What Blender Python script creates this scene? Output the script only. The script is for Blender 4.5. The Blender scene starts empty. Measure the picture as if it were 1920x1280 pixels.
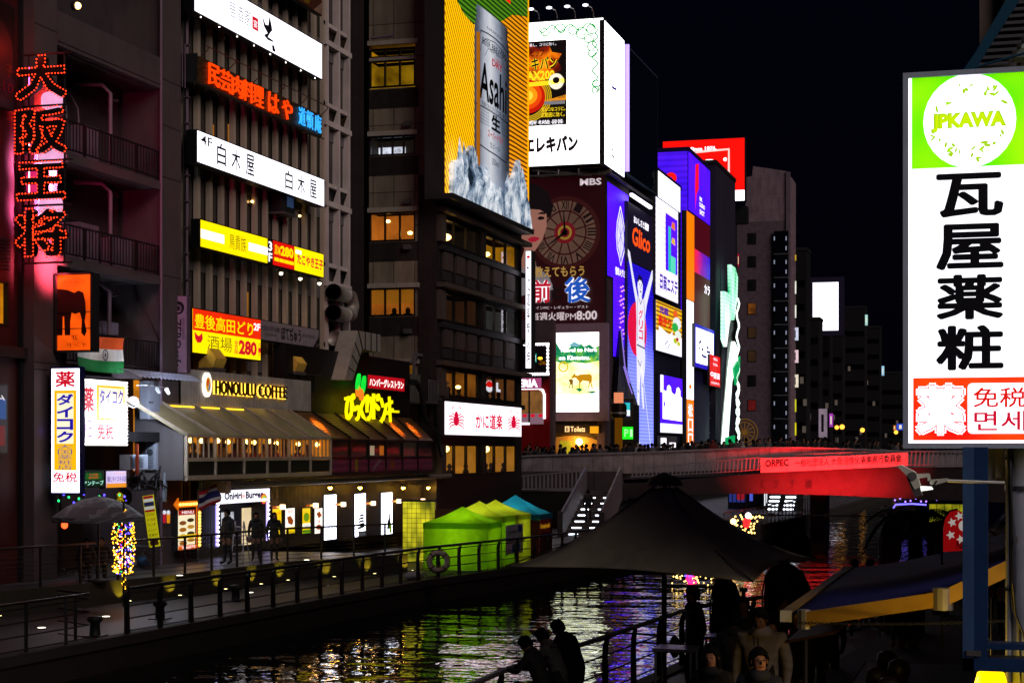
import bpy,bmesh,math,random
from mathutils import Vector,Matrix,noise as mnoise
random.seed(7)
R=math.radians
SC=bpy.context.scene
COL=SC.collection
F,CX,HY,YAW,EYE=3300.0,960.0,845.0,R(15.9),5.1
SA,CA=math.sin(YAW),math.cos(YAW)
cam=bpy.data.cameras.new('camera');cam.lens=F/1920*36;cam.sensor_width=36
cam.shift_y=(HY-640)/1920;cam.clip_end=3000;cam.clip_start=.2
camo=bpy.data.objects.new('camera',cam);COL.objects.link(camo)
camo.location=(0,0,EYE);camo.rotation_euler=(R(90),0,YAW);SC.camera=camo
W=bpy.data.worlds.new('World');SC.world=W;W.use_nodes=True
nt=W.node_tree;nt.nodes.clear()
wo=nt.nodes.new('ShaderNodeOutputWorld');wb=nt.nodes.new('ShaderNodeBackground')
tc=nt.nodes.new('ShaderNodeTexCoord');sp=nt.nodes.new('ShaderNodeSeparateXYZ');cr=nt.nodes.new('ShaderNodeValToRGB')
nt.links.new(tc.outputs['Generated'],sp.inputs[0]);nt.links.new(sp.outputs['Z'],cr.inputs[0])
cr.color_ramp.elements[0].position=0.0;cr.color_ramp.elements[0].color=(.0005,.0005,.0016,1)
cr.color_ramp.elements[1].position=.5;cr.color_ramp.elements[1].color=(.0005,.0006,.0040,1)
nt.links.new(cr.outputs[0],wb.inputs[0]);wb.inputs[1].default_value=1.0
nt.links.new(wb.outputs[0],wo.inputs[0])
sun=bpy.data.lights.new('city_glow','SUN');sun.energy=1.25;sun.angle=R(40);sun.color=(1.0,.85,.80)
suno=bpy.data.objects.new('city_glow',sun);COL.objects.link(suno)
suno.rotation_euler=Vector((-.72,.50,-.52)).to_track_quat('-Z','Y').to_euler()
SC.view_settings.view_transform='Standard';SC.view_settings.look='None'
SC.view_settings.exposure=0.0;SC.view_settings.gamma=1.0
SC.cycles.max_bounces=6;SC.cycles.diffuse_bounces=2;SC.cycles.glossy_bounces=3
SC.cycles.transmission_bounces=4;SC.cycles.transparent_max_bounces=8
SC.cycles.sample_clamp_indirect=4.0;SC.cycles.use_light_tree=True
SC.cycles.caustics_reflective=False;SC.cycles.caustics_refractive=False
def dep_x(px,X):
 u=(px-CX)/F;return X/(-SA+u*CA)
def pt_x(px,py,X):
 u=(px-CX)/F;D=X/(-SA+u*CA);return Vector((X,D*(CA+u*SA),EYE+(HY-py)/F*D))
def pt_y(px,py,Y):
 u=(px-CX)/F;D=Y/(CA+u*SA);return Vector((D*(-SA+u*CA),Y,EYE+(HY-py)/F*D))
def pt_z(px,py,Z):
 D=(EYE-Z)*F/(py-HY);u=(px-CX)/F
 return Vector((D*(-SA+u*CA),D*(CA+u*SA),Z))
def pt_d(px,py,D):
 u=(px-CX)/F;return Vector((D*(-SA+u*CA),D*(CA+u*SA),EYE+(HY-py)/F*D))
class FX:
 def __init__(s,X):
  s.X=X;s.M=Matrix(((0,0,1,X),(1,0,0,0),(0,1,0,0),(0,0,0,1)))
 def x(s,px):return pt_x(px,HY,s.X).y
 def y(s,px,py):return pt_x(px,py,s.X).z
 def off(s,d):return FX(s.X+d)
 def at(s,px,py,out=0.):q=s.off(out);return q.M@Matrix.Translation((q.x(px),q.y(px,py),0))
class FY:
 def __init__(s,Y):
  s.Y=Y;s.M=Matrix(((1,0,0,0),(0,0,-1,Y),(0,1,0,0),(0,0,0,1)))
 def x(s,px):return pt_y(px,HY,s.Y).x
 def y(s,px,py):return pt_y(px,py,s.Y).z
 def off(s,d):return FY(s.Y-d)
 def at(s,px,py,out=0.):q=s.off(out);return q.M@Matrix.Translation((q.x(px),q.y(px,py),0))
_TXT={}
def text_data(s,bold=0.0,spacing=1.0):
 k=(s,bold,spacing)
 if k in _TXT:return _TXT[k]
 c=bpy.data.curves.new('t','FONT');c.body=s;c.offset=bold;c.resolution_u=2
 c.fill_mode='FRONT';c.space_character=spacing
 o=bpy.data.objects.new('t',c);COL.objects.link(o)
 bpy.context.view_layer.update()
 me=bpy.data.meshes.new_from_object(o.evaluated_get(bpy.context.evaluated_depsgraph_get()))
 bm=bmesh.new();bm.from_mesh(me);bmesh.ops.remove_doubles(bm,verts=bm.verts,dist=1e-4)
 bm.verts.index_update()
 V=[(v.co.x,v.co.y) for v in bm.verts];Fc=[]
 for f in bm.faces:
  idx=[v.index for v in f.verts]
  if f.normal.z<0:idx.reverse()
  Fc.append(idx)
 B=[]
 for e in bm.edges:
  if len(e.link_faces)==1:
   l=e.link_loops[0];a,b=l.vert.index,l.link_loop_next.vert.index
   if e.link_faces[0].normal.z<0:a,b=b,a
   B.append((a,b))
 bm.free();bpy.data.meshes.remove(me);bpy.data.objects.remove(o);bpy.data.curves.remove(c)
 xs=[v[0] for v in V] or [0,1];ys=[v[1] for v in V] or [0,1]
 _TXT[k]=(V,Fc,B,(min(xs),min(ys),max(xs),max(ys)))
 return _TXT[k]
class MB:
 def __init__(s):s.v=[];s.f=[];s.m=[]
 def add(s,vs,fs,m=0,M=None):
  b=len(s.v)
  s.v+=[tuple(M@Vector(q)) for q in vs] if M else [tuple(q) for q in vs]
  for f in fs:s.f.append([b+i for i in f]);s.m.append(m)
  return s
 def box(s,x0,x1,y0,y1,z0,z1,m=0,M=None):
  x0,x1=sorted((x0,x1));y0,y1=sorted((y0,y1));z0,z1=sorted((z0,z1))
  return s.add([(x0,y0,z0),(x1,y0,z0),(x1,y1,z0),(x0,y1,z0),(x0,y0,z1),(x1,y0,z1),(x1,y1,z1),(x0,y1,z1)],[(0,3,2,1),(4,5,6,7),(0,1,5,4),(1,2,6,5),(2,3,7,6),(3,0,4,7)],m,M)
 def quad(s,a,b,c,d,m=0):return s.add([a,b,c,d],[(0,1,2,3)],m)
 def prism(s,poly,z0,z1,m=0,M=None):
  n=len(poly);A=sum(poly[i][0]*poly[(i+1)%n][1]-poly[(i+1)%n][0]*poly[i][1] for i in range(n))
  if A<0:poly=poly[::-1]
  vs=[(p[0],p[1],z0) for p in poly]+[(p[0],p[1],z1) for p in poly]
  fs=[tuple(range(n))[::-1],tuple(range(n,2*n))]+[(i,(i+1)%n,n+(i+1)%n,n+i) for i in range(n)]
  return s.add(vs,fs,m,M)
 def tube(s,path,r,n=6,closed=False,m=0):
  P=[Vector(p) for p in path];k=len(P);rs=r if isinstance(r,(list,tuple)) else [r]*k
  vs=[];up=None
  for i,p in enumerate(P):
   t=(P[(i+1)%k]-P[i-1]) if closed else (P[min(i+1,k-1)]-P[max(i-1,0)])
   if t.length<1e-9:t=Vector((0,0,1))
   t.normalize()
   if up is None or abs(up.dot(t))>.98:up=Vector((0,0,1)) if abs(t.z)<.9 else Vector((1,0,0))
   a=t.cross(up).normalized();b=a.cross(t).normalized();up=b
   for j in range(n):
    g=2*math.pi*j/n;vs.append(p+(a*math.cos(g)+b*math.sin(g))*rs[i])
  fs=[]
  for i in range(k if closed else k-1):
   i2=(i+1)%k
   for j in range(n):fs.append((i*n+j,i*n+(j+1)%n,i2*n+(j+1)%n,i2*n+j))
  if not closed:fs+=[tuple(range(n)),tuple(range((k-1)*n,k*n))[::-1]]
  return s.add(vs,fs,m)
 def ball(s,c,r,n=8,k=6,m=0):
  rx,ry,rz=r if isinstance(r,(tuple,list)) else (r,r,r);c=Vector(c)
  vs=[c+Vector((0,0,-rz))]
  for i in range(1,k):
   t=-math.pi/2+math.pi*i/k
   for j in range(n):
    g=2*math.pi*j/n;vs.append(c+Vector((rx*math.cos(t)*math.cos(g),ry*math.cos(t)*math.sin(g),rz*math.sin(t))))
  vs.append(c+Vector((0,0,rz)));fs=[];e=len(vs)-1
  for j in range(n):fs.append((0,1+(j+1)%n,1+j));fs.append((e,e-n+j,e-n+(j+1)%n))
  for i in range(k-2):
   for j in range(n):
    a=1+i*n;fs.append((a+j,a+(j+1)%n,a+n+(j+1)%n,a+n+j))
  return s.add(vs,fs,m)
 def lathe(s,prof,n=12,c=(0,0,0),m=0,M=None):
  vs=[];k=len(prof)
  for r,z in prof:
   for j in range(n):
    g=2*math.pi*j/n;vs.append((c[0]+r*math.cos(g),c[1]+r*math.sin(g),c[2]+z))
  fs=[(i*n+j,i*n+(j+1)%n,(i+1)*n+(j+1)%n,(i+1)*n+j) for i in range(k-1) for j in range(n)]
  fs+=[tuple(range(n))[::-1],tuple(range((k-1)*n,k*n))]
  return s.add(vs,fs,m,M)
 def disc(s,cx,cy,rx,ry,z,n=24,m=0,depth=.004):
  return s.prism([(cx+rx*math.cos(2*math.pi*i/n),cy+ry*math.sin(2*math.pi*i/n)) for i in range(n)],z,z+depth,m)
 def ring(s,cx,cy,rx,ry,w,z,n=28,m=0,depth=.004):
  vs=[];fs=[]
  for i in range(n):
   c,q=math.cos(2*math.pi*i/n),math.sin(2*math.pi*i/n)
   for k,zz in ((1,z),(0,z),(0,z+depth),(1,z+depth)):
    vs.append((cx+(rx-w*(1-k))*c,cy+(ry-w*(1-k))*q,zz))
  for i in range(n):
   a,b=i*4,((i+1)%n)*4
   for k in range(4):fs.append((a+k,b+k,b+(k+1)%4,a+(k+1)%4))
  return s.add(vs,fs,m)
 def strip(s,pts,w,z,m=0,depth=.004):
  n=len(pts);L=[];Rr=[]
  ws=w if isinstance(w,(list,tuple)) else [w]*n
  for i,p in enumerate(pts):
   a=pts[max(i-1,0)];b=pts[min(i+1,n-1)];dx,dy=b[0]-a[0],b[1]-a[1]
   l=math.hypot(dx,dy) or 1;nx,ny=-dy/l*ws[i]/2,dx/l*ws[i]/2
   L.append((p[0]+nx,p[1]+ny,z+depth));Rr.append((p[0]-nx,p[1]-ny,z+depth))
  return s.add(L+Rr,[(i,n+i,n+i+1,i+1) for i in range(n-1)],m)
 def text(s,t,x0,y0,x1,y1,z,depth=0,bold=0.0,m=0,vert=False,rot=False,keep=False,slant=0.,spacing=1.0,mirror=False):
  if vert:
   n=len(t);h=(y1-y0)/n
   for i,ch in enumerate(t):
    if ch!=' ':
     g=h*.05
     if ch in 'ー':s.text(ch,x0+(x1-x0)*.4,y1-(i+1)*h+g,x1-(x1-x0)*.4,y1-i*h-g,z,depth,bold,m,rot=True)
     else:s.text(ch,x0,y1-(i+1)*h+g,x1,y1-i*h-g,z,depth,bold,m)
   return s
  if bold>=.012 and not t.isascii():
   w_,h_=x1-x0,y1-y0;d=bold*.75;n=4 if bold<.03 else 8
   V,Fc,B,(a0,b0,a1,b1)=text_data(t,0,spacing)
   sx=w_/((a1-a0)+2*d);sy=h_/((b1-b0)+2*d)
   if keep:sx=sy=min(sx,sy)
   if rot:sx,sy=h_/((a1-a0)+2*d),w_/((b1-b0)+2*d);ox,oy=sy*d,sx*d
   else:ox,oy=sx*d,sy*d
   if len(t)==1 and t in '一ー':oy=min(oy,h_*.2)
   for i in range(n):
    g=2*math.pi*(i+.5)/n;dx,dy=ox*math.cos(g),oy*math.sin(g)
    s.text(t,x0+ox+dx,y0+oy+dy,x1-ox+dx,y1-oy+dy,z+.0004*i,depth,0,m,False,rot,keep,slant,spacing,mirror)
   return s
  V,Fc,B,(a0,b0,a1,b1)=text_data(t,bold,spacing)
  if t=='ー':b0,b1=.0,.75
  w,h=(a1-a0) or 1,(b1-b0) or 1
  if keep:
   k=min((x1-x0)/w,(y1-y0)/h);cx,cy=(x0+x1)/2,(y0+y1)/2
   x0,x1,y0,y1=cx-w*k/2,cx+w*k/2,cy-h*k/2,cy+h*k/2
  def q(p):
   a,b=(p[0]-a0)/w,(p[1]-b0)/h
   if mirror:a=1-a
   if rot:return (x0+b*(x1-x0),y1-a*(y1-y0))
   return (x0+a*(x1-x0)+slant*(b-.5)*(y1-y0),y0+b*(y1-y0))
  Q=[q(p) for p in V];n=len(Q)
  fl=mirror
  fs=[f[::-1] for f in Fc] if fl else Fc
  if not depth:return s.add([(p[0],p[1],z) for p in Q],fs,m)
  return s.add([(p[0],p[1],z+depth) for p in Q]+[(p[0],p[1],z) for p in Q],fs+[((b,a,n+a,n+b) if fl else (a,b,n+b,n+a))[::-1] for a,b in B],m)
 def build(s,name,mats,parent=None,smooth=False,M=None):
  me=bpy.data.meshes.new(name);me.from_pydata(s.v,[],s.f);me.update()
  mats=mats if isinstance(mats,(list,tuple)) else [mats]
  for q in mats:me.materials.append(q)
  if len(mats)>1:me.polygons.foreach_set('material_index',s.m)
  if smooth:me.polygons.foreach_set('use_smooth',[True]*len(me.polygons))
  o=bpy.data.objects.new(name,me);COL.objects.link(o)
  if parent is not None:o.parent=parent
  if M is not None:o.matrix_basis=M
  return o
def outline_loops(s,bold,spacing=1.0):
 V,Fc,B,bb=text_data(s,bold,spacing);nx=dict(B);seen=set();out=[]
 for a in list(nx):
  if a in seen:continue
  l=[];c=a
  while c not in seen and c in nx:seen.add(c);l.append(V[c]);c=nx[c]
  if len(l)>2:out.append(l)
 return out,bb
def tag(o,label=None,cat=None,group=None,kind=None):
 if label:o['label']=label
 if cat:o['category']=cat
 if group:o['group']=group
 if kind:o['kind']=kind
 return o
def thing(name,label,cat,M=None,group=None):
 o=bpy.data.objects.new(name,None);COL.objects.link(o);o.empty_display_size=.2
 if M is not None:o.matrix_basis=M if isinstance(M,Matrix) else Matrix.Translation(M)
 return tag(o,label,cat,group)
def dup(o,parent=None,M=None):
 c=o.copy();COL.objects.link(c)
 if parent is not None:c.parent=parent
 if M is not None:c.matrix_basis=M
 for ch in list(o.children):dup(ch,c)
 return c
def struct(name,mb,mat,smooth=False):
 o=mb.build(name,mat,smooth=smooth);o['kind']='structure';return o
def C(h):
 h=h.lstrip('#');v=[int(h[i:i+2],16)/255 for i in (0,2,4)]
 return tuple(x/12.92 if x<=.04045 else ((x+.055)/1.055)**2.4 for x in v)+(1,)
class NT:
 def __init__(s,name):
  s.mat=bpy.data.materials.new(name);s.mat.use_nodes=True;s.t=s.mat.node_tree;s.t.nodes.clear()
  s.out=s.n('ShaderNodeOutputMaterial');s.p=s.n('ShaderNodeBsdfPrincipled');s.l(s.p.outputs[0],s.out.inputs[0])
 def n(s,k,**kw):
  q=s.t.nodes.new(k)
  for a,b in kw.items():setattr(q,a,b)
  return q
 def l(s,a,b):s.t.links.new(a,b)
 def coord(s,sc=(1,1,1),kind='Object',rot=(0,0,0)):
  c=s.n('ShaderNodeTexCoord');m=s.n('ShaderNodeMapping');m.inputs['Scale'].default_value=sc;m.inputs['Rotation'].default_value=rot
  s.l(c.outputs[kind],m.inputs[0]);return m.outputs[0]
 def noise(s,vec,scale,detail=4,rough=.6):
  q=s.n('ShaderNodeTexNoise');q.inputs['Scale'].default_value=scale;q.inputs['Detail'].default_value=detail
  q.inputs['Roughness'].default_value=rough;s.l(vec,q.inputs['Vector']);return q.outputs['Fac']
 def ramp(s,fac,stops):
  q=s.n('ShaderNodeValToRGB');e=q.color_ramp.elements
  while len(e)<len(stops):e.new(.5)
  for i,(p,c) in enumerate(stops):e[i].position=p;e[i].color=c if len(c)==4 else tuple(c)+(1,)
  s.l(fac,q.inputs[0]);return q.outputs[0]
 def math(s,op,a,b=None):
  q=s.n('ShaderNodeMath',operation=op)
  for i,x in enumerate((a,b)):
   if x is None:continue
   if isinstance(x,(int,float)):q.inputs[i].default_value=x
   else:s.l(x,q.inputs[i])
  return q.outputs[0]
 def mix(s,fac,a,b,mode='MIX'):
  q=s.n('ShaderNodeMix',data_type='RGBA',blend_type=mode)
  for i,x in ((0,fac),(6,a),(7,b)):
   if isinstance(x,(int,float)):q.inputs[i].default_value=x
   elif isinstance(x,tuple):q.inputs[i].default_value=x
   else:s.l(x,q.inputs[i])
  return q.outputs[2]
 def bump(s,h,st=.3,dist=.02):
  q=s.n('ShaderNodeBump');q.inputs['Strength'].default_value=st;q.inputs['Distance'].default_value=dist
  s.l(h,q.inputs['Height']);s.l(q.outputs[0],s.p.inputs['Normal'])
 def set(s,base=None,rough=None,metal=None,em=None,es=None,spec=None,alpha=None):
  for k,x in (('Base Color',base),('Roughness',rough),('Metallic',metal),('Emission Color',em),('Emission Strength',es),('Specular IOR Level',spec),('Alpha',alpha)):
   if x is None:continue
   if isinstance(x,(int,float,tuple)):s.p.inputs[k].default_value=x
   else:s.l(x,s.p.inputs[k])
  return s.mat
_M={}
def scale_c(c,k):return (c[0]*k,c[1]*k,c[2]*k,1)
def paint(name,h,rough=.7,metal=0.,var=.35,scale=1.5,bump=.15,spec=.3,streak=True):
 if name in _M:return _M[name]
 b=NT(name);c=C(h) if isinstance(h,str) else tuple(h)+(1,)
 v=b.coord();f=b.noise(v,scale,5);g=b.noise(b.coord((6,.5,6)),scale*.8,3)
 f2=b.math('ADD',b.math('MULTIPLY',f,.6),b.math('MULTIPLY',g,.4 if streak else 0))
 col=b.ramp(f2,[(.25,scale_c(c,1-var)),(.5,c),(.75,scale_c(c,1+var*.6))])
 if bump:b.bump(b.noise(v,25*scale,3),bump,.01)
 _M[name]=b.set(col,rough,metal,spec=spec);return _M[name]
def glow(name,h,st=1.0,var=.0,scale=1.0,base=.6):
 if name in _M:return _M[name]
 b=NT(name);c=C(h) if isinstance(h,str) else tuple(h)+(1,)
 if var:
  f=b.noise(b.coord(),scale,2);e=b.math('MULTIPLY',b.ramp(f,[(.3,(1-var,)*3),(.7,(1,1,1))]),st)
 else:e=st
 _M[name]=b.set(scale_c(c,base),.5,em=c,es=e);return _M[name]
def tiles(name,h,grout,bw,bh,rough=.5,var=.25,mortar=.02,off=0.0,spec=.4):
 if name in _M:return _M[name]
 b=NT(name);q=b.n('ShaderNodeTexBrick');q.offset=off;q.inputs['Scale'].default_value=1
 c=C(h);q.inputs['Color1'].default_value=scale_c(c,1-var);q.inputs['Color2'].default_value=scale_c(c,1+var*.4);q.inputs['Mortar'].default_value=C(grout)
 q.inputs['Brick Width'].default_value=bw;q.inputs['Row Height'].default_value=bh;q.inputs['Mortar Size'].default_value=mortar
 b.l(b.coord(),q.inputs['Vector'])
 n=b.noise(b.coord((1.5,.4,1.5)),1.2,5);col=b.mix(1.0,q.outputs[0],b.ramp(n,[(.3,(.62,)*3),(.65,(1.1,)*3)]),'MULTIPLY')
 b.bump(q.outputs['Fac'],-.4,.01)
 _M[name]=b.set(col,rough,spec=spec);return _M[name]
BLACK=paint('black_metal',(.012,.012,.013),.5,.2)
DARK=paint('dark_metal',(.035,.033,.035),.45,.5)
STEEL=paint('weathered_steel',(.20,.19,.19),.4,.7)
ALU=paint('aluminium',(.42,.41,.42),.35,.8)
CONC=paint('concrete',(.27,.24,.23),.85,scale=.8)
CONC_D=paint('dark_concrete',(.12,.105,.11),.85,scale=.8)
WHITE=glow('white_light_panel','#f6f4ff',2.2,.12,.6)
WHITE_S=glow('soft_white_light_panel','#f4f2fa',1.3)
INK=paint('black_ink',(.012,.011,.018),.6,bump=0)
INK_RED=glow('red_backlit_print','#e0122a',.75)
RED_L=glow('red_light_panel','#f01408',1.2)
YEL_L=glow('yellow_light_panel','#ffe600',1.1)
BLUE_INK=glow('blue_backlit_print','#2716c8',.6)
WARM=glow('warm_lamp','#ffc060',14)
WARM_S=glow('warm_lamp_soft','#ffc878',6)
BULB_W=glow('white_bulb','#fff2e8',6)
BULB_R=glow('red_bulb','#ff3312',4)
BULB_Y=glow('yellow_bulb','#ffb020',6)
BULB_B=glow('blue_bulb','#4a3cff',5)
BULB_G=glow('green_bulb','#22f070',4)
def glass(name,tint=(.6,.62,.65),a=.25,rough=.05):
 if name in _M:return _M[name]
 b=NT(name);tr=b.n('ShaderNodeBsdfTransparent');tr.inputs[0].default_value=tuple(tint)+(1,)
 gl=b.n('ShaderNodeBsdfGlossy');gl.inputs['Roughness'].default_value=rough;gl.inputs[0].default_value=(.9,.9,.95,1)
 fr=b.n('ShaderNodeFresnel');fr.inputs[0].default_value=1.5;mx=b.n('ShaderNodeMixShader')
 ge=b.n('ShaderNodeNewGeometry');k=b.math('MULTIPLY',b.math('MAXIMUM',fr.outputs[0],a*.2),b.math('SUBTRACT',1.0,ge.outputs['Backfacing']))
 b.l(k,mx.inputs[0]);b.l(tr.outputs[0],mx.inputs[1]);b.l(gl.outputs[0],mx.inputs[2]);b.l(mx.outputs[0],b.out.inputs[0])
 b.t.nodes.remove(b.p);_M[name]=b.mat;return b.mat
GLASS=glass('window_glass',(.85,.86,.88))
GLASS_D=paint('dark_glass',(.012,.012,.016),.08,0,bump=0,spec=.6)
class Sign:
 def __init__(s,name,label,face,l,r,top,bot,depth=.3,panel=WHITE,casing=DARK,group=None,cat='sign',ref='l',rim=.05,out=0.,z0=None,z1=None):
  face=face.off(out);s.face=face
  s.x0,s.x1=face.x(l),face.x(r);q=l if ref=='l' else r
  s.y1=z1 if z1 is not None else face.y(q,top);s.y0=z0 if z0 is not None else face.y(q,bot)
  s.w,s.h=s.x1-s.x0,s.y1-s.y0
  s.root=thing(name,label,cat,face.M@Matrix.Translation((s.x0,s.y0,0)),group)
  if casing:
   mb=MB();mb.box(-rim,s.w+rim,-rim,s.h+rim,-depth,0);mb.build('casing',casing,s.root)
  if panel:MB().box(0,s.w,0,s.h,.0,.012).build('panel',panel,s.root)
  s.k=0
 def X(s,f):return f*s.w
 def Y(s,f):return (1-f)*s.h
 def z(s):s.k+=1;return .014+.004*s.k
 def text(s,t,a,b,c,d,mat=None,name='lettering',**kw):
  mb=MB();ts=t if isinstance(t,list) else [(t,a,b,c,d)]
  z=s.z()
  for q in ts:mb.text(q[0],s.X(q[1]),s.Y(q[4]),s.X(q[3]),s.Y(q[2]),z,**kw)
  return mb.build(name,mat or INK,s.root)
 def texts(s,lst,mat=None,name='lettering',**kw):return s.text(lst,0,0,0,0,mat,name,**kw)
 def rect(s,a,b,c,d,mat,name='band',th=.004):
  z=s.z();return MB().box(s.X(a),s.X(c),s.Y(d),s.Y(b),.008,z).build(name,mat,s.root)
 def poly(s,pts,mat,name='graphic'):
  z=s.z();return MB().prism([(s.X(a),s.Y(b)) for a,b in pts],.008,z).build(name,mat,s.root)
 def disc(s,cx,cy,rx,ry,mat,name='disc'):
  z=s.z();return MB().disc(s.X(cx),s.Y(cy),rx*s.w,ry*s.h,.008,28,depth=z-.008).build(name,mat,s.root)
 def ring(s,cx,cy,rx,ry,w,mat,name='ring'):
  z=s.z();return MB().ring(s.X(cx),s.Y(cy),rx*s.w,ry*s.h,w,.008,32,depth=z-.008).build(name,mat,s.root)
 def strokes(s,lst,w,mat,name='graphic'):
  mb=MB();z=s.z()
  for L in lst:mb.strip([(s.X(a),s.Y(b)) for a,b in L],w,z)
  return mb.build(name,mat,s.root)
def water_mat():
 b=NT('canal_water');v=b.coord((1.0,1.0,1))
 h=b.math('ADD',b.math('MULTIPLY',b.noise(b.coord((.55,1.0,1)),.55,2,.5),.17),b.math('MULTIPLY',b.noise(v,2.2,2,.5),.03))
 q=b.n('ShaderNodeBump');q.inputs['Strength'].default_value=1;q.inputs['Distance'].default_value=.62
 b.l(h,q.inputs['Height']);b.l(q.outputs[0],b.p.inputs['Normal']);b.p.inputs['IOR'].default_value=1.33
 return b.set((.003,.0045,.005,1),.03,spec=.5)
mb=MB();mb.quad((-32,-40,0),(12,-40,0),(12,420,0),(-32,420,0));struct('canal_water',mb,water_mat())
PAVE=tiles('promenade_paving','#4a474c','#1c1a1c',.6,.6,.42,.25,.012)
PAVE_D=tiles('lower_quay_paving','#2b282b','#121112',.9,.9,.55,.3,.015)
QWALL=paint('quay_wall_concrete','#28231f',.9,scale=.9,bump=.5)
QL=[(-21,-30),(-20.8,15),(-20.3,33),(-18.9,56),(-17.3,64.5),(-15.6,80),(-14.2,95),(-13.4,120),(-12.4,260)]
UL=[(-27.2,-30),(-26.2,30),(-25.7,41),(-24.1,47.9),(-23.5,54.3),(-21.4,58.9),(-21.0,60)]
QR=[(-7.4,-20),(-7.35,25),(-6.5,36),(-3.9,43.5),(-2.6,60),(-1.4,95),(-.6,125),(1,260)]
def along(poly,y):
 for (a,b),(c,d) in zip(poly,poly[1:]):
  if b<=y<=d:return a+(c-a)*(y-b)/(d-b)
 return poly[-1][0]
def slab(name,edge,xb,z0,z1,mat,cap=None):
 mb=MB();n=len(edge);s=1 if xb<edge[0][0] else -1
 top=[(x,y,z1) for x,y in edge]+[(xb,edge[-1][1],z1),(xb,edge[0][1],z1)]
 k=len(top);bot=[(p[0],p[1],z0) for p in top]
 f=tuple(range(k));mb.add(top+bot,[f if s>0 else f[::-1]],0)
 for i in range(k):
  j=(i+1)%k;q=(i,k+i,k+j,j) if s>0 else (i,j,k+j,k+i)
  mb.add(top+bot,[q],1)
 return struct(name,mb,[mat,cap or QWALL])
slab('left_lower_quay',QL,-60,-1.2,.75,PAVE_D)
slab('left_promenade',UL,-60,.745,1.4,PAVE,paint('retaining_wall','#2e2a22',.9,scale=1.1,bump=.5))
slab('right_lower_quay',QR,60,-1.2,.75,PAVE_D)
slab('right_terrace',[(-5.6,-20),(-5.6,27),(-3.4,27.3),(-1.8,44),(-.6,60),(.2,98)],60,.745,1.4,paint('terrace_asphalt',(.012,.012,.013),.8))
mb=MB();mb.box(-900,-27.2,103,1600,3.2,3.9);mb.box(2,900,103,1600,3.2,3.9);mb.box(-900,900,1600,3000,3.2,3.9)
struct('street',mb,paint('street_asphalt',(.035,.034,.036),.7,scale=.6))
for nm,E_,s in (('left_quay_coping',QL,-1),('right_quay_coping',QR,1)):
 mb=MB()
 for (a,b),(c,d) in zip(E_,E_[1:]):
  if b>120:break
  mb.add([(a,b,.56),(a-.06*s,b,.56),(a-.06*s,b,.79),(a+.3*s,b,.79),(a+.3*s,b,.754),(c,d,.56),(c-.06*s,d,.56),(c-.06*s,d,.79),(c+.3*s,d,.79),(c+.3*s,d,.754)],[(0,5,6,1),(1,6,7,2),(2,7,8,3),(3,8,9,4)])
 struct(nm,mb,paint('coping_stone','#332e2b',.8,scale=1.5))
def resample(poly,step):
 out=[Vector(poly[0])];acc=0
 for a,b in zip(poly,poly[1:]):
  a,b=Vector(a),Vector(b);L=(b-a).length;t=step-acc
  while t<=L:out.append(a+(b-a)*(t/L));t+=step
  acc=(acc+L)%step
 return out
def railing(name,label,poly,z0,h=1.1,step=1.6,cables=7,style='cable',group=None,mats=(STEEL,DARK)):
 P=[Vector((p[0],p[1],p[2] if len(p)>2 else z0)) for p in poly]
 t=thing(name,label,'railing',Matrix.Translation(P[0]),group);o=P[0];Q=[p-o for p in P]
 MB().tube([p+Vector((0,0,h)) for p in Q],.034 if style!='flat' else .045,8).build('handrail',mats[0],t)
 pts=resample([tuple(p) for p in Q],step)
 pm=MB()
 if style=='flat':
  pm.prism([(0,0),(.16,0),(.16,.75),(.14,.92),(.06,1.02),(-.03,h-.03),(-.03,h-.1),(.02,.9),(.04,.75)],-.035,.035)
  pm=[MB().add([(a[2],a[0],a[1]) for a in pm.v],pm.f)]
  pm=pm[0]
 else:pm.box(-.035,.035,-.02,.02,0,h-.02)
 base=None
 for i,p in enumerate(pts):
  j=min(i,len(pts)-2);d=pts[j+1]-pts[j];M=Matrix.Translation(p)@Matrix.Rotation(math.atan2(d.y,d.x),4,'Z')@Matrix.Rotation(R(90),4,'Z')
  if base is None:base=pm.build('post',mats[1],t,M=M)
  else:dup(base,t,M)
 for k in range(cables):
  z=.1+(h-.22)*k/max(cables-1,1) if cables>3 else (.2+.3*k)
  MB().tube([p+Vector((0,0,z)) for p in Q],.008 if cables>4 else .016,4).build('cable' if cables>4 else 'lower_rail',mats[0],t)
 return t
off= lambda E_,d,y0,y1:[(along(E_,y)+d,y) for y in [y0]+[q[1] for q in E_ if y0<q[1]<y1]+[y1]]
RAILB=paint('bronze_rail','#3a2e28',.4,.6)
railing('cable_railing','brown steel cable railing along the edge of the upper promenade in front of the shops',off(UL,-.12,24,59.6),1.4,1.1,1.55,8,mats=(RAILB,DARK))
railing('quay_railing','dark handrail on curved posts along the water beside the green market tents',off(QL,-.12,37.6,78),.75,1.1,1.5,4,'flat',mats=(DARK,BLACK))
a=off(QL,-.12,20,35.9)
railing('quay_railing','low bronze railing turning back from the water at the near quay end',a+[(a[-1][0]-1.2,36.6)],.75,1.1,1.5,4,mats=(RAILB,DARK))
a=off(QR,.14,16,40)
railing('quay_railing','purple lit handrail on curved posts where three people lean over the water',a,.75,1.12,1.75,3,'flat',mats=(STEEL,BLACK))
railing('wooden_railing','pinkish wooden railing on the far right bank behind the dark canopy',off(QR,.25,41,54),.75,1.1,1.6,3,mats=(paint('pink_wood','#8a5048',.6),DARK))
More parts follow.
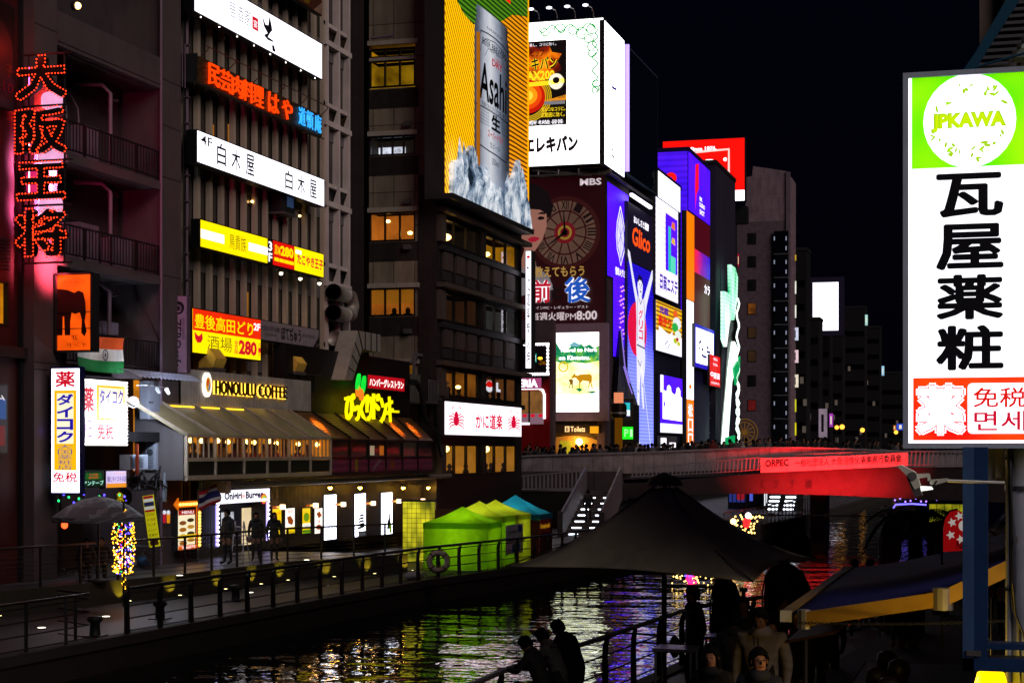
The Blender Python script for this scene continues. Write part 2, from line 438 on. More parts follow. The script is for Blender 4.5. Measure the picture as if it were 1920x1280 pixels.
railing('quay_railing','blue lit railing on the left bank seen under the bridge',off(QL,-.15,92,150),.75,1.1,1.4,5,mats=(STEEL,STEEL))
YW=glow('uplight_lens','#fff0a0',5)
def lamp(name,kind,en,col,M,parent,**kw):
 l=bpy.data.lights.new(name,kind);l.energy=en;l.color=col
 for k,q in kw.items():setattr(l,k,q)
 o=bpy.data.objects.new(name,l);COL.objects.link(o);o.parent=parent;o.matrix_basis=M;return o
ups=[pt_z(65,1160,.75),pt_z(175,1128,.75),pt_z(290,1118,.75),pt_z(372,1106,.75),pt_z(462,1097,.75),pt_z(523,1090,.75),pt_z(595,1083,.75),pt_z(658,1077,.75),pt_z(722,1071,.75)]
first=None
for i,p in enumerate(ups):
 x=along(UL,p.y)+.32
 M=Matrix.Translation((x,p.y,.752))
 if first is None:
  t=first=thing('wall_uplight','small yellow uplight at the foot of the promenade wall','uplight',M,'uplights along the promenade wall')
  MB().lathe([(.07,0),(.08,.05),(.06,.06)],10).build('housing',BLACK,t)
  MB().lathe([(.055,.061),(.05,.066)],10).build('lens',YW,t)
  lamp('beam','SPOT',45,(1,.78,.04),Matrix.Translation((0,0,.1))@Matrix.Rotation(R(180),4,'X')@Matrix.Rotation(R(48),4,'Y'),t,spot_size=R(70),spot_blend=.6,shadow_soft_size=.04)
 else:t=dup(first,None,M)
gl=[pt_z(78,1177,.76),pt_z(199,1156,.76),pt_z(299,1139,.76),pt_z(469,1111,.76),pt_z(610,1098,.76),pt_z(735,1072,.76),pt_z(337,1079,1.41),pt_z(575,1050,1.41)]
first=None
for p in gl:
 if first is None:
  first=thing('paving_light','round white light let into the quay paving','ground light',Matrix.Translation(p),'white lights let into the paving')
  MB().lathe([(.13,0),(.13,.012),(.10,.016)],14).build('rim',STEEL,first)
  MB().lathe([(.10,.0165),(.09,.02)],14).build('lens',glow('paving_light_lens','#fff4d8',5),first)
 else:dup(first,None,Matrix.Translation(p))
_BULB={}
_BN={}
def bulbs(parent,pts,r,mat,name='bulb',most=100,n=6,k=4):
 top=parent.parent or parent;left=most-_BN.get(top.name,0);key=(r,mat.name)
 if key not in _BULB:_BULB[key]=None
 for p in pts[:max(left,0)]:
  if _BULB[key] is None:_BULB[key]=MB().ball((0,0,0),r,n,k).build(name,mat,parent,M=Matrix.Translation(p))
  else:
   c=bpy.data.objects.new(name,_BULB[key].data);COL.objects.link(c);c.parent=parent;c.matrix_basis=Matrix.Translation(p)
 _BN[top.name]=_BN.get(top.name,0)+min(len(pts),max(left,0))
 rest=pts[max(left,0):]
 if rest:
  mb=MB()
  for p in rest:mb.ball(p,r,n,k)
  mb.build(name+'s' if not name.endswith('s') else name,mat,parent)['kind']='stuff'
def room_mat(name,wall,st=.5,var=.6,scale=.8):
 if name in _M:return _M[name]
 b=NT(name);f=b.noise(b.coord(),scale,3);c=C(wall)
 e=b.ramp(f,[(.25,scale_c(c,1-var)),(.55,c),(.75,scale_c(c,1.5))])
 _M[name]=b.set(scale_c(c,.5),.8,em=e,es=st);return _M[name]
ROOM_Y=room_mat('amber_lit_room','#c88a10',.8)
ROOM_W=room_mat('white_lit_room','#cfd0d8',.9)
ROOM_D=room_mat('dim_room','#2c2218',.35)
ROOM_O=room_mat('orange_lit_room','#b4641c',.8)
FRAME=paint('window_frame','#15120f',.5)
FRAME_A=paint('aluminium_window_frame','#4a4648',.4,.6)
def window(parent,x0,x1,y0,y1,n=2,room=ROOM_D,frame=FRAME,z=0.,deep=.6,fw=.05,extras=None,name='window'):
 """an opening: frame with mullions, a pane, and the lit room surface behind it; all in the wall's own coordinates"""
 mb=MB()
 mb.box(x0,x1,y0,y0+fw,z-.12,z+.03);mb.box(x0,x1,y1-fw,y1,z-.12,z+.03)
 for i in range(n+1):
  xx=x0+(x1-x0-fw)*i/n;mb.box(xx,xx+fw,y0+fw,y1-fw,z-.119,z+.028)
 w=mb.build(name,frame,parent)
 MB().box(x0+fw*.5,x1-fw*.5,y0+fw*.5,y1-fw*.5,z-.06,z-.052).build('pane',GLASS if room else GLASS_D,w)
 if room:
  mb=MB();zz=z-deep
  mb.box(x0+.01,x1-.01,y0+.01,y1-.01,zz-.02,zz)
  MBs=MB();
  mb.box(x0-.03,x0+.008,y0,y1,zz,z-.121);mb.box(x1-.008,x1+.03,y0,y1,zz,z-.121)
  mb.build('room_wall',room,w)
  if extras:extras(w,x0,x1,y0,y1,zz)
 return w
def pendant(w,pts,r=.14,mat=WARM_S,squash=.65):
 mb=MB()
 for p in pts:mb.ball(p,(r,r*squash,r),10,6)
 return mb.build('pendant_lamp',mat,w,True)
def facade_wall(mb,x0,x1,y0,y1,z0,z1,holes,m=0):
 """a wall slab z0..z1 with rectangular openings cut out of it"""
 xs=sorted({x0,x1,*[h[0] for h in holes],*[h[1] for h in holes]});ys=sorted({y0,y1,*[h[2] for h in holes],*[h[3] for h in holes]})
 for j in range(len(ys)-1):
  run=None
  for i in range(len(xs)):
   solid=i<len(xs)-1 and not any(h[0]-1e-6<=xs[i] and xs[i+1]<=h[1]+1e-6 and h[2]-1e-6<=ys[j] and ys[j+1]<=h[3]+1e-6 for h in holes)
   if solid and run is None:run=xs[i]
   if not solid and run is not None:mb.box(run,xs[i],ys[j],ys[j+1],z0,z1,m);run=None
f0=FX(-27.0)
REDW=paint('dark_red_cladding','#3a0d10',.6,scale=.6)
B0=thing('red_building','dark red building cut off at the left edge beside the concrete balconies','building',f0.M@Matrix.Translation((f0.x(-160),1.4,0)))
o0=f0.x(-160);L0= lambda px:f0.x(px)-o0;H0= lambda px,py:f0.y(px,py)-1.4
hole=(L0(-40),L0(15),H0(5,610),H0(5,527))
mb=MB();facade_wall(mb,0,L0(37),0,24,-3,0,[hole]);mb.build('wall',REDW,B0)
window(B0,*hole,2,room_mat('yellow_lit_room','#e0900c',.9),FRAME)
MB().box(0,L0(37),6.3,6.6,0,.25).build('ledge',BLACK,B0)
mb=MB()
for i in range(9):mb.box(L0(-20),L0(17),H0(5,505)+.1*i,H0(5,505)+.1*i+.06,0,.06)
mb.build('louvre',BLACK,B0)
MB().box(L0(37)-.12,L0(37),0,24,.002,.12).build('corner_post',BLACK,B0)
s=Sign('picture_sign','dark round picture sign with a red number ten high on the red building',f0,-60,26,-20,175,.2,paint('dark_print','#1c1413',.5),BLACK,out=.3)
s.disc(.55,.5,.42,.36,paint('brown_print','#2c1a18',.6));s.text('子',.80,.58,.98,.70,paint('faded_orange_print','#5a2408',.6));s.text('10',.74,.76,.97,.86,paint('faded_red_print','#64060c',.6))
s=Sign('menu_display','small lit display with a red and blue picture on the red wall',f0,-40,13,720,848,.15,glow('dim_display','#20202a',.5),BLACK,out=.16)
s.rect(.3,.2,.95,.5,glow('blue_picture','#1a4a8c',.7),'picture');s.text('ム',.5,.08,.9,.22,glow('white_print','#e8e4ec',.9));s.rect(.1,.6,.9,.9,glow('red_picture','#6c1218',.6),'picture')
f1=FX(-26.6);o1=f1.x(64);G=1.4
L1= lambda px:f1.x(px)-o1;H1= lambda px,py:f1.y(px,py)-G
B1=thing('balcony_building','grey concrete building with open balconies lit pink by the neon beside it','building',f1.M@Matrix.Translation((o1,G,0)))
CONC_B=paint('balcony_concrete','#4c4042',.85,scale=.7,bump=.3)
HT=24;xa,xb,xc=L1(107),L1(303),L1(339)
mb=MB();mb.box(0,xa,0,HT,-3.5,0)
mb.build('left_pillar',CONC_B,B1)
mb=MB();mb.box(xb,xc,0,HT,-3.5,0);mb.build('right_pillar',CONC_B,B1)
for h in (H1(70,145),H1(70,680),H1(330,160),H1(330,340),H1(330,522),H1(330,715)):
 for q0,q1 in ((0,xa),(xb,xc)):MB().box(q0,q1,h,h+.04,0,.004).build('panel_joint',paint('joint_gap',(.02,.018,.018),.9,bump=0),B1)
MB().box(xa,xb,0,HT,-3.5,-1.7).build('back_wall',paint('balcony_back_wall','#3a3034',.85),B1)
sl=[H1(115,281),H1(115,479),H1(115,680)]
RAIL1=paint('balcony_rail','#2a2024',.5,.4)
for i,h in enumerate(sl):
 b=MB();b.box(xa,xb,h-.26,h,-1.7,.0);b.box(xa,xb,h-.30,h-.08,.0,.05);b.build('balcony_slab',CONC_B,B1)
 b=MB();b.box(xa,xb,h+.92,h+.97,-.06,-.01);b.box(xa,xb,h+.08,h+.12,-.06,-.01);n=34
 for k in range(n+1):
  x=xa+.03+(xb-xa-.06)*k/n;b.box(x-.012,x+.012,h+.12,h+.92,-.05,-.025)
 for k in range(5):
  x=xa+(xb-xa-.08)*k/4;b.box(x,x+.06,h,h+.92,-.07,-.01)
 b.build('balcony_railing',RAIL1,B1)
h=H1(115,88);b=MB();b.box(xa,xb,h,H1(115,24),-.2,.03);b.box(xa,xb,h-.05,h+.2,-1.7,-.2);b.box(xa,xb,h+.12,h+.16,.03,.06);b.build('balcony_parapet',CONC_B,B1)
h=HT-1.2;MB().box(xa,xb,h-.25,h+1,-1.7,.03).build('balcony_parapet',CONC_B,B1)
for px0,px1,yt,yb,rm in ((128,186,168,280,ROOM_D),(128,186,355,478,ROOM_D),(122,182,560,678,ROOM_D),(190,228,372,420,room_mat('greenish_room','#5a6a30',.35)),(210,236,25,60,None)):
 window(B1,L1(px0)+.3,L1(px1)+.3,H1(px0,yb)-.1,H1(px0,yt)-.4,2,rm,FRAME_A,-1.69,.12)
window(B1,L1(122),L1(142)+.1,H1(120,18),H1(120,4),1,ROOM_D,FRAME_A,-1.69,.1,.03)
PIPE=paint('painted_pipe','#6c5868',.5)
for px,h0,h1 in ((234,sl[0],sl[0]+2.8),(234,sl[1],sl[1]+2.8),(232,sl[2],sl[2]+2.8)):
 MB().tube([(L1(px),h0,-.5),(L1(px),h1-.4,-.5),(L1(px)-.15,h1-.15,-.7),(L1(px)-.3,h1-.1,-1.6)],.07,8).build('downpipe',PIPE,B1,True)
for px in (196,218):
 MB().tube([(L1(px),sl[0]+.3,-1.3),(L1(px),sl[0]+1.5,-1.3),(L1(px)+.12,sl[0]+1.9,-1.4),(L1(px)-.05,sl[0]+2.4,-1.6)],.035,6).build('duct_hose',PIPE,B1,True)
for px0,px1,hh,dh in ((200,226,sl[0],1.25),(190,226,sl[1],1.3),(258,288,sl[1],1.1),(196,230,sl[2],1.3),(234,262,sl[2]+.2,1.3)):
 MB().box(L1(px0),L1(px1),hh+.02,hh+dh,-1.3,-.75).build('storage_unit',paint('grey_white_box','#6a5c6a',.5),B1)
for h in sl:
 MB().lathe([(.02,0),(.2,.03),(.16,.1),(.05,.14)],10,M=Matrix.Translation((L1(270),h+2.5,-1.1))@Matrix.Rotation(R(90),4,'X')).build('ceiling_lamp',PIPE,B1)
MB().tube([(xb-.12,0,.04),(xb-.12,HT,.04)],.05,6).build('corner_pipe',PIPE,B1)
t=thing('work_lamp','round white lamp shining under the topmost balcony of the concrete building','lamp',f1.at(136,12,-1.0))
MB().lathe([(.13,0),(.15,.12),(.06,.16)],12,M=Matrix.Rotation(0,4,'X')).build('housing',DARK,t);MB().ball((0,0,.17),.11,10,6).build('bulb',WARM_S,t,True)
b=MB();b.box(xa,xb,4.0,4.3,-1.7,.1);b.build('shop_lintel',BLACK,B1)
b=MB()
for k in range(40):b.box(xa+(xb-xa)*k/40,xa+(xb-xa)*(k+.6)/40,4.31,5.5,-1.69,-1.5)
b.build('corrugated_wall',paint('corrugated_metal','#4a4c50',.45,.5),B1)
for k,(p0,p1) in enumerate(((110,150),(152,196),(200,240))):
 MB().box(L1(p0),L1(p1),.05,3.4,-1.69,-1.55).build('shop_door',paint('brown_door','#2c1c16',.6),B1)
fN=FY(43.4)
def bulb_letters(root,ch,x0,y0,x1,y1,z,depth,body,bulbm,step=.1,r=.028,bold=.045):
 mb=MB();mb.text(ch,x0,y0,x1,y1,z,depth,bold);o=mb.build('letter_body',body,root)
 lp,bb=outline_loops(ch,0);pts=[];ow=bold*.8
 def grow(l):
  n=len(l);out=[]
  for i in range(n):
   (ax,ay),(bx_,by_)=l[i-1],l[(i+1)%n];dx,dy=bx_-ax,by_-ay;k=math.hypot(dx,dy) or 1
   out.append((l[i][0]+dy/k*ow,l[i][1]-dx/k*ow))
  return out
 lp=[grow(l) for l in lp]
 for l in lp:
  P=[(x0+(p[0]-bb[0])/(bb[2]-bb[0])*(x1-x0),y0+(p[1]-bb[1])/(bb[3]-bb[1])*(y1-y0)) for p in l];P.append(P[0]);acc=0
  for a,c in zip(P,P[1:]):
   L=math.hypot(c[0]-a[0],c[1]-a[1]);t=-acc
   while t+step<=L:t+=step;pts.append((a[0]+(c[0]-a[0])*t/L,a[1]+(c[1]-a[1])*t/L,z+depth+.01))
   acc=L-t
 bulbs(o,pts,r,bulbm,n=5);return o
x0,x1=fN.x(38),fN.x(132);yb=fN.y(80,492)
t=thing('neon_sign','tall column of four black characters edged with red bulbs and glowing pink behind','neon sign',fN.M@Matrix.Translation((x0,yb,0)))
PINK=glow('pink_neon_tube','#ff4a9a',7);WPINK=glow('pink_white_neon_tube','#ffc4f0',5)
ys=[100,197,300,384,492]
for i,ch in enumerate('大阪王将'):
 a,c=fN.y(80,ys[i+1])-yb+.16,fN.y(80,ys[i])-yb-.14
 o=bulb_letters(t,ch,.04,a,x1-x0-.04,c,.0,.22,BLACK,BULB_R,.10,.023,.055)
 lamp('backlight','SPOT',(700,3200,3000,1000)[i],((1,.02,.02),(1,.16,.42),(1,.12,.36),(1,.08,.14))[i],Matrix.Translation((.75,a-.05,-1.5))@Matrix.Rotation(R(90),4,'Y'),o,spot_size=R(112),spot_blend=.6,shadow_soft_size=.1);lamp('backlight_front','SPOT',(20,60,50,20)[i],(1,.06,.18),Matrix.Translation((-.12,a-.05,.05)),o,spot_size=R(80),spot_blend=.7,shadow_soft_size=.08)
 MB().tube([(.25,(a+c)/2-.35,-.05),(.25,(a+c)/2+.35,-.05)],.02,6).build('neon_tube',WPINK if i in (1,2) else PINK,o)
for y0_,y1_,p0_,p1_,m_ in ((168,202,66,106,WPINK),(276,304,60,108,WPINK),(366,402,62,106,WPINK),(212,272,40,66,PINK),(310,362,38,64,PINK)):
 a,c=fN.y(80,y1_)-yb,fN.y(80,y0_)-yb;e,f_=fN.x(p0_)-x0,fN.x(p1_)-x0
 MB().prism([(e+(f_-e)*(.5+.5*math.cos(g)*abs(math.cos(g))**-.4),a+(c-a)*(.5+.5*math.sin(g)*abs(math.sin(g))**-.4)) for g in [2*math.pi*(i+.5)/20 for i in range(20)]],-.34,-.30).build('glow_panel',glow('pink_white_panel','#ffb8ea',1.0,.35,1.5) if m_ is WPINK else glow('magenta_panel','#f02a78',.8,.5,1.5),t)
for k in range(5):
 yy=fN.y(80,ys[k])-yb;MB().tube([(0,yy,-.1),(x1-x0,yy,-.1)],.03,6).build('bracket',BLACK,t)
for xx in (.2,x1-x0-.25):MB().tube([(xx,0,-.12),(xx,fN.y(80,100)-yb,-.12)],.03,6).build('mast',BLACK,t)
lamp('glow_above','POINT',30,(1,.03,.02),Matrix.Translation((.5,fN.y(80,100)-yb+.1,.45)),t,shadow_soft_size=.3)
for q_ in (.35,.75):lamp('glow_side','SPOT',420,(1,.04,.2),Matrix.Translation((x1-x0+.15,(fN.y(80,100)-yb)*q_,-.6))@Matrix.Rotation(R(8),4,'Y'),t,spot_size=R(60),spot_blend=.8,shadow_soft_size=.2)
lamp('glow_below','POINT',26,(1,.05,.06),Matrix.Translation((.4,-.15,.3)),t,shadow_soft_size=.3)
fE=FY(45.2)
s=Sign('elephant_sign','orange glowing light box with an elephant silhouette above the flag',fE,108,172,516,657,.35,glow('orange_light_panel','#ff5a08',1.25,.55,1.3),DARK,rim=.05)
EL=paint('elephant_print','#3a0602',.7,bump=0)
s.poly([(.0,.18),(.3,.2),(.5,.24),(.62,.21),(.76,.24),(.82,.36),(.84,.5),(.8,.62),(.86,.75),(.8,.82),(.7,.77),(.72,.6),(.66,.5),(.52,.52),(.42,.5),(.38,.62),(.38,.8),(.22,.8),(.2,.55),(.16,.55),(.15,.8),(.0,.8)],EL,'elephant')
s.text('インドレストラン',.12,.07,.8,.12,EL,mirror=True);s.text('2F',.42,.80,.6,.86,EL,mirror=True);s.text('インド',.28,.9,.88,.95,EL,mirror=True)
mb=MB()
for yy in (.5,.72):mb.box(0,s.w,s.Y(yy),s.Y(yy)+.025,.03,.05)
for xx in (-.05,s.w):mb.box(xx,xx+.05,-.05,s.h+.05,0,.09)
for yy in (-.05,s.h):mb.box(-.05,s.w+.05,yy,yy+.05,0,.09)
mb.build('guard_frame',DARK,s.root)
def cloth(name,mats,parent,w,h,bands,nx=18,ny=12,amp=.06,fr=5,slope=0.,vert=False):
 mb=MB();g=[]
 for j in range(ny+1):
  for i in range(nx+1):
   a,c=i/nx,j/ny;g.append((a*w,-c*h+slope*a-.05*math.sin(a*math.pi)*h,amp*math.sin(a*fr*2+c*1.7)*(.3+a)+.4*amp*math.sin(c*7+a*3)))
 for j in range(ny):
  for i in range(nx):
   k=next(q for q,e in enumerate(bands) if ((i+.5)/nx if vert else (j+.5)/ny)<=e)
   mb.add([g[j*(nx+1)+i],g[(j+1)*(nx+1)+i],g[(j+1)*(nx+1)+i+1],g[j*(nx+1)+i+1]],[(0,1,2,3)],k)
 o=mb.build(name,mats,parent,True);return o
fF=FX(-26.45);xa_,xb_=fF.x(139),fF.x(228)
t=thing('tricolour_flag','orange white and green flag with a blue wheel hung on the balcony','flag',fF.M@Matrix.Translation((xa_,fF.y(150,624),.12)))
wv,hv=xb_-xa_,fF.y(150,624)-fF.y(150,692)
sf,wf,gf=paint('saffron_cloth','#ff6020',.8,bump=0),paint('white_cloth','#f0e8e0',.8,bump=0),paint('green_cloth','#1c8a40',.8,bump=0)
cl=cloth('cloth',[sf,wf,gf],t,wv,hv,[.34,.67,1],amp=.05)
mb=MB();mb.ring(wv*.5,-hv*.56,.17,.17,.03,.11)
for k in range(12):g=k*math.pi/6;mb.strip([(wv*.5,-hv*.56),(wv*.5+.15*math.cos(g),-hv*.56+.15*math.sin(g))],.012,.11)
mb.build('wheel_emblem',paint('navy_print','#0c1040',.7,bump=0),t)
MB().tube([(-.1,.03,-.02),(wv+.1,.03,-.02)],.015,6).build('cord',DARK,t)
fC=FY(52.2)
s=Sign('exchange_sign','small box sign for currency exchange at the balcony corner with blue heading',fC,255,299,449,503,.9,paint('dull_yellow_panel','#6a6a52',.5,bump=0),paint('pink_lit_casing','#a08090',.5),rim=.03)
s.rect(0,0,1,.22,paint('blue_heading','#18205a',.5,bump=0));s.text('Currency Exchange',.3,.3,.97,.45,paint('navy_lettering','#10183c',.5,bump=0));s.text('Money Changer',.3,.5,.97,.62,_M['navy_lettering']);s.text('外貨両替',.36,.72,.92,.9,_M['navy_lettering']);s.text('Exchange',.1,.05,.9,.18,paint('grey_lettering','#8a8a90',.5,bump=0))
s.disc(.15,.42,.11,.16,_M['navy_lettering'],'globe_emblem');s.disc(.15,.78,.08,.12,_M['navy_lettering'],'coin_emblem')
fZ=FY(53.0)
s=Sign('cafe_banner','narrow upright lilac banner board of the cafe with a round portrait emblem',fZ,320,350,556,699,.25,paint('lilac_board','#9a7c98',.6,bump=0),paint('lilac_casing','#5a4858',.6),rim=.015)
bk=paint('black_print','#141016',.6,bump=0)
s.text('ZEROcafe',.16,.29,.68,.93,bk,rot=True,bold=.015);s.text('DOUTONBORI',.74,.28,.88,.56,bk,rot=True)
s.disc(.5,.15,.36,.085,bk,'emblem');s.ring(.5,.16,.2,.05,.03,_M['lilac_board'],'emblem_face');s.strokes([[(.4,.15),(.47,.16)],[(.55,.16),(.62,.15)],[(.42,.185),(.5,.195),(.6,.18)]],.015,_M['lilac_board'])
fT=FY(44.6)
PANEL_P=glow('pharmacy_white_panel','#f4f0ff',2.2)
s=Sign('pharmacy_sign','tall narrow white pharmacy sign with blue letters on a yellow field',fT,97,149,691,923,.22,PANEL_P,paint('deep_blue_casing','#120a50',.4),rim=.05)
lamp('rim_light','POINT',1.5,(.2,.1,1),Matrix.Translation((-.25,s.h/2,.1)),s.root,shadow_soft_size=.2)
s.text('薬',.14,.02,.86,.15,INK_RED,bold=.04)
YP=glow('yellow_print','#ffc008',.95)
s.rect(.1,.175,.9,.82,YP,'yellow_field');s.rect(.2,.2,.8,.605,glow('white_print_field','#fff4d0',1.0),'white_field')
s.text('ダイコク',.2,.20,.8,.60,BLUE_INK,vert=True,bold=.05);s.text('大国薬粧店',.24,.61,.76,.815,glow('grey_blue_print','#7c78a8',.6),vert=True)
s.text('免税',.06,.835,.94,.915,INK_RED,bold=.03);s.text('Tax Free',.12,.925,.88,.955,glow('pale_red_print','#f08c98',.9));s.text('면세',.2,.96,.8,.99,glow('pale_violet_print','#a898d8',.9))
fB=FX(-26.15)
s=Sign('pharmacy_board','large square white pharmacy board edged with bulbs behind the tall pharmacy sign',fB,153,236,708,830,.25,glow('hot_white_panel','#fdf6ff',2.0),DARK,rim=.05,z0=fB.y(236,833),z1=fB.y(236,718))
s.text('薬',.02,.1,.26,.5,INK_RED,bold=.04);s.text('粧',.02,.58,.22,.9,glow('orchid_print','#b088e0',.8))
s.rect(.32,.06,.96,.62,YP,'yellow_border');s.rect(.36,.1,.92,.58,glow('white_print_field','#fff',1.5),'white_field')
s.text('タイコク',.37,.12,.91,.36,BLUE_INK,bold=.03);s.text('大国薬粧店',.4,.41,.88,.55,glow('grey_blue_print','',.6) if 'grey_blue_print' not in _M else _M['grey_blue_print'])
s.text('免税',.32,.67,.68,.92,INK_RED,bold=.03);s.text('Tax Free',.70,.70,.96,.78,_M['pale_red_print']);s.text('면세',.74,.81,.92,.93,_M['pale_violet_print'])
bulbs(s.root,[(s.w*k/22,yy,.03) for k in range(23) for yy in (0,s.h)]+[(s.w,s.h*k/18,.03) for k in range(1,18)],.035,BULB_W)
s=Sign('thai_restaurant_sign','dark green restaurant sign with orange heading and mint lettering',fB,154,194,883,912,.2,glow('dark_green_panel','#06260e',.6),DARK,rim=.03)
s.poly([(.1,.5),(.16,.12),(.84,.12),(.92,.5),(.8,.56),(.2,.56)],glow('leaf_green_print','#0c5a1c',.7));s.texts([('タイ料理',.3,.16,.7,.32),('RESTAURANT',.28,.36,.74,.5)],glow('orange_print','#e04a10',.9));s.text('アンテーブ',.02,.62,.97,.93,glow('mint_print','#a8f0d8',1.0),bold=.02)
s=Sign('noodle_shop_sign','small lilac white shop sign with an orange band beside the green sign',fB,199,236,883,914,.2,glow('lilac_panel','#d8c4f0',.9),DARK,rim=.03)
s.rect(0,.75,1,1,glow('orange_band','#e89020',.9));s.text('麺とタイスキの店',.03,.3,.98,.66,glow('violet_print','#5a3088',.6),bold=.01);s.text('THAI',.4,.08,.95,.2,glow('pale_orange_print','#f0b070',.9))
AW=paint('striped_awning','#585a6a',.6)
t=thing('shop_awning','ribbed metal awning over the bulb-edged pharmacy board','awning',fB.at(236,716,0))
wA=fB.x(285)-fB.x(158);mb=MB();n=16
mb.box(0,wA,.42,.45,-.9,-.4)
mb.build('canopy',AW,t)
for k in range(n+1):
 x=wA*k/n;MB().tube([(x,.44,-.5),(x,.36,.1),(x,.15,.55)],.018,5).build('rib',paint('awning_rib','#b8b8d0',.4,.3),t)
t=thing('flood_lamp','white blown-out flood lamp beside the pharmacy board','lamp',fB.at(253,745,.3))
MB().lathe([(.06,0),(.2,.22),(.21,.25)],12,M=Matrix.Rotation(R(120),4,'X')).build('shade',ALU,t);MB().ball((.0,-.14,-.06),.17,12,8).build('bulb',glow('flood_bulb','#d8e4ff',8),t,True)
lamp('flood','POINT',260,(.7,.82,1),Matrix.Translation((.9,-.6,.5)),t,shadow_soft_size=.15)
for px,py in ((296,731),(314,733)):
 t=thing('bracket_spotlight','small white spotlight on a bracket arm, '+('nearer the flood lamp' if px<300 else 'nearer the corner pillar'),'spotlight',f1.at(px,py,.5),'bracket spotlights on the concrete building')
 MB().lathe([(.03,.12),(.05,.1),(.07,-.08),(.06,-.1)],10,M=Matrix.Rotation(R(60),4,'X')).build('head',WHITE_S if px>300 else paint('white_enamel','#c8c8d0',.4),t);MB().tube([(0,.1,0),(-.25,.14,-.2),(-.5,.14,-.49)],.012,5).build('arm',ALU,t)
def ac_unit(name,label,face,l,r,top,bot,out,d=.35,group=None):
 x0,x1,y1,y0=face.x(l),face.x(r),face.y(l,top),face.y(l,bot);w,h=x1-x0,y1-y0
 t=thing(name,label,'air conditioner',face.M@Matrix.Translation((x0,y0,out)),group)
 MB().box(0,w,0,h,-d,0).build('casing',paint('ac_casing','#9aa0b0',.5),t)
 mb=MB();n=int(h/.055)
 for k in range(n):mb.box(.04,w*.72,.05+(h-.1)*k/n,.05+(h-.1)*k/n+.02,0,.015)
 mb.build('grille',paint('ac_grille','#5c6470',.5),t);MB().disc(w*.38,h*.5,min(w*.3,h*.38),min(w*.3,h*.38),.001,18).build('fan_hole',BLACK,t);return t
ac_unit('outdoor_unit','small outdoor air conditioner beneath the pharmacy board',fB,238,272,852,880,.1)
fU=FY(51.5)
ac_unit('outdoor_unit','tall white outdoor air conditioner with two fans beside the corner pillar',fU,276,296,816,880,.1,.9)
t=thing('vent_box','tall grey metal box on the wall right of the flood lamp','cabinet',f1.at(262,785,0))
MB().box(0,f1.x(284)-f1.x(262),0,1.2,0,.3).build('cabinet_body',paint('cabinet_grey','#6a6c78',.5),t);MB().box(.05,.3,.5,.55,.3,.32).build('handle',DARK,t)
t=thing('orange_post','slim orange post standing in front of the small outdoor air conditioner','post',fB.at(254,890,.2));MB().box(0,.08,0,.95,0,.08).build('shaft',paint('orange_paint','#8a3414',.6),t);MB().box(-.04,.12,-.04,0,-.04,.12).build('foot',DARK,t)
t=thing('leaning_board','pale board leaning on the corner pillar above the promenade','board',f1.at(304,938,.25))
MB().prism([(0,0),(.18,0),(.32,1.25),(.16,1.25)],0,.06).build('board_panel',paint('pale_board','#8890a0',.6),t);MB().prism([(.01,-.04),(.19,-.04),(.19,0),(.01,0)],-.01,.07).build('edge_strip',ALU,t)
t=thing('roof_debris','tangle of dark cables and pipes on the shop roof beside the outdoor units','cables',f1.at(238,918,.1))
for k in range(14):
 x=random.uniform(0,2);MB().tube([(x,.1,0),(x+random.uniform(-.4,.4),random.uniform(.2,.8),random.uniform(0,.4)),(x+random.uniform(-.6,.6),random.uniform(.1,.7),.1),(x+random.uniform(-.5,.5),0,.3)],.03,5).build('cable',DARK,t)
GP=1.4
p=pt_x(185,1050,-24.9);bx,by=p.x,p.y
t=thing('parasol','dark grey parasol with pale wave pattern over the seats by the railing','parasol',Matrix.Translation((bx,by,GP)))
PAR=NT('parasol_cloth');wv_=PAR.n('ShaderNodeTexWave',wave_type='RINGS');wv_.inputs['Scale'].default_value=2.2;wv_.inputs['Distortion'].default_value=6;PAR.l(PAR.coord(),wv_.inputs[0])
PARM=PAR.set(PAR.ramp(wv_.outputs[0],[(.7,(.075,.07,.085)),(.95,(.16,.155,.18))]),.75)
zt,zb,rr=pt_x(185,929,-24.9).z-GP,pt_x(185,968,-24.9).z-GP,1.32
mb=MB();n=8;ring= lambda r,z,sag=0:[(r*math.cos(2*math.pi*k/16)*(1-(sag if k%2 else 0)),r*math.sin(2*math.pi*k/16)*(1-(sag if k%2 else 0)),z) for k in range(16)]
vs=[(0,0,zt)]+ring(.45,zt-.10)+ring(.9,zt-.30,.02)+ring(rr,zb,.03)+ring(rr,zb-.14,.03)
fs=[(0,1+k,1+(k+1)%16) for k in range(16)]
for q in range(3):fs+=[(1+q*16+k,17+q*16+k,17+q*16+(k+1)%16,1+q*16+(k+1)%16) for k in range(16)]
mb.add(vs,fs);mb.build('canopy',PARM,t)
MB().tube([(0,0,0),(0,0,zt)],.03,8).build('pole',DARK,t)
for k in range(8):g=k*math.pi/4;MB().tube([(0,0,zt-.25),(rr*.97*math.cos(g),rr*.97*math.sin(g),zb-.02)],.012,4).build('rib',ALU,t)
MB().lathe([(.3,0),(.3,.06),(.06,.1)],16).build('base',BLACK,t)
t=thing('light_string','bundle of yellow red and violet fairy lights hanging from the parasol edge','fairy lights',Matrix.Translation((bx+.6,by+.35,GP+.2)))
groups={'yellow_bulbs':(BULB_Y,230),'red_bulbs':(glow('red_fairy','#ff1418',4),60),'violet_bulbs':(BULB_B,90),'white_bulbs':(BULB_W,50),'green_bulbs':(BULB_G,22)}
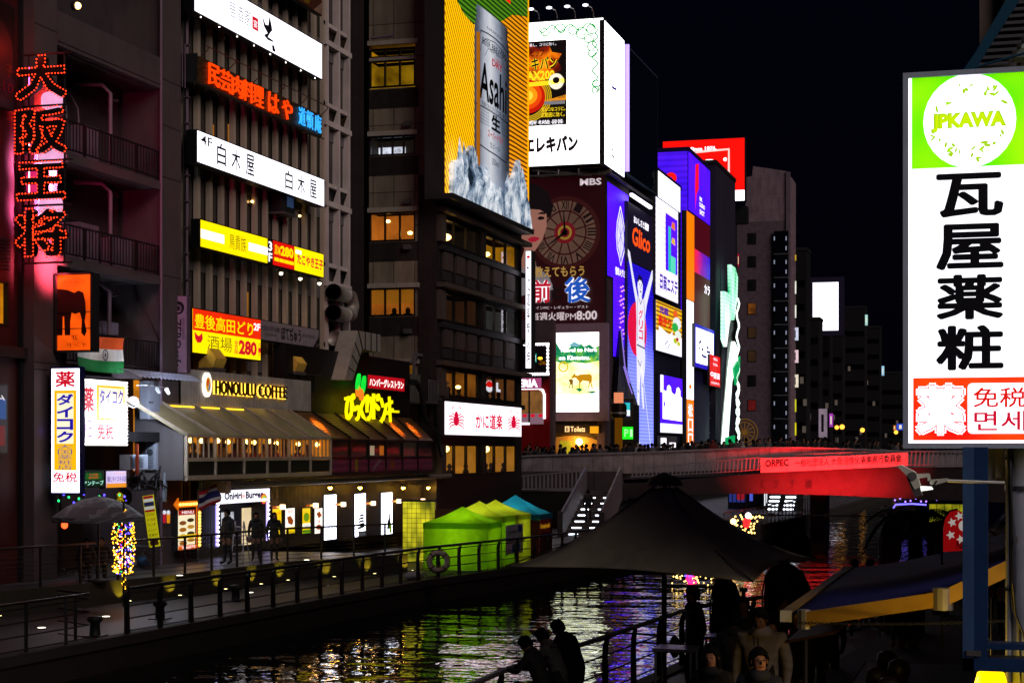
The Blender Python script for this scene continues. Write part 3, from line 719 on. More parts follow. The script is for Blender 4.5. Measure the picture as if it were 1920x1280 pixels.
for nm,(m_,n) in groups.items():
 pts=[]
 for k in range(n):
  c=random.random();z=1.9*c
  w=.30*(1-.25*abs(c-.5));x=random.uniform(-w,w)
  if nm=='red_bulbs':x=random.gauss(-.03,.05)
  if nm=='violet_bulbs':x=random.gauss(.08,.1);z=random.choice((random.gauss(.45,.2),random.gauss(1.35,.25)))
  if nm=='yellow_bulbs' and random.random()<.55:x=random.choice((-1,1))*w*random.uniform(.85,1.05)
  pts.append((x,random.uniform(-.15,.15),max(.02,z)))
 bulbs(t,pts,.018,m_,nm[:-1],100,5)
for k in range(8):
 x=-.3+.6*k/7;MB().tube([(x,0,0),(x+.05,.06,.7),(x-.04,-.05,1.3),(x,0,1.95)],.006,4).build('wire',BLACK,t)
p=pt_z(217,1180,.8)
t=thing('light_wrapped_post','black post wrapped in small yellow bulbs beside the fairy lights','post',Matrix.Translation((bx+.95,by-.3,.75)))
MB().tube([(0,0,0),(0,0,2.9)],.035,8).build('shaft',BLACK,t);bulbs(t,[(.05*math.cos(k*1.3),.05*math.sin(k*1.3),.5+2.3*k/46) for k in range(46)],.016,BULB_Y,n=5)
t=thing('light_garland','garland of blue and green bulbs draped down the corner beneath the tall pharmacy sign','fairy lights',pt_d(92,1030,51.5))
P=[(0,0,.1*k) for k in range(0,16)];mb=[];mg=[];wire=[]
for k in range(34):
 q=pt_d(91+(0 if k<18 else (k-18)*9.5),1040-k*5.5 if k<18 else 934+8*math.sin(k*1.7),51.5)-Vector(pt_d(92,1030,51.5));wire.append(tuple(q));(mb if k%2 else mg).append(tuple(q))
bulbs(t,mb,.035,BULB_B);bulbs(t,mg,.035,BULB_G);MB().tube(wire,.008,4).build('wire',BLACK,t)
t=thing('red_lantern','small red lantern glowing under the parasol','lantern',pt_d(121,984,52.5));MB().ball((0,0,0),(.1,.1,.11),10,8).build('shade',glow('red_lantern_glow','#ff4a20',4),t,True);MB().lathe([(.05,.1),(.05,.13)],8).build('cap',BLACK,t);MB().tube([(0,0,.13),(0,0,.5)],.006,4).build('cord',BLACK,t)
def stool(label,px,py,red=False,grp='stools and chairs under the parasol'):
 t=thing('stool',label,'stool',pt_z(px,py,GP+.002),grp)
 MB().lathe([(.17,.44),(.18,.46),(.17,.48)],12).build('seat',paint('stool_seat','#2a1a18',.5),t)
 for k in range(4):g=math.pi/4+k*math.pi/2;MB().tube([(.11*math.cos(g),.11*math.sin(g),.44),(.19*math.cos(g),.19*math.sin(g),0)],.014,5).build('leg',paint('stool_leg','#58302a',.5),t)
 MB().tube([(.16*math.cos(q*math.pi/4+.78),.16*math.sin(q*math.pi/4+.78),.2) for q in range(8)],.009,4,True).build('foot_ring',DARK,t)
stool('wooden legged stool nearest the yellow banner',283,1066);stool('wooden legged stool left of the folding table',236,1068);stool('dark stool in the shadow directly under the parasol',150,1075);stool('dark stool at the left end of the seats under the parasol',112,1080)
t=thing('folding_table','small folding table with white bags beneath it beside the stools','table',pt_z(258,1064,GP+.002));MB().box(-.5,.5,-.3,.3,.68,.72).build('tabletop',paint('table_top','#5a6068',.4),t)
for sx in (-1,1):MB().tube([(sx*.4,-.25,0),(-sx*.35,-.25,.68)],.014,5).build('leg',DARK,t);MB().tube([(sx*.4,.25,0),(-sx*.35,.25,.68)],.014,5).build('leg',DARK,t)
for k,(dx,c,nm) in enumerate(((-.22,'#b8bcc4','white plastic bag under the folding table'),(.18,'#3c6ea0','pale blue plastic bag under the folding table'))):
 q=pt_z(258,1064,GP+.002);t=thing('plastic_bag',nm,'bag',q+Vector((dx,0,0)));mb=MB();mb.ball((0,0,.2),(.2,.17,.2),10,7)
 mb.v=[(x+.03*math.sin(9*z+5*x),y+.03*math.cos(11*z),z) for x,y,z in mb.v];mb.build('bag_body',paint('bag'+str(k),c,.4,bump=0),t,True);MB().tube([(-.05,0,.38),(0,0,.5),(.06,0,.38)],.012,4).build('tie',WHITE_S if False else paint('bag_tie','#9a9ca4',.5),t)
fV=FY(50.2);xw=fV.x(277)-fV.x(254)
t=thing('yellow_banner','leaning yellow restaurant banner with a red white and blue flag printed on top','banner',fV.at(280,1026,0)@Matrix.Rotation(R(8.5),4,'Z'))
hB=fV.y(264,929)-fV.y(264,1026);MB().box(0,xw*.9,0,hB,-.02,0).build('banner_cloth',glow('banner_yellow','#d8d010',.45),t)
for a,c_,m_ in ((.94,.99,'#a01020'),(.88,.93,'#d8d8e0'),(.79,.87,'#1c2050'),(.73,.78,'#d8d8e0'),(.68,.72,'#a01020')):MB().box(.02,xw*.9-.02,hB*a,hB*c_,0,.006).build('flag_stripe',glow('flag_print'+m_[1:],m_,.4),t)
for k,(tx,c_) in enumerate((('RESTAURANT','#b01810'),('タイ料理','#b01810'),('ランチ','#201810'),('メニュー','#201810'),('営業中','#201810'))):
 MB().text(tx,.05,hB*(.6-.1*k),xw*.9-.05,hB*(.66-.1*k),.006).build('lettering',paint('banner_print'+c_[1:],c_,.6,bump=0),t)
MB().box(.05,xw*.9-.05,hB*.03,hB*.15,0,.006).build('photo_print',paint('banner_photo','#6a3020',.6),t)
MB().tube([(xw*.95,-.2,-.04),(xw*.95,hB+.1,-.04)],.015,6).build('pole',DARK,t)
t=thing('round_lantern_sign','black round hanging sign with a yellow character above the parasol','sign',fV.at(233,932,.2))
MB().ball((0,0,0),(.27,.3,.2),14,8).build('globe',BLACK,t,True);MB().text('象',-.16,-.14,.1,.18,.2).build('lettering',glow('lantern_yellow','#e0c008',.7),t);MB().text('THAI',-.15,-.26,.12,-.18,.17).build('lettering',_M['lantern_yellow'],t)
s=Sign('beer_sign','small sign shaped as a red and an amber drink glass side by side',fV,305,320,955,980,.08,None,None)
for k,c_ in enumerate(('#b0142c','#e08a10')):
 a=.04+.5*k;s.poly([(a,.3),(a+.42,.3),(a+.38,1),(a+.04,1)],glow('drink'+str(k),c_,.8),'glass');s.disc(a+.21,.2,.21,.16,glow('foam_white','#d8dce8',.8),'foam')
fM=FX(-26.3)
s=Sign('menu_light_box','lit menu board with food pictures and a red heading',fM,334,365,957,1031,.15,glow('menu_panel','#f0e4c0',1.0),DARK,rim=.03)
s.rect(0,0,1,.12,glow('menu_red','#a81414',.8));s.text('MENU',.2,.02,.9,.09,WHITE_S)
for k in range(4):
 s.disc(.25,.32+.17*k,.2,.055,glow('dish'+str(k),('#8a4a20','#b06a1c','#6a2a14','#a05a10')[k],.7),'dish');s.disc(.72,.26+.17*k,.2,.05,glow('dish_b'+str(k%2),('#30241c','#c89030')[k%2],.7),'dish')
s.rect(0,.62,1,.72,glow('menu_yellow','#f0c810',.9));s.rect(0,.9,1,1,glow('menu_orange','#e86010',.9));s.text('セット',.1,.64,.9,.71,INK);s.text('280円',.1,.91,.9,.99,WHITE_S)
t=thing('arrow_light','arrow shaped light with yellow bulbs bent round the menu board','light',fM.M@Matrix.Translation((s.x0,s.y0,.05)))
mb=MB();mb.box(-.05,s.w+.32,s.h+.1,s.h+.3,-.05,0);mb.box(s.w+.1,s.w+.32,.0,s.h+.1,-.05,0);mb.prism([(-.05,s.h+.02),(-.35,s.h+.2),(-.05,s.h+.42)],-.05,0);mb.build('arrow_body',glow('arrow_face','#e06a08',.8),t)
bulbs(t,[((s.w+.2)*k/7,s.h+.2,.03) for k in range(8)]+[(s.w+.21,.1+(s.h-.1)*k/11,.03) for k in range(11)],.05,glow('arrow_bulb','#ffc850',4))
f2=FX(-27.6);o2=f2.x(345)
L2= lambda px:f2.x(px)-o2;H2= lambda px,py:f2.y(px,py)-GP
B2=thing('finned_building','tall building with upright concrete fins and a white lattice carrying stacked sign boards','building',f2.M@Matrix.Translation((o2,GP,0)))
FIN=paint('fin_concrete','#a49484',.85,scale=.8,bump=.3);LAT=paint('lattice_concrete','#c0b2b0',.8,scale=.8,bump=.2)
xe,xl,xr=L2(610),L2(655),L2(692);HT2=24.5
DGLASS=NT('fin_window_glass');DG=DGLASS.set(DGLASS.ramp(DGLASS.noise(DGLASS.coord((.6,.6,.6)),1.1,3),[(.3,(.012,.010,.010)),(.7,(.035,.03,.028))]),.12,spec=.6)
fl=[H2(480,660)+3.35*k for k in range(0,7)]
B2Z=5.3
mb=MB()
for a in fl:mb.box(.0,xl,a-.75,a,-.21,-.14)
mb.box(0,xl,B2Z,HT2,-4,-.22);mb.box(0,xl,0,B2Z,-4,-3);mb.box(0,xr,HT2,HT2+.8,-4,.1)
mb.build('wall',CONC_D,B2)
for a,c in zip(fl,fl[1:]):MB().box(.02,xl,a+.001,c-.751,-.215,-.19).build('window_strip',DG,B2)
nf=14
mb=MB().prism([(-.13,0),(.13,0),(.11,.16),(-.11,.16)],B2Z,HT2);mb=MB().add([(x,z,y-.16) for x,y,z in mb.v],[f[::-1] for f in mb.f]);base=None
for k in range(nf):
 x=.2+(xe-.3)*k/(nf-1)
 M=Matrix.Translation((x,0,0))
 if base is None:base=mb.build('fin',FIN,B2,M=M)
 else:dup(base,B2,M)
lx=[xe-.02,(xe+xl)/2-.1,xl-.3]
for a,c in zip(fl,fl[1:]):
 MB().box(xe-.2,xl,c-.22,c,-.25,.12).build('lattice_beam',LAT,B2);MB().box(xe-.2,xl,a+.62,a+.78,-.25,.0).build('lattice_beam',LAT,B2)
 for x in lx:
  b=MB();p=[(.1,a),(.1,c-.22),(-.2,c-.22),(-.26,a+.8),(.02,a+.62),(-.2,a)]
  b.add([(x+dx,y,z) for dx in (0,.16) for z,y in p],[(0,1,2,3,4,5)[::-1],(6,7,8,9,10,11)]+[(i,(i+1)%6,6+(i+1)%6,6+i) for i in range(6)]);b.build('lattice_blade',LAT,B2)
b=MB();b.box(xl,xr,0,HT2,-4,-.35)
b.build('ribbed_wall',paint('ribbed_metal_back','#2a2424',.5,.4),B2)
base=None
for k in range(16):
 M=Matrix.Translation((xl+.04+(xr-xl-.08)*k/16,0,0))
 if base is None:base=MB().box(0,.07,0,HT2,-.35,-.2).build('wall_rib',paint('ribbed_metal','#3e3636',.45,.5),B2,M=M)
 else:dup(base,B2,M)
MB().tube([(.02,0,.1),(.02,HT2,.1)],.06,6).build('downpipe',PIPE,B2);MB().tube([(-.12,0,.05),(-.12,HT2,.05)],.03,6).build('cable_duct',BLACK,B2)
for k in range(26):MB().box(-.1,.08,.6+k*.9,.64+k*.9,.05,.2).build('pipe_clip',PIPE,B2)
for px0,px1,yt,yb in ((395,410,228,252),(436,448,232,270),(462,474,545,600)):
 MB().box(L2(px0),L2(px1),H2(px0,yb),H2(px0,yt),-.188,-.18).build('lit_window',room_mat('amber_strip','#c07818',.5),B2)
t=thing('window_air_conditioner','small window air conditioner with a bluish face below the white fourth floor sign','air conditioner',f2.at(514,402,.05))
MB().box(0,1.2,.1,.9,-.5,.35).build('casing',DARK,t);MB().box(.45,1.05,.35,.8,.35,.37).build('screen',glow('bluish_screen','#2c4468',.5),t);MB().box(-.05,1.25,.02,.1,-.5,.45).build('shelf',STEEL,t)
for k,(px,py) in enumerate(((390,232),(390,352),(473,378),(562,405))):
 t=thing('wall_lamp',('candle shaped amber lamp between the fins above the fourth floor sign','tiny white lamp between the fins under the left end of the fourth floor sign','tiny lamp between the fins under the middle of the fourth floor sign','tiny amber lamp between the fins beside the window air conditioner')[k],'lamp',f2.at(px,py,-.1))
 MB().ball((0,0,0),(.06,.12 if not k else .05,.06),8,6).build('bulb',WARM_S,t,True);MB().tube([(0,-.9 if not k else -.2,-.05),(0,-.05,-.02)],.03,6).build('stem',glow('lamp_stem','#b07818',.6) if not k else DARK,t)
fS=FX(-26.95)
BK=paint('sign_back_casing','#0c0b10',.5)
s=Sign('poster','brown poster with dark fruit pictures cut off at the top edge above the white board',fS,520,603,-120,28,.2,paint('brown_poster','#4a2416',.6),BK,z0=fS.y(603,29),z1=fS.y(603,-140),rim=.03)
s.disc(.2,.9,.12,.06,paint('dark_fruit','#2a0c18',.5),'fruit');s.disc(.45,.86,.12,.06,_M['dark_fruit'],'fruit');s.disc(.62,.93,.09,.05,paint('ochre_fruit','#7a5a14',.5),'fruit');s.poly([(.8,1),(1,.86),(1,1)],paint('pale_print','#8a6a58',.6))
s=Sign('white_sign','topmost white lit sign board with a black bird and thin grey lettering',fS,365,603,-2,24,.4,WHITE,BK,rim=.04,z0=fS.y(603,148),z1=fS.y(603,84))
GREY_P=glow('grey_print','#8a9098',.6);PALE_P=glow('pale_grey_print','#c0c8d0',.8)
s.text('居酒家',.235,.25,.40,.66,GREY_P);s.rect(.41,.32,.455,.66,INK_RED,'seal');s.text('宴',.418,.4,.448,.6,WHITE_S)
s.poly([(.49,.2),(.51,.36),(.535,.34),(.545,.08),(.56,.3),(.565,.42),(.545,.54),(.53,.66),(.57,.68),(.575,.72),(.53,.74),(.50,.66),(.53,.56),(.50,.42)],INK,'bird');s.poly([(.565,.82),(.58,.8),(.585,.88),(.592,.9),(.59,.96),(.57,.97)],INK,'bird')
s.text('DOMA-DOMA',.61,.38,.82,.58,PALE_P)
for k in range(8):
 t=MB().ball((s.w*(.05+.9*k/7),-.09,-.05),.025,6,4).build('underside_bulb',BULB_W,s.root)
s=Sign('neon_sign','long brown mesh board with orange neon characters and three blue ones',fS,368,603,103,150,.15,None,None,z0=fS.y(368,151),z1=fS.y(368,103))
MESH_B=NT('brass_mesh');vq=MESH_B.n('ShaderNodeTexVoronoi');vq.inputs['Scale'].default_value=16;MESH_B.l(MESH_B.coord(),vq.inputs[0])
MESHM=MESH_B.set(MESH_B.ramp(vq.outputs['Distance'],[(.15,(.32,.21,.05)),(.5,(.05,.03,.015))]),.45,.6)
MB().box(0,s.w,0,s.h,-.25,0).build('mesh_panel',MESHM,s.root)
def neon(root,ch,x0,y0,x1,y1,z,mat,r=.03,bold=.0,vertical=False):
 lp,bb=outline_loops(ch,bold);mb=MB()
 for l in lp:
  P=[(x0+(p[0]-bb[0])/(bb[2]-bb[0])*(x1-x0),y0+(p[1]-bb[1])/(bb[3]-bb[1])*(y1-y0),z) for p in l]
  mb.tube(P,r,4,True)
 return mb.build('neon_tube',mat,root)
NEO=glow('orange_neon','#ff3e06',2.2);NEB=glow('blue_neon','#30a8ff',1.3)
xs=[.075,.16,.245,.325,.405,.525,.64]
for ch,x in zip('民芸肉料理はや',xs):
 w=.08 if ch not in 'はや' else .085
 c=MB();c.text(ch,s.w*x,s.h*.06,s.w*(x+w),s.h*.92,.02,.06,.0);c.build('letter_body',glow('orange_letter_face','#ff4004',1.3),s.root)
for ch,x in zip('道頓庵',(.78,.85,.925)):
 neon(s.root,ch,s.w*x,s.h*.12,s.w*(x+.058),s.h*.9,.06,NEB,.018)
mb=MB();mb.tube([(.3,s.h+.35,.25),(s.w+.1,s.h+.35,.25)],.02,5)
mb.build('top_rail',paint('rust_rail','#4a1c10',.6),s.root)
for k in range(6):x=.4+(s.w-.4)*k/5;MB().tube([(x,s.h,-.05),(x,s.h+.25,.25),(x,s.h+.35,.25)],.02,5).build('bracket',_M['rust_rail'],s.root)
MB().tube([(0,-.08,.1),(s.w,-.08,.1)],.025,5).build('bottom_rail',DARK,s.root);MB().box(-.05,0,-.05,s.h+.05,-.6,.05).build('end_frame',DARK,s.root)
for xx in (-.45,-.25):MB().tube([(xx,-.3,-.3),(xx,s.h+.3,-.3)],.02,5).build('ladder_rail',PIPE,s.root)
s=Sign('white_sign','white lit sign board of the fourth floor with the same black name twice',fS,370,607,245,303,.4,WHITE,BK,rim=.04)
s.text('4F',.02,.08,.1,.38,INK,bold=.01)
for a in (.13,.65):
 for k,ch in enumerate('白木屋'):s.text(ch,a+.105*k,.12 if a<.2 else .16,a+.065+.105*k,.86,INK,bold=.022)
 s.text('印',a+.315,.66,a+.335,.9,glow('pink_print','#f0a0b0',.9))
s=Sign('yellow_sign','yellow lit sign board with two white name strips on the third floor',fS,376,501,412,462,.35,YEL_L,BK,rim=.04)
s.rect(.0,.34,.33,.68,WHITE_S,'white_strip');s.rect(.7,.36,1,.68,WHITE_S,'white_strip');OL=glow('olive_print','#8a7a10',.6)
s.text('TORIKIZOKU',.03,.42,.30,.58,PALE_P);s.text('TORIKIZOKU',.73,.44,.97,.6,PALE_P);s.text('鳥貴族',.4,.2,.65,.8,OL)
yz0,yz1=s.y0 if hasattr(s,'y0') else 0,s.y1
s=Sign('floor_sign','narrow black board with white three and letter between the yellow signs',fS,501,511,430,490,.33,BK,BK,z0=yz0,z1=yz1,rim=.0);s.text('3',.15,.08,.85,.48,WHITE_S,bold=.03);s.text('F',.15,.55,.85,.92,WHITE_S,bold=.03)
s=Sign('price_sign','red lit price board reading two hundred eighty yen on the third floor',fS,511.5,551.5,430,490,.35,glow('red_price_panel','#d80f08',.95),BK,z0=yz0,z1=yz1,rim=.03)
YT=glow('yellow_lettering','#ffe000',1.0)
s.text('280',.34,.12,.95,.55,YT,bold=.05);s.text('全品',.06,.12,.2,.55,YT,vert=True,bold=.02);s.text('¥',.2,.2,.33,.55,YT,bold=.02)
for k in range(4):s.rect(.06+.23*k,.68,.25+.23*k,.82,YT,'yellow_dash')
s=Sign('yellow_sign','yellow lit octopus dumpling shop board with red brush lettering',fS,552,606,476,518,.35,YEL_L,BK,z0=yz0,z1=yz1,rim=.03)
s.text('たこやき王子',.08,.26,.98,.72,INK_RED,bold=.05);s.rect(.03,.12,.22,.28,WHITE_S,'tag');s.text('大阪',.05,.15,.2,.26,PALE_P);s.text('どうとんぼり',.8,.8,.96,.86,glow('orange_small_print','#e07010',.8))
SPOTM=glow('spot_bulb','#fff0c8',10)
for px,py in ((527,511),(563,521),(599,530)):
 t=thing('sign_spotlight','small downward spotlight under the price and dumpling boards','spotlight',fS.at(px,py,.15),'spotlights under the third floor boards')
 MB().lathe([(.1,0),(.05,.1),(.02,.12)],10,M=Matrix.Rotation(R(-90),4,'X')).build('shade',BLACK,t);MB().ball((0,-.03,0),.07,8,5).build('bulb',SPOTM,t,True);MB().tube([(0,.1,0),(0,.25,-.2)],.015,5).build('arm',BLACK,t)
 lamp('beam','SPOT',40,(1,.62,.22),Matrix.Translation((0,-.1,0))@Matrix.Rotation(R(-78),4,'X'),t,spot_size=R(80),spot_blend=.8,shadow_soft_size=.05)
s=Sign('chicken_sign','red and yellow lit chicken bar board with the price in red at its right',fS,361,488,578,660,.4,YEL_L,BK,rim=.04)
RO=NT('red_orange_panel');spx=RO.n('ShaderNodeSeparateXYZ');RO.l(RO.coord(),spx.inputs[0])
ROM=glow('red_orange_light_panel','#f02a04',1.05,.25,.5)
s.rect(0,0,1,.49,ROM,'red_field');s.text('豊後高田どり',.02,.1,.88,.44,YT,bold=.025);s.text('2F',.885,.1,.99,.28,WHITE_S,bold=.03)
s.text('酒場',.19,.56,.55,.9,OL);s.text('全品',.585,.57,.64,.92,INK_RED,vert=True,bold=.02);s.text('280',.65,.56,.93,.92,INK_RED,bold=.05);s.text('均一円',.95,.57,.99,.94,INK_RED,vert=True)
s.poly([(.02,.54),(.05,.6),(.075,.62),(.1,.58),(.115,.54),(.125,.66),(.1,.76),(.06,.77),(.03,.68)],INK_RED,'bird_emblem')
s=Sign('grey_sign','unlit lilac grey okonomiyaki board with black brush lettering',fS,489,597,600,636,.3,paint('lilac_grey_board','#8a7e88',.6,bump=0),BK,rim=.03)
s.text('大阪お好み焼',.0,.22,.30,.52,bk);s.text('ぼてぢゅう',.33,.12,.67,.88,bk,bold=.03);s.text('BOTEJYU',.70,.36,.93,.58,paint('grey_print_flat','#4a444c',.6,bump=0));s.text('OKONOMIYAKI',.05,.62,.24,.74,_M['grey_print_flat'])
s.poly([(1,.35),(1,1),(.9,1)],BK,'corner');s.text('2F',.94,.8,.985,.96,_M['lilac_grey_board'])
HOOD=paint('hood_painted_gold_light','#e0b850',.5,.2)  # yellow light from the sign above put into the hood colour
for px,py,lab in ((383,690,'dull metal exhaust hood standing before the chicken bar board'),(538,697,'bright yellow lit metal exhaust hood below the lilac grey board')):
 t=thing('exhaust_hood',lab,'vent hood',f2.at(px,py,.35))
 b=MB().prism([(0,0),(.75,0),(.95,.55),(.55,1.15),(.0,.35)],0,1.2);b.v=[((z-.6)*.72,y*.58,x*.7) for x,y,z in b.v];b.f=[f[::-1] for f in b.f];b.build('hood',HOOD,t)
 MB().box(-.48,.48,-.12,.0,-.05,.6).build('collar',STEEL,t)
DUCTM=paint('duct_metal','#a09a92',.45,.25,bump=.05)
t=thing('duct_pipes','bent silver exhaust pipes coming out of the wall beside the lattice','duct',f2.at(612,620,.1))
for k,(y0_,dz) in enumerate(((1.6,0.3),(.75,.3))):
 MB().tube([(0,y0_,dz),(1.4,y0_,dz)],.33,12).build('pipe',DUCTM,t,True)
MB().tube([(1.4,1.6,.3),(1.9,1.55,.3),(2.15,1.2,.3),(1.9,.8,.3),(1.4,.75,.3)],.33,12).build('pipe_bend',DUCTM,t,True)
MB().tube([(.2,-.3,.3),(1.2,-.35,.3),(2.0,-.5,.3)],[.33,.33,.2],12).build('pipe',DUCTM,t,True)
for y0_ in (1.6,.75):MB().lathe([(.36,0),(.36,.08)],14,M=Matrix.Translation((.0,y0_,.3))@Matrix.Rotation(R(90),4,'Y')).build('collar',DARK,t)
t=thing('square_duct','slanting square sheet metal duct lit gold on its upper segments','duct',f2.at(612,712,.6))
b=MB().prism([(0,0),(.9,0),(2.0,1.35),(4.2,1.35),(4.2,2.1),(1.5,2.1)],0,.8);b.build('duct_body',DUCTM,t)
for k in range(5):a=k/4;MB().prism([(a*1.5-.02,a*2.1),(a*1.5+.05,a*2.1),(.95+a*1.1,a*1.35),(.88+a*1.1,a*1.35)],.8,.83).build('seam',DARK,t)
for k in range(3):x=2.3+.7*k;MB().box(x,x+.06,1.33,2.12,.8,.83).build('seam',DARK,t)
f3=FX(-26.6);o3=f3.x(335);L3= lambda px:f3.x(px)-o3;H3= lambda px,py:f3.y(px,py)-GP
P3=thing('cafe_building','low cafe building with a board-marked concrete wall and a glazed terrace on its upper floor','building',f3.M@Matrix.Translation((o3,GP,0)))
we=L3(583);wz0,wz1=H3(335,757),H3(335,690)
MK=NT('board_marked_concrete');fz=MK.noise(MK.coord((14,.35,14)),1.0,4);f0z=MK.noise(MK.coord(),.8,4)
MK.bump(fz,.5,.03);MKM=MK.set(MK.mix(1.0,MK.ramp(fz,[(.3,(.24,.21,.20)),(.6,(.46,.42,.40))]),MK.ramp(f0z,[(.3,(.6,)*3),(.7,(1.1,)*3)]),'MULTIPLY'),.85)
MB().box(0,we,wz0,wz1,-.4,0).build('parapet_wall',MKM,P3)
MB().box(0,we,wz1-.5,wz1-.3,-1.2,-.4).build('roof',CONC_D,P3)
fG=FX(-25.6);g0,g1=fG.x(350)-o3,fG.x(620)-o3;ze,zs,zb_=fG.y(350,817)-GP,fG.y(350,862)-GP,fG.y(350,894)-GP
CREAM=paint('cream_metal','#b0a090',.5,.2)
edges=[fG.x(p)-o3 for p in (350,404,457.5,501,542.5,582,620)]
xw=[p-.0 for p in edges];we2=L3(583)
top=[0+(we2)*k/6 for k in range(7)]
SG=NT('sloped_roof_glass');SGM=SG.set(SG.ramp(SG.noise(SG.coord((.8,.8,.8)),.9,3),[(.3,(.25,.22,.12)),(.7,(.42,.37,.22))]),.25,spec=.5)
ox=edges[0]-0
for k in range(6):
 a0,a1,b0,b1=top[k]-.1+.9,top[k+1]-.1+.9,edges[k],edges[k+1]
 a0,a1=edges[k]-1.9+.3*k*.0,edges[k+1]-1.9
 b=MB();b.add([(b0,ze+.03,1.0),(b1,ze+.03,1.0),(a1,wz0,.0),(a0,wz0,.0),(b0,ze-.02,.97),(b1,ze-.02,.97),(a1,wz0-.05,-.02),(a0,wz0-.05,-.02)],[(0,1,2,3),(7,6,5,4),(0,4,5,1),(1,5,6,2),(2,6,7,3),(3,7,4,0)])
 rp=b.build('sloped_glazing',SGM,P3)
 MB().tube([(b0,ze+.06,1.01),(a0,wz0+.02,.02)],.05,6).build('rafter',CREAM,rp)
 if k in (1,2,3):MB().box(a0+.15,a1-.1,wz0-.12,wz0-.06,.06,.1).build('light_strip',glow('amber_strip_light','#ffc020',3),rp)
MB().tube([(edges[6],ze+.06,1.01),(edges[6]-1.9,wz0+.02,.02)],.05,6).build('rafter',CREAM,P3)
b=MB()
b.box(g0,g1,ze-.04,ze+.06,.92,1.03);b.box(g0,g1,zs-.05,zs+.05,.92,1.03);b.box(g0,g1,zb_-.1,zb_+.04,.9,1.05);b.box(g0,g1,zb_-.12,zb_-.1,-.1,1.0)
b.build('terrace_frame',CREAM,P3)
for k in range(7):MB().box(edges[k]-.04,edges[k]+.05,zb_+.041,ze-.041,.93,1.04).build('terrace_post',CREAM,P3)
for k in range(6):
 x0,x1=edges[k]+.051,edges[k+1]-.041
 MB().box(x0,x1,zb_+.045,zs-.055,.94,.97).build('lower_panel',tiles('lattice_panel','#2c2a26','#0e0d0c',.06,.06,.7),P3)
 mn=5;w=MB().box(x0,x1,zs+.051,zs+.075,.95,1.0).build('window_frame',CREAM,P3)
 for q in range(1,mn):xx=x0+(x1-x0)*q/mn;MB().box(xx-.014,xx+.014,zs+.076,ze-.041,.95,1.0).build('mullion',CREAM,w)
 MB().box(x0,x1,zs+.051,ze-.041,.955,.962).build('pane',GLASS,w)
CAFE=room_mat('cafe_room','#c87a18',1.0,.75,1.4)
b=MB();b.box(g0,g1,zb_,6.2,-.9,-.8);b.box(g1,g1+.05,zb_,ze-.05,-.8,.92)
b.build('cafe_room_wall',CAFE,P3);b=MB().box(g0-.12,g0,zb_-.1,ze,-.8,.93);b.add([(g0-.12,ze,.93),(g0-.12,ze,-.8),(g0-.12,wz0,-.8),(g0-.12,wz0,.0),(g0,ze,.93),(g0,ze,-.8),(g0,wz0,-.8),(g0,wz0,.0)],[(0,3,2,1),(4,5,6,7),(0,4,7,3)]);b.build('end_wall',CONC_D,P3)
MB().box(g0,g1,zb_-.1,zb_,-.8,.9).build('cafe_floor',paint('cafe_floor','#3a2414',.6),P3)
b=MB()
for k in range(9):x=g0+.5+(g1-g0-1)*k/8;b.box(x-.12,x+.12,zb_,ze+.3,-.79,-.6)
b.build('cafe_pillars',paint('cafe_wood','#5a3412',.5),P3)
MB().box(g0,g1,zs-.35,zs-.28,-.2,.6).build('counter',_M['cafe_wood'],P3)
for px,py in ((357,825),(378,826),(408,826),(427,828),(462,828),(476,829),(518,831),(559,832),(595,833),(505,827)):
 t=thing('pendant_lamp','round warm pendant lamp hanging behind the cafe windows','lamp',Matrix.Translation(pt_x(px,py,-26.1)),'pendant lamps behind the cafe windows')
 MB().ball((0,0,0),.085,10,7).build('globe',WARM,t,True);MB().tube([(0,0,.08),(0,0,.7)],.006,4).build('cord',BLACK,t)
lamp('room_light','AREA',60,(1,.6,.18),Matrix.Translation(((g0+g1)/2,ze+.6,-.1))@Matrix.Rotation(R(90),4,'X'),P3,size=9,size_y=.8,shape='RECTANGLE')
s=Sign('cafe_name_sign','halo lit dark letters of the coffee shop on the board-marked wall with a round emblem',f3,373,534,700,742,.05,None,None,out=.03)
y0s=.0
LT=paint('dark_bronze_letter','#2a1c10',.4,.4);HALO=glow('halo_strip','#ffc840',2.5)
h0=(f3.y(400,738)-s.y0);h1=f3.y(400,713)-s.y0
for tx,p0,p1 in (('HONOLULU',399,474),('COFFEE',480,533)):
 a,c=f3.x(p0)-s.x0,f3.x(p1)-s.x0
 b=MB();b.text(tx,a,h0,c,h1,.05,.06,0);o=b.build('letters',LT,s.root)
 b=MB();b.text(tx,a-.015,h0-.025,c+.025,h1+.0,.0,.03,.018);b.build('halo',HALO,o)
cx_,cy_=f3.x(384)-s.x0,f3.y(384,721)-s.y0
b=MB();b.disc(cx_,cy_,.29,.42,0,28,depth=.1);o=b.build('emblem',glow('emblem_white','#fff4e0',1.4),s.root)
MB().disc(cx_,cy_,.19,.26,.1,24,depth=.006).build('emblem_field',glow('emblem_gold','#d8a020',.8),o);MB().prism([(cx_-.1,cy_+.2),(cx_+.06,cy_+.15),(cx_-.02,cy_-.05),(cx_-.13,cy_-.02)],.106,.112).build('emblem_red',glow('emblem_red_print','#c8401c',.8),o);MB().prism([(cx_-.02,cy_-.2),(cx_+.14,cy_-.16),(cx_+.08,cy_+.08)],.106,.112).build('emblem_blue',glow('emblem_blue_print','#5878b0',.8),o)
f4x0=edges[6]+.06;f4x1=fG.x(812)-o3
P4=thing('burger_restaurant','dark restaurant terrace with orange lit sloping roof panes and a purple graphic band','restaurant',f3.M@Matrix.Translation((o3,GP,0)))
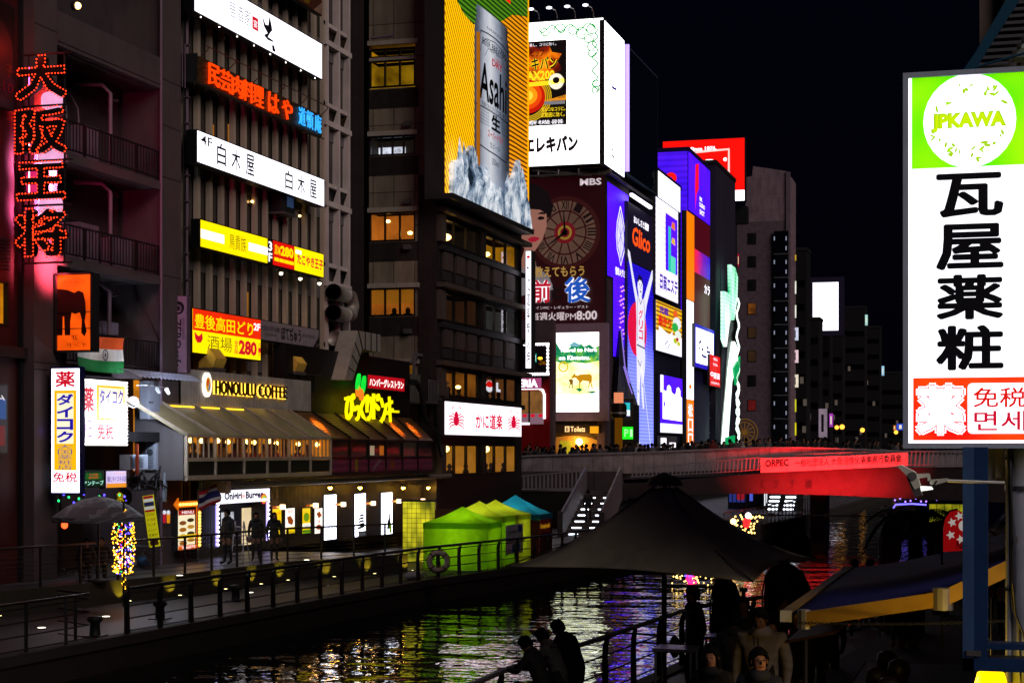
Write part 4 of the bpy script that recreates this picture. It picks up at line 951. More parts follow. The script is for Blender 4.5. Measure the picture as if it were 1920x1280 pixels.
AMB=NT('amber_roof_glass');na=AMB.noise(AMB.coord((.45,2.5,2.5)),1.0,4)
RED_W=paint('dark_brown_glazing','#3a1a0c',.2,spec=.5)
WOODC=NT('slatted_ceiling');wv2=WOODC.n('ShaderNodeTexWave',wave_type='BANDS',bands_direction='Y');wv2.inputs['Scale'].default_value=3.2;WOODC.l(WOODC.coord(),wv2.inputs[0])
WOODM=WOODC.set(WOODC.mix(1.,WOODC.ramp(wv2.outputs[0],[(.2,(.05,.02,.008)),(.7,(.30,.13,.04))]),WOODC.ramp(WOODC.noise(WOODC.coord(),1.5,3),[(.3,(.4,)*3),(.7,(1,)*3)]),'MULTIPLY'),.4)
k4=[f4x0+(f4x1-f4x0)*k/6 for k in range(7)];topz=wz0-.05
for k in range(6):
 b0,b1=k4[k],k4[k+1];a0,a1=b0-1.9+.28*k,b1-1.9+.28*(k+1)
 b=MB();b.add([(b0,ze+.0,1.0),(b1,ze+.0,1.0),(a1,topz,.0),(a0,topz,.0),(b0,ze-.05,.97),(b1,ze-.05,.97),(a1,topz-.05,-.02),(a0,topz-.05,-.02)],[(0,1,2,3),(7,6,5,4),(0,4,5,1),(1,5,6,2),(2,6,7,3),(3,7,4,0)])
 o=b.build('roof_pane',WOODM,P4);MB().tube([(b0,ze+.04,1.02),(a0,topz+.03,.03)],.04,6).build('rafter',BLACK,o)
 if k in (0,4,5):
  m0=((a0+a1)/2+(b0+b1)/2)/2
  lamp('pane_reflection_spot','SPOT',(420,0,0,0,300,220)[k],(1,.34,.04),Matrix.Translation((m0-.2,(ze+topz)/2+.55,1.0))@Matrix.Rotation(R(-52),4,'X'),P4,spot_size=R(75),spot_blend=.9,shadow_soft_size=.1)  # added spots imitating neon reflections on these panes
b=MB();b.box(f4x0,f4x1,ze-.1,ze-.005,.9,1.03);b.box(f4x0,f4x1,zs+.0,zs+.06,.9,1.03);b.box(f4x0,f4x1,zb_-.15,zb_,.0,1.03)
b.build('terrace_frame',BLACK,P4)
PURP=NT('purple_graphic_band');spz=PURP.n('ShaderNodeTexWave',wave_type='BANDS',bands_direction='Y');spz.inputs['Scale'].default_value=1.3;spz.inputs['Distortion'].default_value=1.5;PURP.l(PURP.coord((.3,1,1)),spz.inputs[0])
PURPM=PURP.set(PURP.ramp(spz.outputs[0],[(.1,(.07,.012,.05)),(.9,(.13,.03,.075))]),.4)
pics=[None,('disc','#8a7a18'),('bar','#7a6a78'),('cup','#8a4c20'),('man','#7a6a80'),None]
for k in range(6):
 MB().box(k4[k]-.04,k4[k]+.04,zb_,ze-.1,.92,1.02).build('terrace_post',BLACK,P4)
 x0,x1=k4[k]+.04,k4[k+1]-.04;o=MB().box(x0,x1,zb_,zs,.93,.97).build('graphic_band',PURPM,P4)
 w=MB().box(x0,x1,zs+.06,ze-.1,.94,.95).build('pane',GLASS,P4)
 cx_,cy_=(x0+x1)/2,(zb_+zs)/2
 if pics[k]:
  kd,c_=pics[k];m_=paint('graphic'+kd,c_,.6,bump=0)
  b=MB()
  if kd=='disc':b.disc(cx_-.3,cy_,.16,.34,.972)
  elif kd=='bar':b.prism([(cx_-.5,cy_-.3),(cx_-.45,cy_-.15),(cx_+.5,cy_+.35),(cx_+.5,cy_+.15)],.972,.976)
  elif kd=='cup':b.prism([(cx_-.4,cy_-.2),(cx_+.1,cy_-.2),(cx_+.12,cy_+.05),(cx_-.1,cy_+.15),(cx_-.4,cy_+.2)],.972,.976)
  else:b.ring(cx_,cy_+.12,.2,.2,.03,.972);b.strip([(cx_,cy_-.1),(cx_-.15,cy_-.35)],.04,.972)
  b.build('picture',m_,o)
 MB().disc(cx_+.05,(zs+ze)/2+.05,.1,.2,-.2,14).build('paper_fan',paint('paper_fan','#6a4438',.6),P4)
b=MB();b.box(f4x0,f4x1,zb_,ze+.2,-.69,-.6)
b.build('room_wall',room_mat('burger_room','#241208',.4,.8,.9),P4)
for px,rm in ((655,'#c8c8d0'),(758,'#d8c8a0'),(775,'#e08018')):
 x=fG.x(px)-o3;MB().box(x-.25,x+.25,zs+.1,ze-.25,-.5,-.48).build('lit_panel',glow('burger_lit'+rm[1:],rm,.6),P4)
b=MB();b.box(f4x0-1.7,f4x1+.2,topz-.1,topz+2.6,-.7,-.2);b.build('sign_wall',paint('black_sign_wall','#0c0908',.6),P4)
b=MB()
for k in range(5):b.box(f4x0-1.6+k*.7,f4x0-1.56+k*.7,topz+.8,wz1+.3,-.19,-.16)
b.box(f4x0-1.7,f4x0+1.8,wz1+.25,wz1+.3,-.19,-.15);b.build('guard_rail',DARK,P4)
b=MB();b.box(f4x0-1.6,f4x0+.1,topz,topz+.75,-.19,-.1);b.build('rusty_panel',paint('rust_panel','#4a2012',.7,.3),P4)
P4Y=glow('vivid_yellow_letter','#fff000',1.15)
s=Sign('burger_neon_sign','big jagged yellow lit letters of the burger restaurant on a black wall',f3,645,745,733,787,.05,None,None,out=.2)
xs=[(.0,.165),(.17,.255),(.265,.36),(.38,.49),(.50,.63),(.645,.76),(.77,.885),(.895,1.0)]
for k,(ch,(a,c)) in enumerate(zip('びっくりドンキー',xs)):
 dy=.08*math.sin(k*2.1);b=MB()
 y0,y1=(-.0+dy,.95+dy) if ch not in 'っー' else ((-.02,.55) if ch=='っ' else (.25,.55))
 b.text(ch,s.w*a,s.h*y0,s.w*c,s.h*y1,0,.1,.02);b.build('letter',P4Y,s.root)
BER=glow('orange_berry','#f08020',1.0);LEAF=glow('green_leaf_light','#10d838',1.1)
for (px,py,rx,ry,m_,nm,rot_) in ((661,716,.17,.36,LEAF,'leaf',-.35),(671,721,.17,.38,LEAF,'leaf',-.3),(661,733,.2,.24,BER,'berry',0),(667,740,.2,.24,BER,'berry',0)):
 cx_,cy_=f3.x(px)-s.x0,f3.y(px,py)-s.y0
 b=MB().prism([(cx_+rx*math.cos(g)*1.0-rot_*ry*math.sin(g),cy_+ry*math.sin(g)) for g in [2*math.pi*i/16 for i in range(16)]],.0,.1);b.build(nm,m_,s.root)
s=Sign('burger_banner','crimson lit strip with white slanted lettering above the yellow letters',f3,690,758,705,733,.15,glow('crimson_panel','#b80818',.9),DARK,out=.35,rim=.03,z0=f3.y(758,735),z1=f3.y(758,712))
s.text('ハンバーグレストラン',.03,.2,.97,.85,glow('white_letter','#fff6f2',1.3),bold=.05)
t=thing('roof_terrace_rail','white metal balcony rail and box on the roof right of the burger sign','railing',f3.at(783,752,.0))
rw=f3.x(821)-f3.x(783);rh=f3.y(783,712)-f3.y(783,752);MB().box(0,rw,-.1,0,-1,.6).build('platform',STEEL,t);MB().box(.1,rw*.9,0,rh*1.3,-1,-.4).build('roof_box',paint('roof_box','#5a544e',.6),t);MB().box(0,rw,rh-.05,rh,.52,.57).build('handrail',ALU,t)
base=None
for k in range(15):
 M=Matrix.Translation((rw*k/14.5,0,.53))
 if base is None:base=MB().box(0,.03,0,rh-.05,0,.03).build('baluster',ALU,t,M=M)
 else:dup(base,t,M)
t=thing('roof_pipe','black ribbed pipe bending down the wall beside the burger restaurant roof','pipe',f3.at(765,716,.2))
MB().tube([(0,0,0),(.9,.0,.1),(1.3,-.4,.2),(1.5,-1.6,.3),(2.2,-2.0,.3),(3.0,-2.3,.4),(3.2,-3.4,.6)],.13,8).build('pipe',BLACK,t,True);MB().lathe([(.16,0),(.16,.08)],10,M=Matrix.Rotation(R(90),4,'Y')).build('collar',DARK,t)
t=thing('gantry_arm','pale steel bracket arm on the roof between the burger sign and dark corner','bracket',f3.at(773,710,-.4))
MB().box(0,.12,0,1.1,0,.12).build('post',ALU,t);MB().box(0,1.5,1.1,1.22,0,.12).build('arm',ALU,t);MB().tube([(.1,.75,.06),(.45,1.1,.06)],.03,5).build('brace',ALU,t)
t=thing('rooftop_unit','wide grey air handling unit on the roof behind the crimson strip','air conditioner',f3.at(690,704,-1.4))
MB().box(0,2.0,0,.6,0,1.0).build('casing',paint('unit_beige','#4a423a',.6),t);MB().box(.4,2.8,.6,.75,.2,.8).build('top_tray',DARK,t);MB().box(.2,1.8,.15,.45,1.0,1.02).build('grille',BLACK,t)
fK=FX(-26.9)
SH=thing('shop_row','dark row of shopfronts under the terrace with slatted brown walls','shops',fK.M@Matrix.Translation((fK.x(372),GP,0)))
ks=fK.x(372);ke=fK.x(806)-ks;SLAT=NT('dark_slatted_wall');ws=SLAT.n('ShaderNodeTexWave',wave_type='BANDS',bands_direction='X');ws.inputs['Scale'].default_value=2.4;SLAT.l(SLAT.coord(),ws.inputs[0]);SLAT.bump(ws.outputs[0],.6,.05)
SLATM=SLAT.set(SLAT.ramp(ws.outputs[0],[(.2,(.012,.009,.008)),(.6,(.04,.03,.026))]),.6)
dl,dr=fK.x(409)-ks,fK.x(500)-ks;dt=fK.y(409,945)-GP
b=MB();facade_wall(b,0,ke,0,zb_-.12,-.3,0,[(dl,dr,0,dt)]);b.build('shop_wall',SLATM,SH)
b=MB();b.box(dl-.2,dr+.2,0,dt+.3,-.75,-.66);b.box(dl-.1,dl,0,dt,-.66,-.3);b.box(dr,dr+.1,0,dt,-.66,-.3);b.box(dl,dr,dt,dt+.1,-.66,-.3);b.build('kiosk_recess',paint('kiosk_interior','#2a2626',.6),SH)
MB().box(fK.x(484)-ks,fK.x(516)-ks,.2,dt-.25,-.659,-.63).build('lit_doorway',room_mat('kiosk_lit_room','#e8d0a0',1.1,.3),SH)
MB().box(fK.x(446)-ks,fK.x(468)-ks,1.0,dt-.35,-.659,-.63).build('lit_window',room_mat('kiosk_white_room','#d8dce8',.8,.5,2),SH)
MB().box(fK.x(411)-ks,fK.x(470)-ks,0,.95,-.55,-.4).build('counter',DARK,SH)
lamp('shop_light','AREA',25,(1,.85,.65),Matrix.Translation(((dl+dr)/2,dt-.05,-.4))@Matrix.Rotation(R(90),4,'X'),SH,size=2.5,size_y=.2,shape='RECTANGLE')
b=MB();b.tube([(.0,zb_-.35,1.0),(ke+.1,zb_-.35,1.0)],.1,8);b.build('awning_roller',paint('awning_roller','#7a6e68',.5),SH);MB().box(-.1,.25,zb_-.6,zb_-.2,.3,1.1).build('roller_bracket',ALU,SH)
for px in (405,499.5):
 o=MB().box(fK.x(px)-ks-.05,fK.x(px)-ks+.05,.35,dt+.02,.01,.08).build('led_post',glow('violet_led','#b0a0ff',2.2),SH)
 bulbs(o,[(fK.x(px)-ks,.4+dt*.1*q*.86,.1) for q in range(11)],.04,glow('led_bulb','#e8f0ff',5))
s=Sign('kiosk_sign','white lit kiosk sign with hand drawn navy lettering and a rainbow',fK,405,505,920,945,.25,glow('kiosk_panel','#f6f2ff',1.5),DARK,rim=.03,out=.35)
NV=glow('navy_print_lit','#0c0860',.15)
s.text('Onigiri',.14,.14,.46,.88,NV,bold=.04);s.text('Burger',.53,.14,.87,.88,NV,bold=.04);s.disc(.485,.5,.03,.13,glow('pale_peach_print','#f8c8c0',1),'emblem')
for k,c_ in enumerate(('#e03050','#f0a020','#f0e020','#30b040')):s.ring(.88,.8,.06-.011*k,.42-.08*k,.035,glow('rainbow'+str(k),c_,.9),'rainbow_band')
s.rect(.8,.8,.96,.98,WHITE,'panel_edge')
t=thing('striped_flag','red white and blue striped flag on a pole in front of the kiosk sign','flag',FX(-25.9).M@Matrix.Translation((FX(-25.9).x(371),GP,0)))
MB().tube([(0,0,0),(0,FX(-25.9).y(376,916)-GP,0)],.018,6).build('pole',STEEL,t)
o=cloth('cloth',[paint('flag_red','#a01024',.8,bump=0),paint('flag_white','#c0b8c0',.8,bump=0),paint('flag_navy','#1a1c5c',.8,bump=0),_M['flag_white'],_M['flag_red']],t,1.5,.6,[.17,.33,.67,.83,1.0],14,12,.1,3,.25);o.location=(0,FX(-25.9).y(376,922)-GP,0)
def poster(name,label,l,r,top,bot,panel,cat='poster',out=.03):return Sign(name,label,fK,l,r,top,bot,.1,panel,BLACK,rim=.03,out=out)
PY=glow('poster_yellow','#f0c80c',.95);PW=glow('poster_white','#f6efe4',1.3);FOOD=glow('food_brown','#a84a14',.7);FG=glow('food_green','#6a9a14',.8)
s=poster('menu_poster','yellow lit food poster half hidden behind a standing woman',511,527,954,1002,PY);s.disc(.5,.6,.4,.12,FOOD,'dish');s.text('セット',.1,.1,.9,.25,INK_RED)
s=poster('menu_poster','yellow and white lit poster of fried food right of the kiosk',535,552,953,1000,PW);s.rect(0,.75,1,1,PY);s.poly([(.15,.35),(.5,.3),(.85,.5),(.7,.68),(.3,.6)],FOOD,'dish');s.text('餃子',.2,.06,.8,.2,glow('poster_red_print','#c02010',.8))
s=poster('menu_poster','green and yellow lit poster of a drink',567,581,953,1000,PY);s.disc(.5,.35,.36,.18,FG,'dish');s.rect(0,.6,1,.8,PW);s.rect(0,.85,1,1,FG);s.text('500',.15,.63,.85,.77,glow('poster_green_print','#387010',.7))
s=poster('menu_poster','white lit poster with two brown dishes beside the tall white panel',590,604,953,1000,PW);s.poly([(.2,.2),(.6,.12),(.9,.3),(.5,.4)],FOOD,'dish');s.disc(.5,.75,.35,.1,FOOD,'dish');s.text('焼',.3,.45,.7,.6,_M['poster_red_print'])
WB=glow('bluish_white_panel','#e8ecff',5)
s=poster('tall_light_panel','tall white lit panel with faint lettering, nearest the food posters',608,630,928,1012,WB);s.text('Dotonbori',.55,.3,.75,.75,PALE_P,rot=True);s.strokes([[(.3,.78),(.4,.72)],[(.25,.82),(.3,.7)],[(.5,.3),(.55,.34)]],.04,INK)
s=poster('tall_light_panel','tall white lit panel with a black pagoda drawing',665,685,926,1006,WB)
for k in range(5):s.poly([(.3-.05*k+.12,.5+.07*k),(.72+.02*k,.47+.07*k),(.9,.52+.07*k),(.35-.04*k,.545+.07*k)],INK,'pagoda_roof')
s.rect(.3,.88,.95,1,glow('panel_grey','#565a60',.6));s.text('大阪',.05,.04,.28,.2,INK,vert=True);s.strokes([[(.7,.05),(.75,.15),(.7,.1)]],.05,_M['poster_green_print'])
s=poster('tall_light_panel','tall white lit panel with a dark standing figure and a bottle',715,735,924,1002,WB);s.poly([(.72,.48),(.82,.5),(.78,.6),(.85,.75),(.7,.88),(.5,.88),(.55,.7),(.66,.6)],INK,'figure');s.poly([(.75,.8),(.95,.75),(.9,.98),(.7,.98)],FG,'bottle');s.text('酒',.1,.06,.3,.16,PALE_P)
LAMPY=glow('gooseneck_bulb','#ffb838',60)
for k,px in enumerate((619,675,756,803)):
 t=thing('gooseneck_lamp',('bright starry gooseneck lamp above the faintly lettered panel','bright starry gooseneck lamp above the pagoda panel','bright starry gooseneck lamp right of the figure panel','bright starry gooseneck lamp above the glass block wall')[k],'lamp',fK.at(px,914,.45),'gooseneck lamps under the terrace')
 MB().ball((0,0,0),.075,10,7).build('bulb',LAMPY,t,True);MB().lathe([(.11,0),(.06,.1),(.03,.14)],10,M=Matrix.Translation((0,.03,0))@Matrix.Rotation(R(-90),4,'X')).build('shade',BLACK,t);MB().tube([(0,.15,0),(-.1,.25,-.2),(-.5,.1,-.42)],.015,5).build('arm',BLACK,t)
 lamp('glow','POINT',7,(1,.55,.08),Matrix.Translation((0,-.02,.12)),t,shadow_soft_size=.06)
for k,(px,py) in enumerate(((530,950),(592,947),(644,945),(700,943),(748,939),(793,938))):
 t=thing('box_wall_lamp','square orange wall lamp '+('above the first yellow poster','above the two dish poster','between the lettered and pagoda panels','between the pagoda and figure panels','right of the figure panel','over the glass block wall')[k],'lamp',fK.at(px,py,.25),'square wall lamps along the shopfront')
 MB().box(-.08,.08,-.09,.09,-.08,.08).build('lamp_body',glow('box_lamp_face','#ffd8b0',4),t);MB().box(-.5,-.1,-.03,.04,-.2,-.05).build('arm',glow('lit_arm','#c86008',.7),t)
 lamp('glow','POINT',3,(1,.5,.1),Matrix.Translation((-.15,0,.0)),t,shadow_soft_size=.05)
fY=FX(-22.6);s0=FY(65.5)
t=thing('glass_block_wall','yellow green glass block wall glowing from behind beside the tents','wall',s0.M@Matrix.Translation((s0.x(755),.75,0)))
wg,hg=s0.x(815)-s0.x(755),s0.y(755,940)-.75
GB=NT('lit_glass_blocks');br=GB.n('ShaderNodeTexBrick');br.offset=0;br.inputs['Brick Width'].default_value=.19;br.inputs['Row Height'].default_value=.19;br.inputs['Mortar Size'].default_value=.014;br.inputs['Scale'].default_value=1;br.inputs['Mortar Smooth'].default_value=.6
br.inputs['Color1'].default_value=(1,1,1,1);br.inputs['Color2'].default_value=(.8,.8,.8,1);br.inputs['Mortar'].default_value=(.16,.16,.16,1);GB.l(GB.coord(),br.inputs[0])
gn=GB.noise(GB.coord((1.1,.55,1)),1.0,2);GBM=GB.set((.1,.1,.02,1),.2,em=GB.mix(1.,br.outputs[0],GB.ramp(gn,[(.36,(.06,.075,.004)),(.6,(.85,.76,.02))]),'MULTIPLY'),es=1.1)
MB().box(0,wg,0,hg,-.15,0).build('glass_blocks',GBM,t);MB().box(-.06,wg+.06,hg,hg+.08,-.2,.05).build('cap',DARK,t)
MB().box(wg,wg+.9,0,hg-.3,-.3,-.05).build('side_panel',paint('brown_panel','#4a2c14',.6),t)
fs_,fc=FY(79.0),FX(-26.2)
T3X=fs_.x(692)
B3=thing('corner_building','tall beige and dark tiled building with amber windows under the giant beer can','building',Matrix.Translation((T3X,79.0,GP)))
BEIGE=tiles('beige_tile','#857868','#332c26',1.05,1.6,.55,.18,.02);DTILE=tiles('dark_tile','#2e2825','#181412',.28,.14,.5,.25,.008)
Ms,Mc=fs_.M@Matrix.Translation((0,GP,0)),fc.M@Matrix.Translation((0,GP,0))
inv=Matrix.Translation((-T3X,-79.0,-GP))
def on(mat):return inv@mat
def bpart(name,mb,m_,M):return mb.build(name,m_,B3,M=on(M))
xs0,xs1,xs2=T3X,fs_.x(785),-26.2
hy= lambda py:fs_.y(740,py)-GP
HT3=34
rows=[(85,165),(255,291),(398,452),(540,592),(682,712)]
holes=[(fs_.x(692)+.02,fs_.x(788)-.25,hy(b),hy(a)) for a,b in rows]
mb=MB();facade_wall(mb,xs0,xs1,0,HT3,-.5,0,holes);bpart('side_wall',mb,BEIGE,Ms)
cy=hy(330)
MB().box(xs1,xs2,cy,HT3,-.5,.0).build('corner_panel',BEIGE,B3,M=on(Ms));MB().box(xs1,xs2,0,cy,-.5,.05).build('corner_column',DTILE,B3,M=on(Ms))
for a,b in rows:
 MB().box(xs0,xs1+.05,hy(a)+.0,hy(a)+.22,.0,.25).build('ledge',paint('pale_ledge','#9a8e84',.7),B3,M=on(Ms));MB().box(xs0,xs1,hy(b)-.95,hy(b)-.05,.0,.02).build('dark_band',DTILE,B3,M=on(Ms))
def win(hole,n,room,ex=None,M=Ms,z=0,deep=1.2,fr=FRAME,fw=.07):
 w=window(B3,*hole,n,room,fr,z,deep,fw,ex);w.matrix_basis=on(M)
 return w
a,b=rows[0];x0,x1=holes[0][:2]
win((x0,x1,hy(107),hy(92)),3,ROOM_Y);win((x0,x1,hy(163),hy(113)),3,room_mat('amber_blind_room','#b88a10',.55,.8,.9));MB().box(x0,x1,hy(113),hy(107),-.4,.06).build('transom',_M['pale_ledge'],B3,M=on(Ms))
win(holes[1],4,ROOM_D,lambda w,q0,q1,r0,r1,zz:MB().box(q0+.1,q0+(q1-q0)*.62,r0+.1,r1-.35,zz+.05,zz+.2).build('lit_shelf',room_mat('shop_shelf','#e0e4f0',1.2,.9,3),w),fr=FRAME_A)
win(holes[2],3,ROOM_O,lambda w,q0,q1,r0,r1,zz:pendant(w,[(q0+.75,r1-.35,-.5),(q1-.5,r0+.45,-.7)],.13,WARM))
def blinds(w,q0,q1,r0,r1,zz):
 mb=MB()
 for k in range(6):mb.box(q0,q1,r1-.1-.12*k,r1-.02-.12*k,-.2,-.18)
 mb.build('blind',glow('lit_blind','#b87818',.55),w)
 for xx in (.45,.75):MB().ball((q0+(q1-q0)*xx,r0+.28,-.6),(.13,.17,.12),8,6).ball((q0+(q1-q0)*xx,r0+.02,-.6),(.27,.2,.12),8,5).build('seated_silhouette',BLACK,w,True)
win(holes[3],3,ROOM_O,blinds);win(holes[4],3,room_mat('amber_shade','#b07018',.6),None)
MB().tube([(xs0+.2,hy(72),.3),(xs0+1.3,hy(70),.3),(xs0+1.3,hy(62),.3)],.06,6).build('roof_pipe',PIPE,B3,M=on(Ms))
for py in (235,465,380,622):MB().box(xs1-.7,xs1-.35,hy(py)-.1,hy(py)+.12,.02,.25).build('vent_cap',STEEL,B3,M=on(Ms))
cx0,cx1=79.0,fc.x(978);hc= lambda px,py:fc.y(px,py)-GP
cr_=[(405,455),(545,600),(690,742),(832,892)]
wins=[];mb=MB();hs=[]
for a,b in cr_:
 for p0,p1 in ((828,897),(905,969)):
  h=(fc.x(p0),fc.x(p1),hc(828,b),hc(828,a));hs.append(h)
facade_wall(mb,cx0,cx1,0,hc(835,340),-.5,0,hs);bpart('canal_wall',mb,paint('dark_bronze_wall','#1e1a19',.5,scale=1.2),Mc)
MB().box(cx0,cx1,hc(835,340),HT3,-.5,-.0).build('canal_upper_wall',BEIGE,B3,M=on(Mc));MB().box(-36,-26.7,cx1-.5,cx1,0,HT3).build('far_wall',DTILE,B3,M=inv@Matrix.Translation((0,0,GP)));MB().box(-36,-26.2,79,cx1,HT3,HT3+.3).build('roof',CONC_D,B3,M=inv@Matrix.Translation((0,0,GP)))
rooms=[(ROOM_D,ROOM_Y),(room_mat('purple_brown_room','#4a2c18',.5),room_mat('white_dim_room','#50504c',.5,.9,.6)),(room_mat('restaurant_room','#9a5c18',.65,.6,1.2),room_mat('restaurant_room_b','#8a5428',.55,.6,1.2)),(room_mat('golden_room','#c88420',.75,.4,.8),_M['golden_room'])]
def globes(pts,r=.22):
 return lambda w,q0,q1,r0,r1,zz:pendant(w,[(q0+(q1-q0)*u,r0+(r1-r0)*v,-d_) for u,v,d_ in pts],r,WARM)
exs=[(globes([(.42,.45,.6),(.05,.7,.6)],.26),globes([(.2,.6,1.0),(.62,.5,1.0)],.2)),(globes([(.45,.25,.9)],.15),lambda w,q0,q1,r0,r1,zz:pendant(w,[(q0+.9,r1-.45,-.6),(q0+1.6,r1-.5,-.6)],.25,BULB_W)),(globes([(.1,.45,.7),(.4,.5,.7),(.8,.45,.7)],.14),None),(globes([(.05,.8,.6),(.35,.85,.6)],.3),globes([(.32,.85,.6)],.34))]
def diners(w,q0,q1,r0,y0,n,s_):
 rnd=random.Random(s_)
 for k in range(n):
  x=q0+(q1-q0)*(k+.5+rnd.uniform(-.25,.25))/n;z=-rnd.uniform(.5,.9)
  MB().ball((x,r0+.42,z),(.12,.15,.12),8,6).ball((x,r0+.08,z),(.26,.27,.15),8,5).build('seated_silhouette',paint('dark_clothes','#1a1210',.8),w,True)
for i,(a,b) in enumerate(cr_):
 for j in (0,1):
  h=hs[2*i+j];w=win(h,3,rooms[i][j],exs[i][j],Mc,0,1.3,FRAME,.09)
  if i in (2,3):diners(w,h[0],h[1],h[2],0,4,i*3+j)
 if i<3:
  lx0,lx1=cx0-.1,cx1+.4
  MB().box(lx0,lx1,hs[2*i][3]+.12,hs[2*i][3]+.34,.0,.5).build('ledge',paint('dim_ledge','#4a403a',.6),B3,M=on(Mc));MB().box(cx0+.3,cx1,hs[2*i][2]-.35,hs[2*i][2]-.1,.0,.2).build('sill',DARK,B3,M=on(Mc))
 if i<2:
  zt_,zb2=hs[2*i][2]-.4,hs[2*i+2][3]+.5
  for k in range(6):
   p=(828,851,873,897.5,921,944)[k];q0,q1=fc.x(p)+.1,fc.x(p+18)-.05
   MB().box(q0,q1,zt_-1.0*(zt_-zb2)*.62,zt_,.0,.12).build('facade_panel',paint('facade_panel','#453a36',.6),B3,M=on(Mc));MB().box(q0,q1,zb2,zt_-(zt_-zb2)*.64,.0,.06).build('facade_panel',paint('facade_panel_b','#2c2628',.6),B3,M=on(Mc))
 for k in (0,1):MB().box(cx0-.02 if k==0 else fc.x(899),cx0+.7 if k==0 else fc.x(903),hs[2*i][2],hs[2*i][3],.0,.25).build('pilaster',DARK if k else _M['dim_ledge'],B3,M=on(Mc))
for k in range(5):MB().box(fc.x(830+28*k),fc.x(848+28*k),hc(835,388)+.0,hc(835,366),.0,.1).build('facade_panel',BLACK,B3,M=on(Mc))
s=Sign('round_logo_sign','round red and white lit emblem seen in a window of the dark corner building',fc,910,924,712,734,.05,None,None,out=-.15);s.disc(.5,.5,.5,.5,WHITE_S,'disc');s.poly([(.02,.5),(.15,.15),(.5,.02),(.85,.15),(.98,.5),(.5,.6)],RED_L,'red_half');s.text('L',1.4,.1,2.0,.9,WHITE_S,bold=.08)
fA=FX(-25.4)
S=Sign('beer_can_sign','giant lit beer can on ice before golden lines over the dark corner building',fA,834,988,0,362,1.0,None,None,z1=31)
wA_,hA_=S.w,S.h;ax= lambda px:fA.x(px)-S.x0;ay= lambda px,py:fA.y(px,py)-S.y0
MB().box(0,wA_,-.0,hA_,-1.0,-.02).build('casing',tiles('sign_side_panel','#6a6460','#2a2624',1.1,2.0),S.root)
def lines(name,col,dark,per,dirn='Y',dist=0.,st=1.):
 b=NT(name);w=b.n('ShaderNodeTexWave',wave_type='BANDS',bands_direction=dirn);w.inputs['Scale'].default_value=.314/per;w.inputs['Distortion'].default_value=dist;w.inputs['Detail Scale'].default_value=.3
 b.l(b.coord(),w.inputs[0]);c=b.ramp(w.outputs[0],[(.25,C(dark)),(.6,C(col))]);return b.set(c,.5,em=c,es=st)
GLD_L=lines('yellow_neon_lines','#ffc400','#a06400',.2,'DIAGONAL',1.5,1.05);GLD_R=lines('orange_neon_lines','#e89408','#4a2600',.24,'Y',1.0,.95);GRN=lines('green_neon_lines','#4c8a14','#12300a',.24,'Y',1.0,.75)
MB().box(0,ax(925),0,hA_,0,.03).build('gold_field',GLD_L,S.root);MB().box(ax(925),wA_,0,hA_,0,.03).build('orange_field',GLD_R,S.root)
MB().prism([(ax(852),hA_),(ax(856),ay(856,2)),(ax(868),ay(868,26)),(ax(886),ay(886,46)),(ax(925),ay(925,48)),(ax(946),ay(946,36)),(ax(960),ay(960,28)),(wA_,ay(988,32)),(wA_,hA_)],.031,.05).build('green_field',GRN,S.root)
MB().prism([(ax(940),ay(940,-5)),(ax(955),ay(955,8)),(ax(953),ay(953,-12))],.051,.07).build('red_patch',RED_L,S.root)
MB().box(ax(890),ax(893),ay(890,310),ay(890,60),.03,.2).build('glow_edge',glow('amber_edge','#b86a00',.6),S.root)
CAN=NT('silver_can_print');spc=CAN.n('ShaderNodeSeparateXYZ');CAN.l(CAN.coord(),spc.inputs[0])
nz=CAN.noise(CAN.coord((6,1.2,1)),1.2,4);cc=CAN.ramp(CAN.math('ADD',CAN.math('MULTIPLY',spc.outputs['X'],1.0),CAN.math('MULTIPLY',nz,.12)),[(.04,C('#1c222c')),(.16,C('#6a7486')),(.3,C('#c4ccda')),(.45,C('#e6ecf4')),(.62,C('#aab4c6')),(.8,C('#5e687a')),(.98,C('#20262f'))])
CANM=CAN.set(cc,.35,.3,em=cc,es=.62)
cw=ax(957)-ax(892);cbx,cby,cty=ax(892)-.42,ay(925,366),ay(925,36)
ch=cty-cby;prof=[(.0,.40),(.02,.45),(.07,.5),(.10,.5),(.78,.5),(.88,.49),(.93,.455),(.96,.43),(.975,.455),(1.0,.44)]
vs=[];n=14
for a,r in prof:
 for k in range(n+1):
  g=math.pi*k/n;vs.append((cw*(.5-r*math.cos(g))/cw,a*ch,.06+.22*r*2*math.sin(g)*.5))
fsx=[(i*(n+1)+k,i*(n+1)+k+1,(i+1)*(n+1)+k+1,(i+1)*(n+1)+k) for i in range(len(prof)-1) for k in range(n)]
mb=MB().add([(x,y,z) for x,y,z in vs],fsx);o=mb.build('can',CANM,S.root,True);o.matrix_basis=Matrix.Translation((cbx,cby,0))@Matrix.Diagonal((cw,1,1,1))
canp=o
def ctext(t,x0,y0,x1,y1,m_,bold=0.,slant=0.,vert=False):
 mb=MB();mb.text(t,x0*cw,y0*ch,x1*cw,y1*ch,0,0,bold,0,vert,False,False,slant)
 mb.v=[(cbx+x,cby+y,.09+.22*math.sqrt(max(.25-(x/cw-.5)**2,0))) for x,y,z in mb.v]
 mb.build('lettering',m_,S.root)
BKP=paint('can_black_print','#0a0a0e',.5,bump=0);RDP=glow('can_red_print','#b0101c',.6)
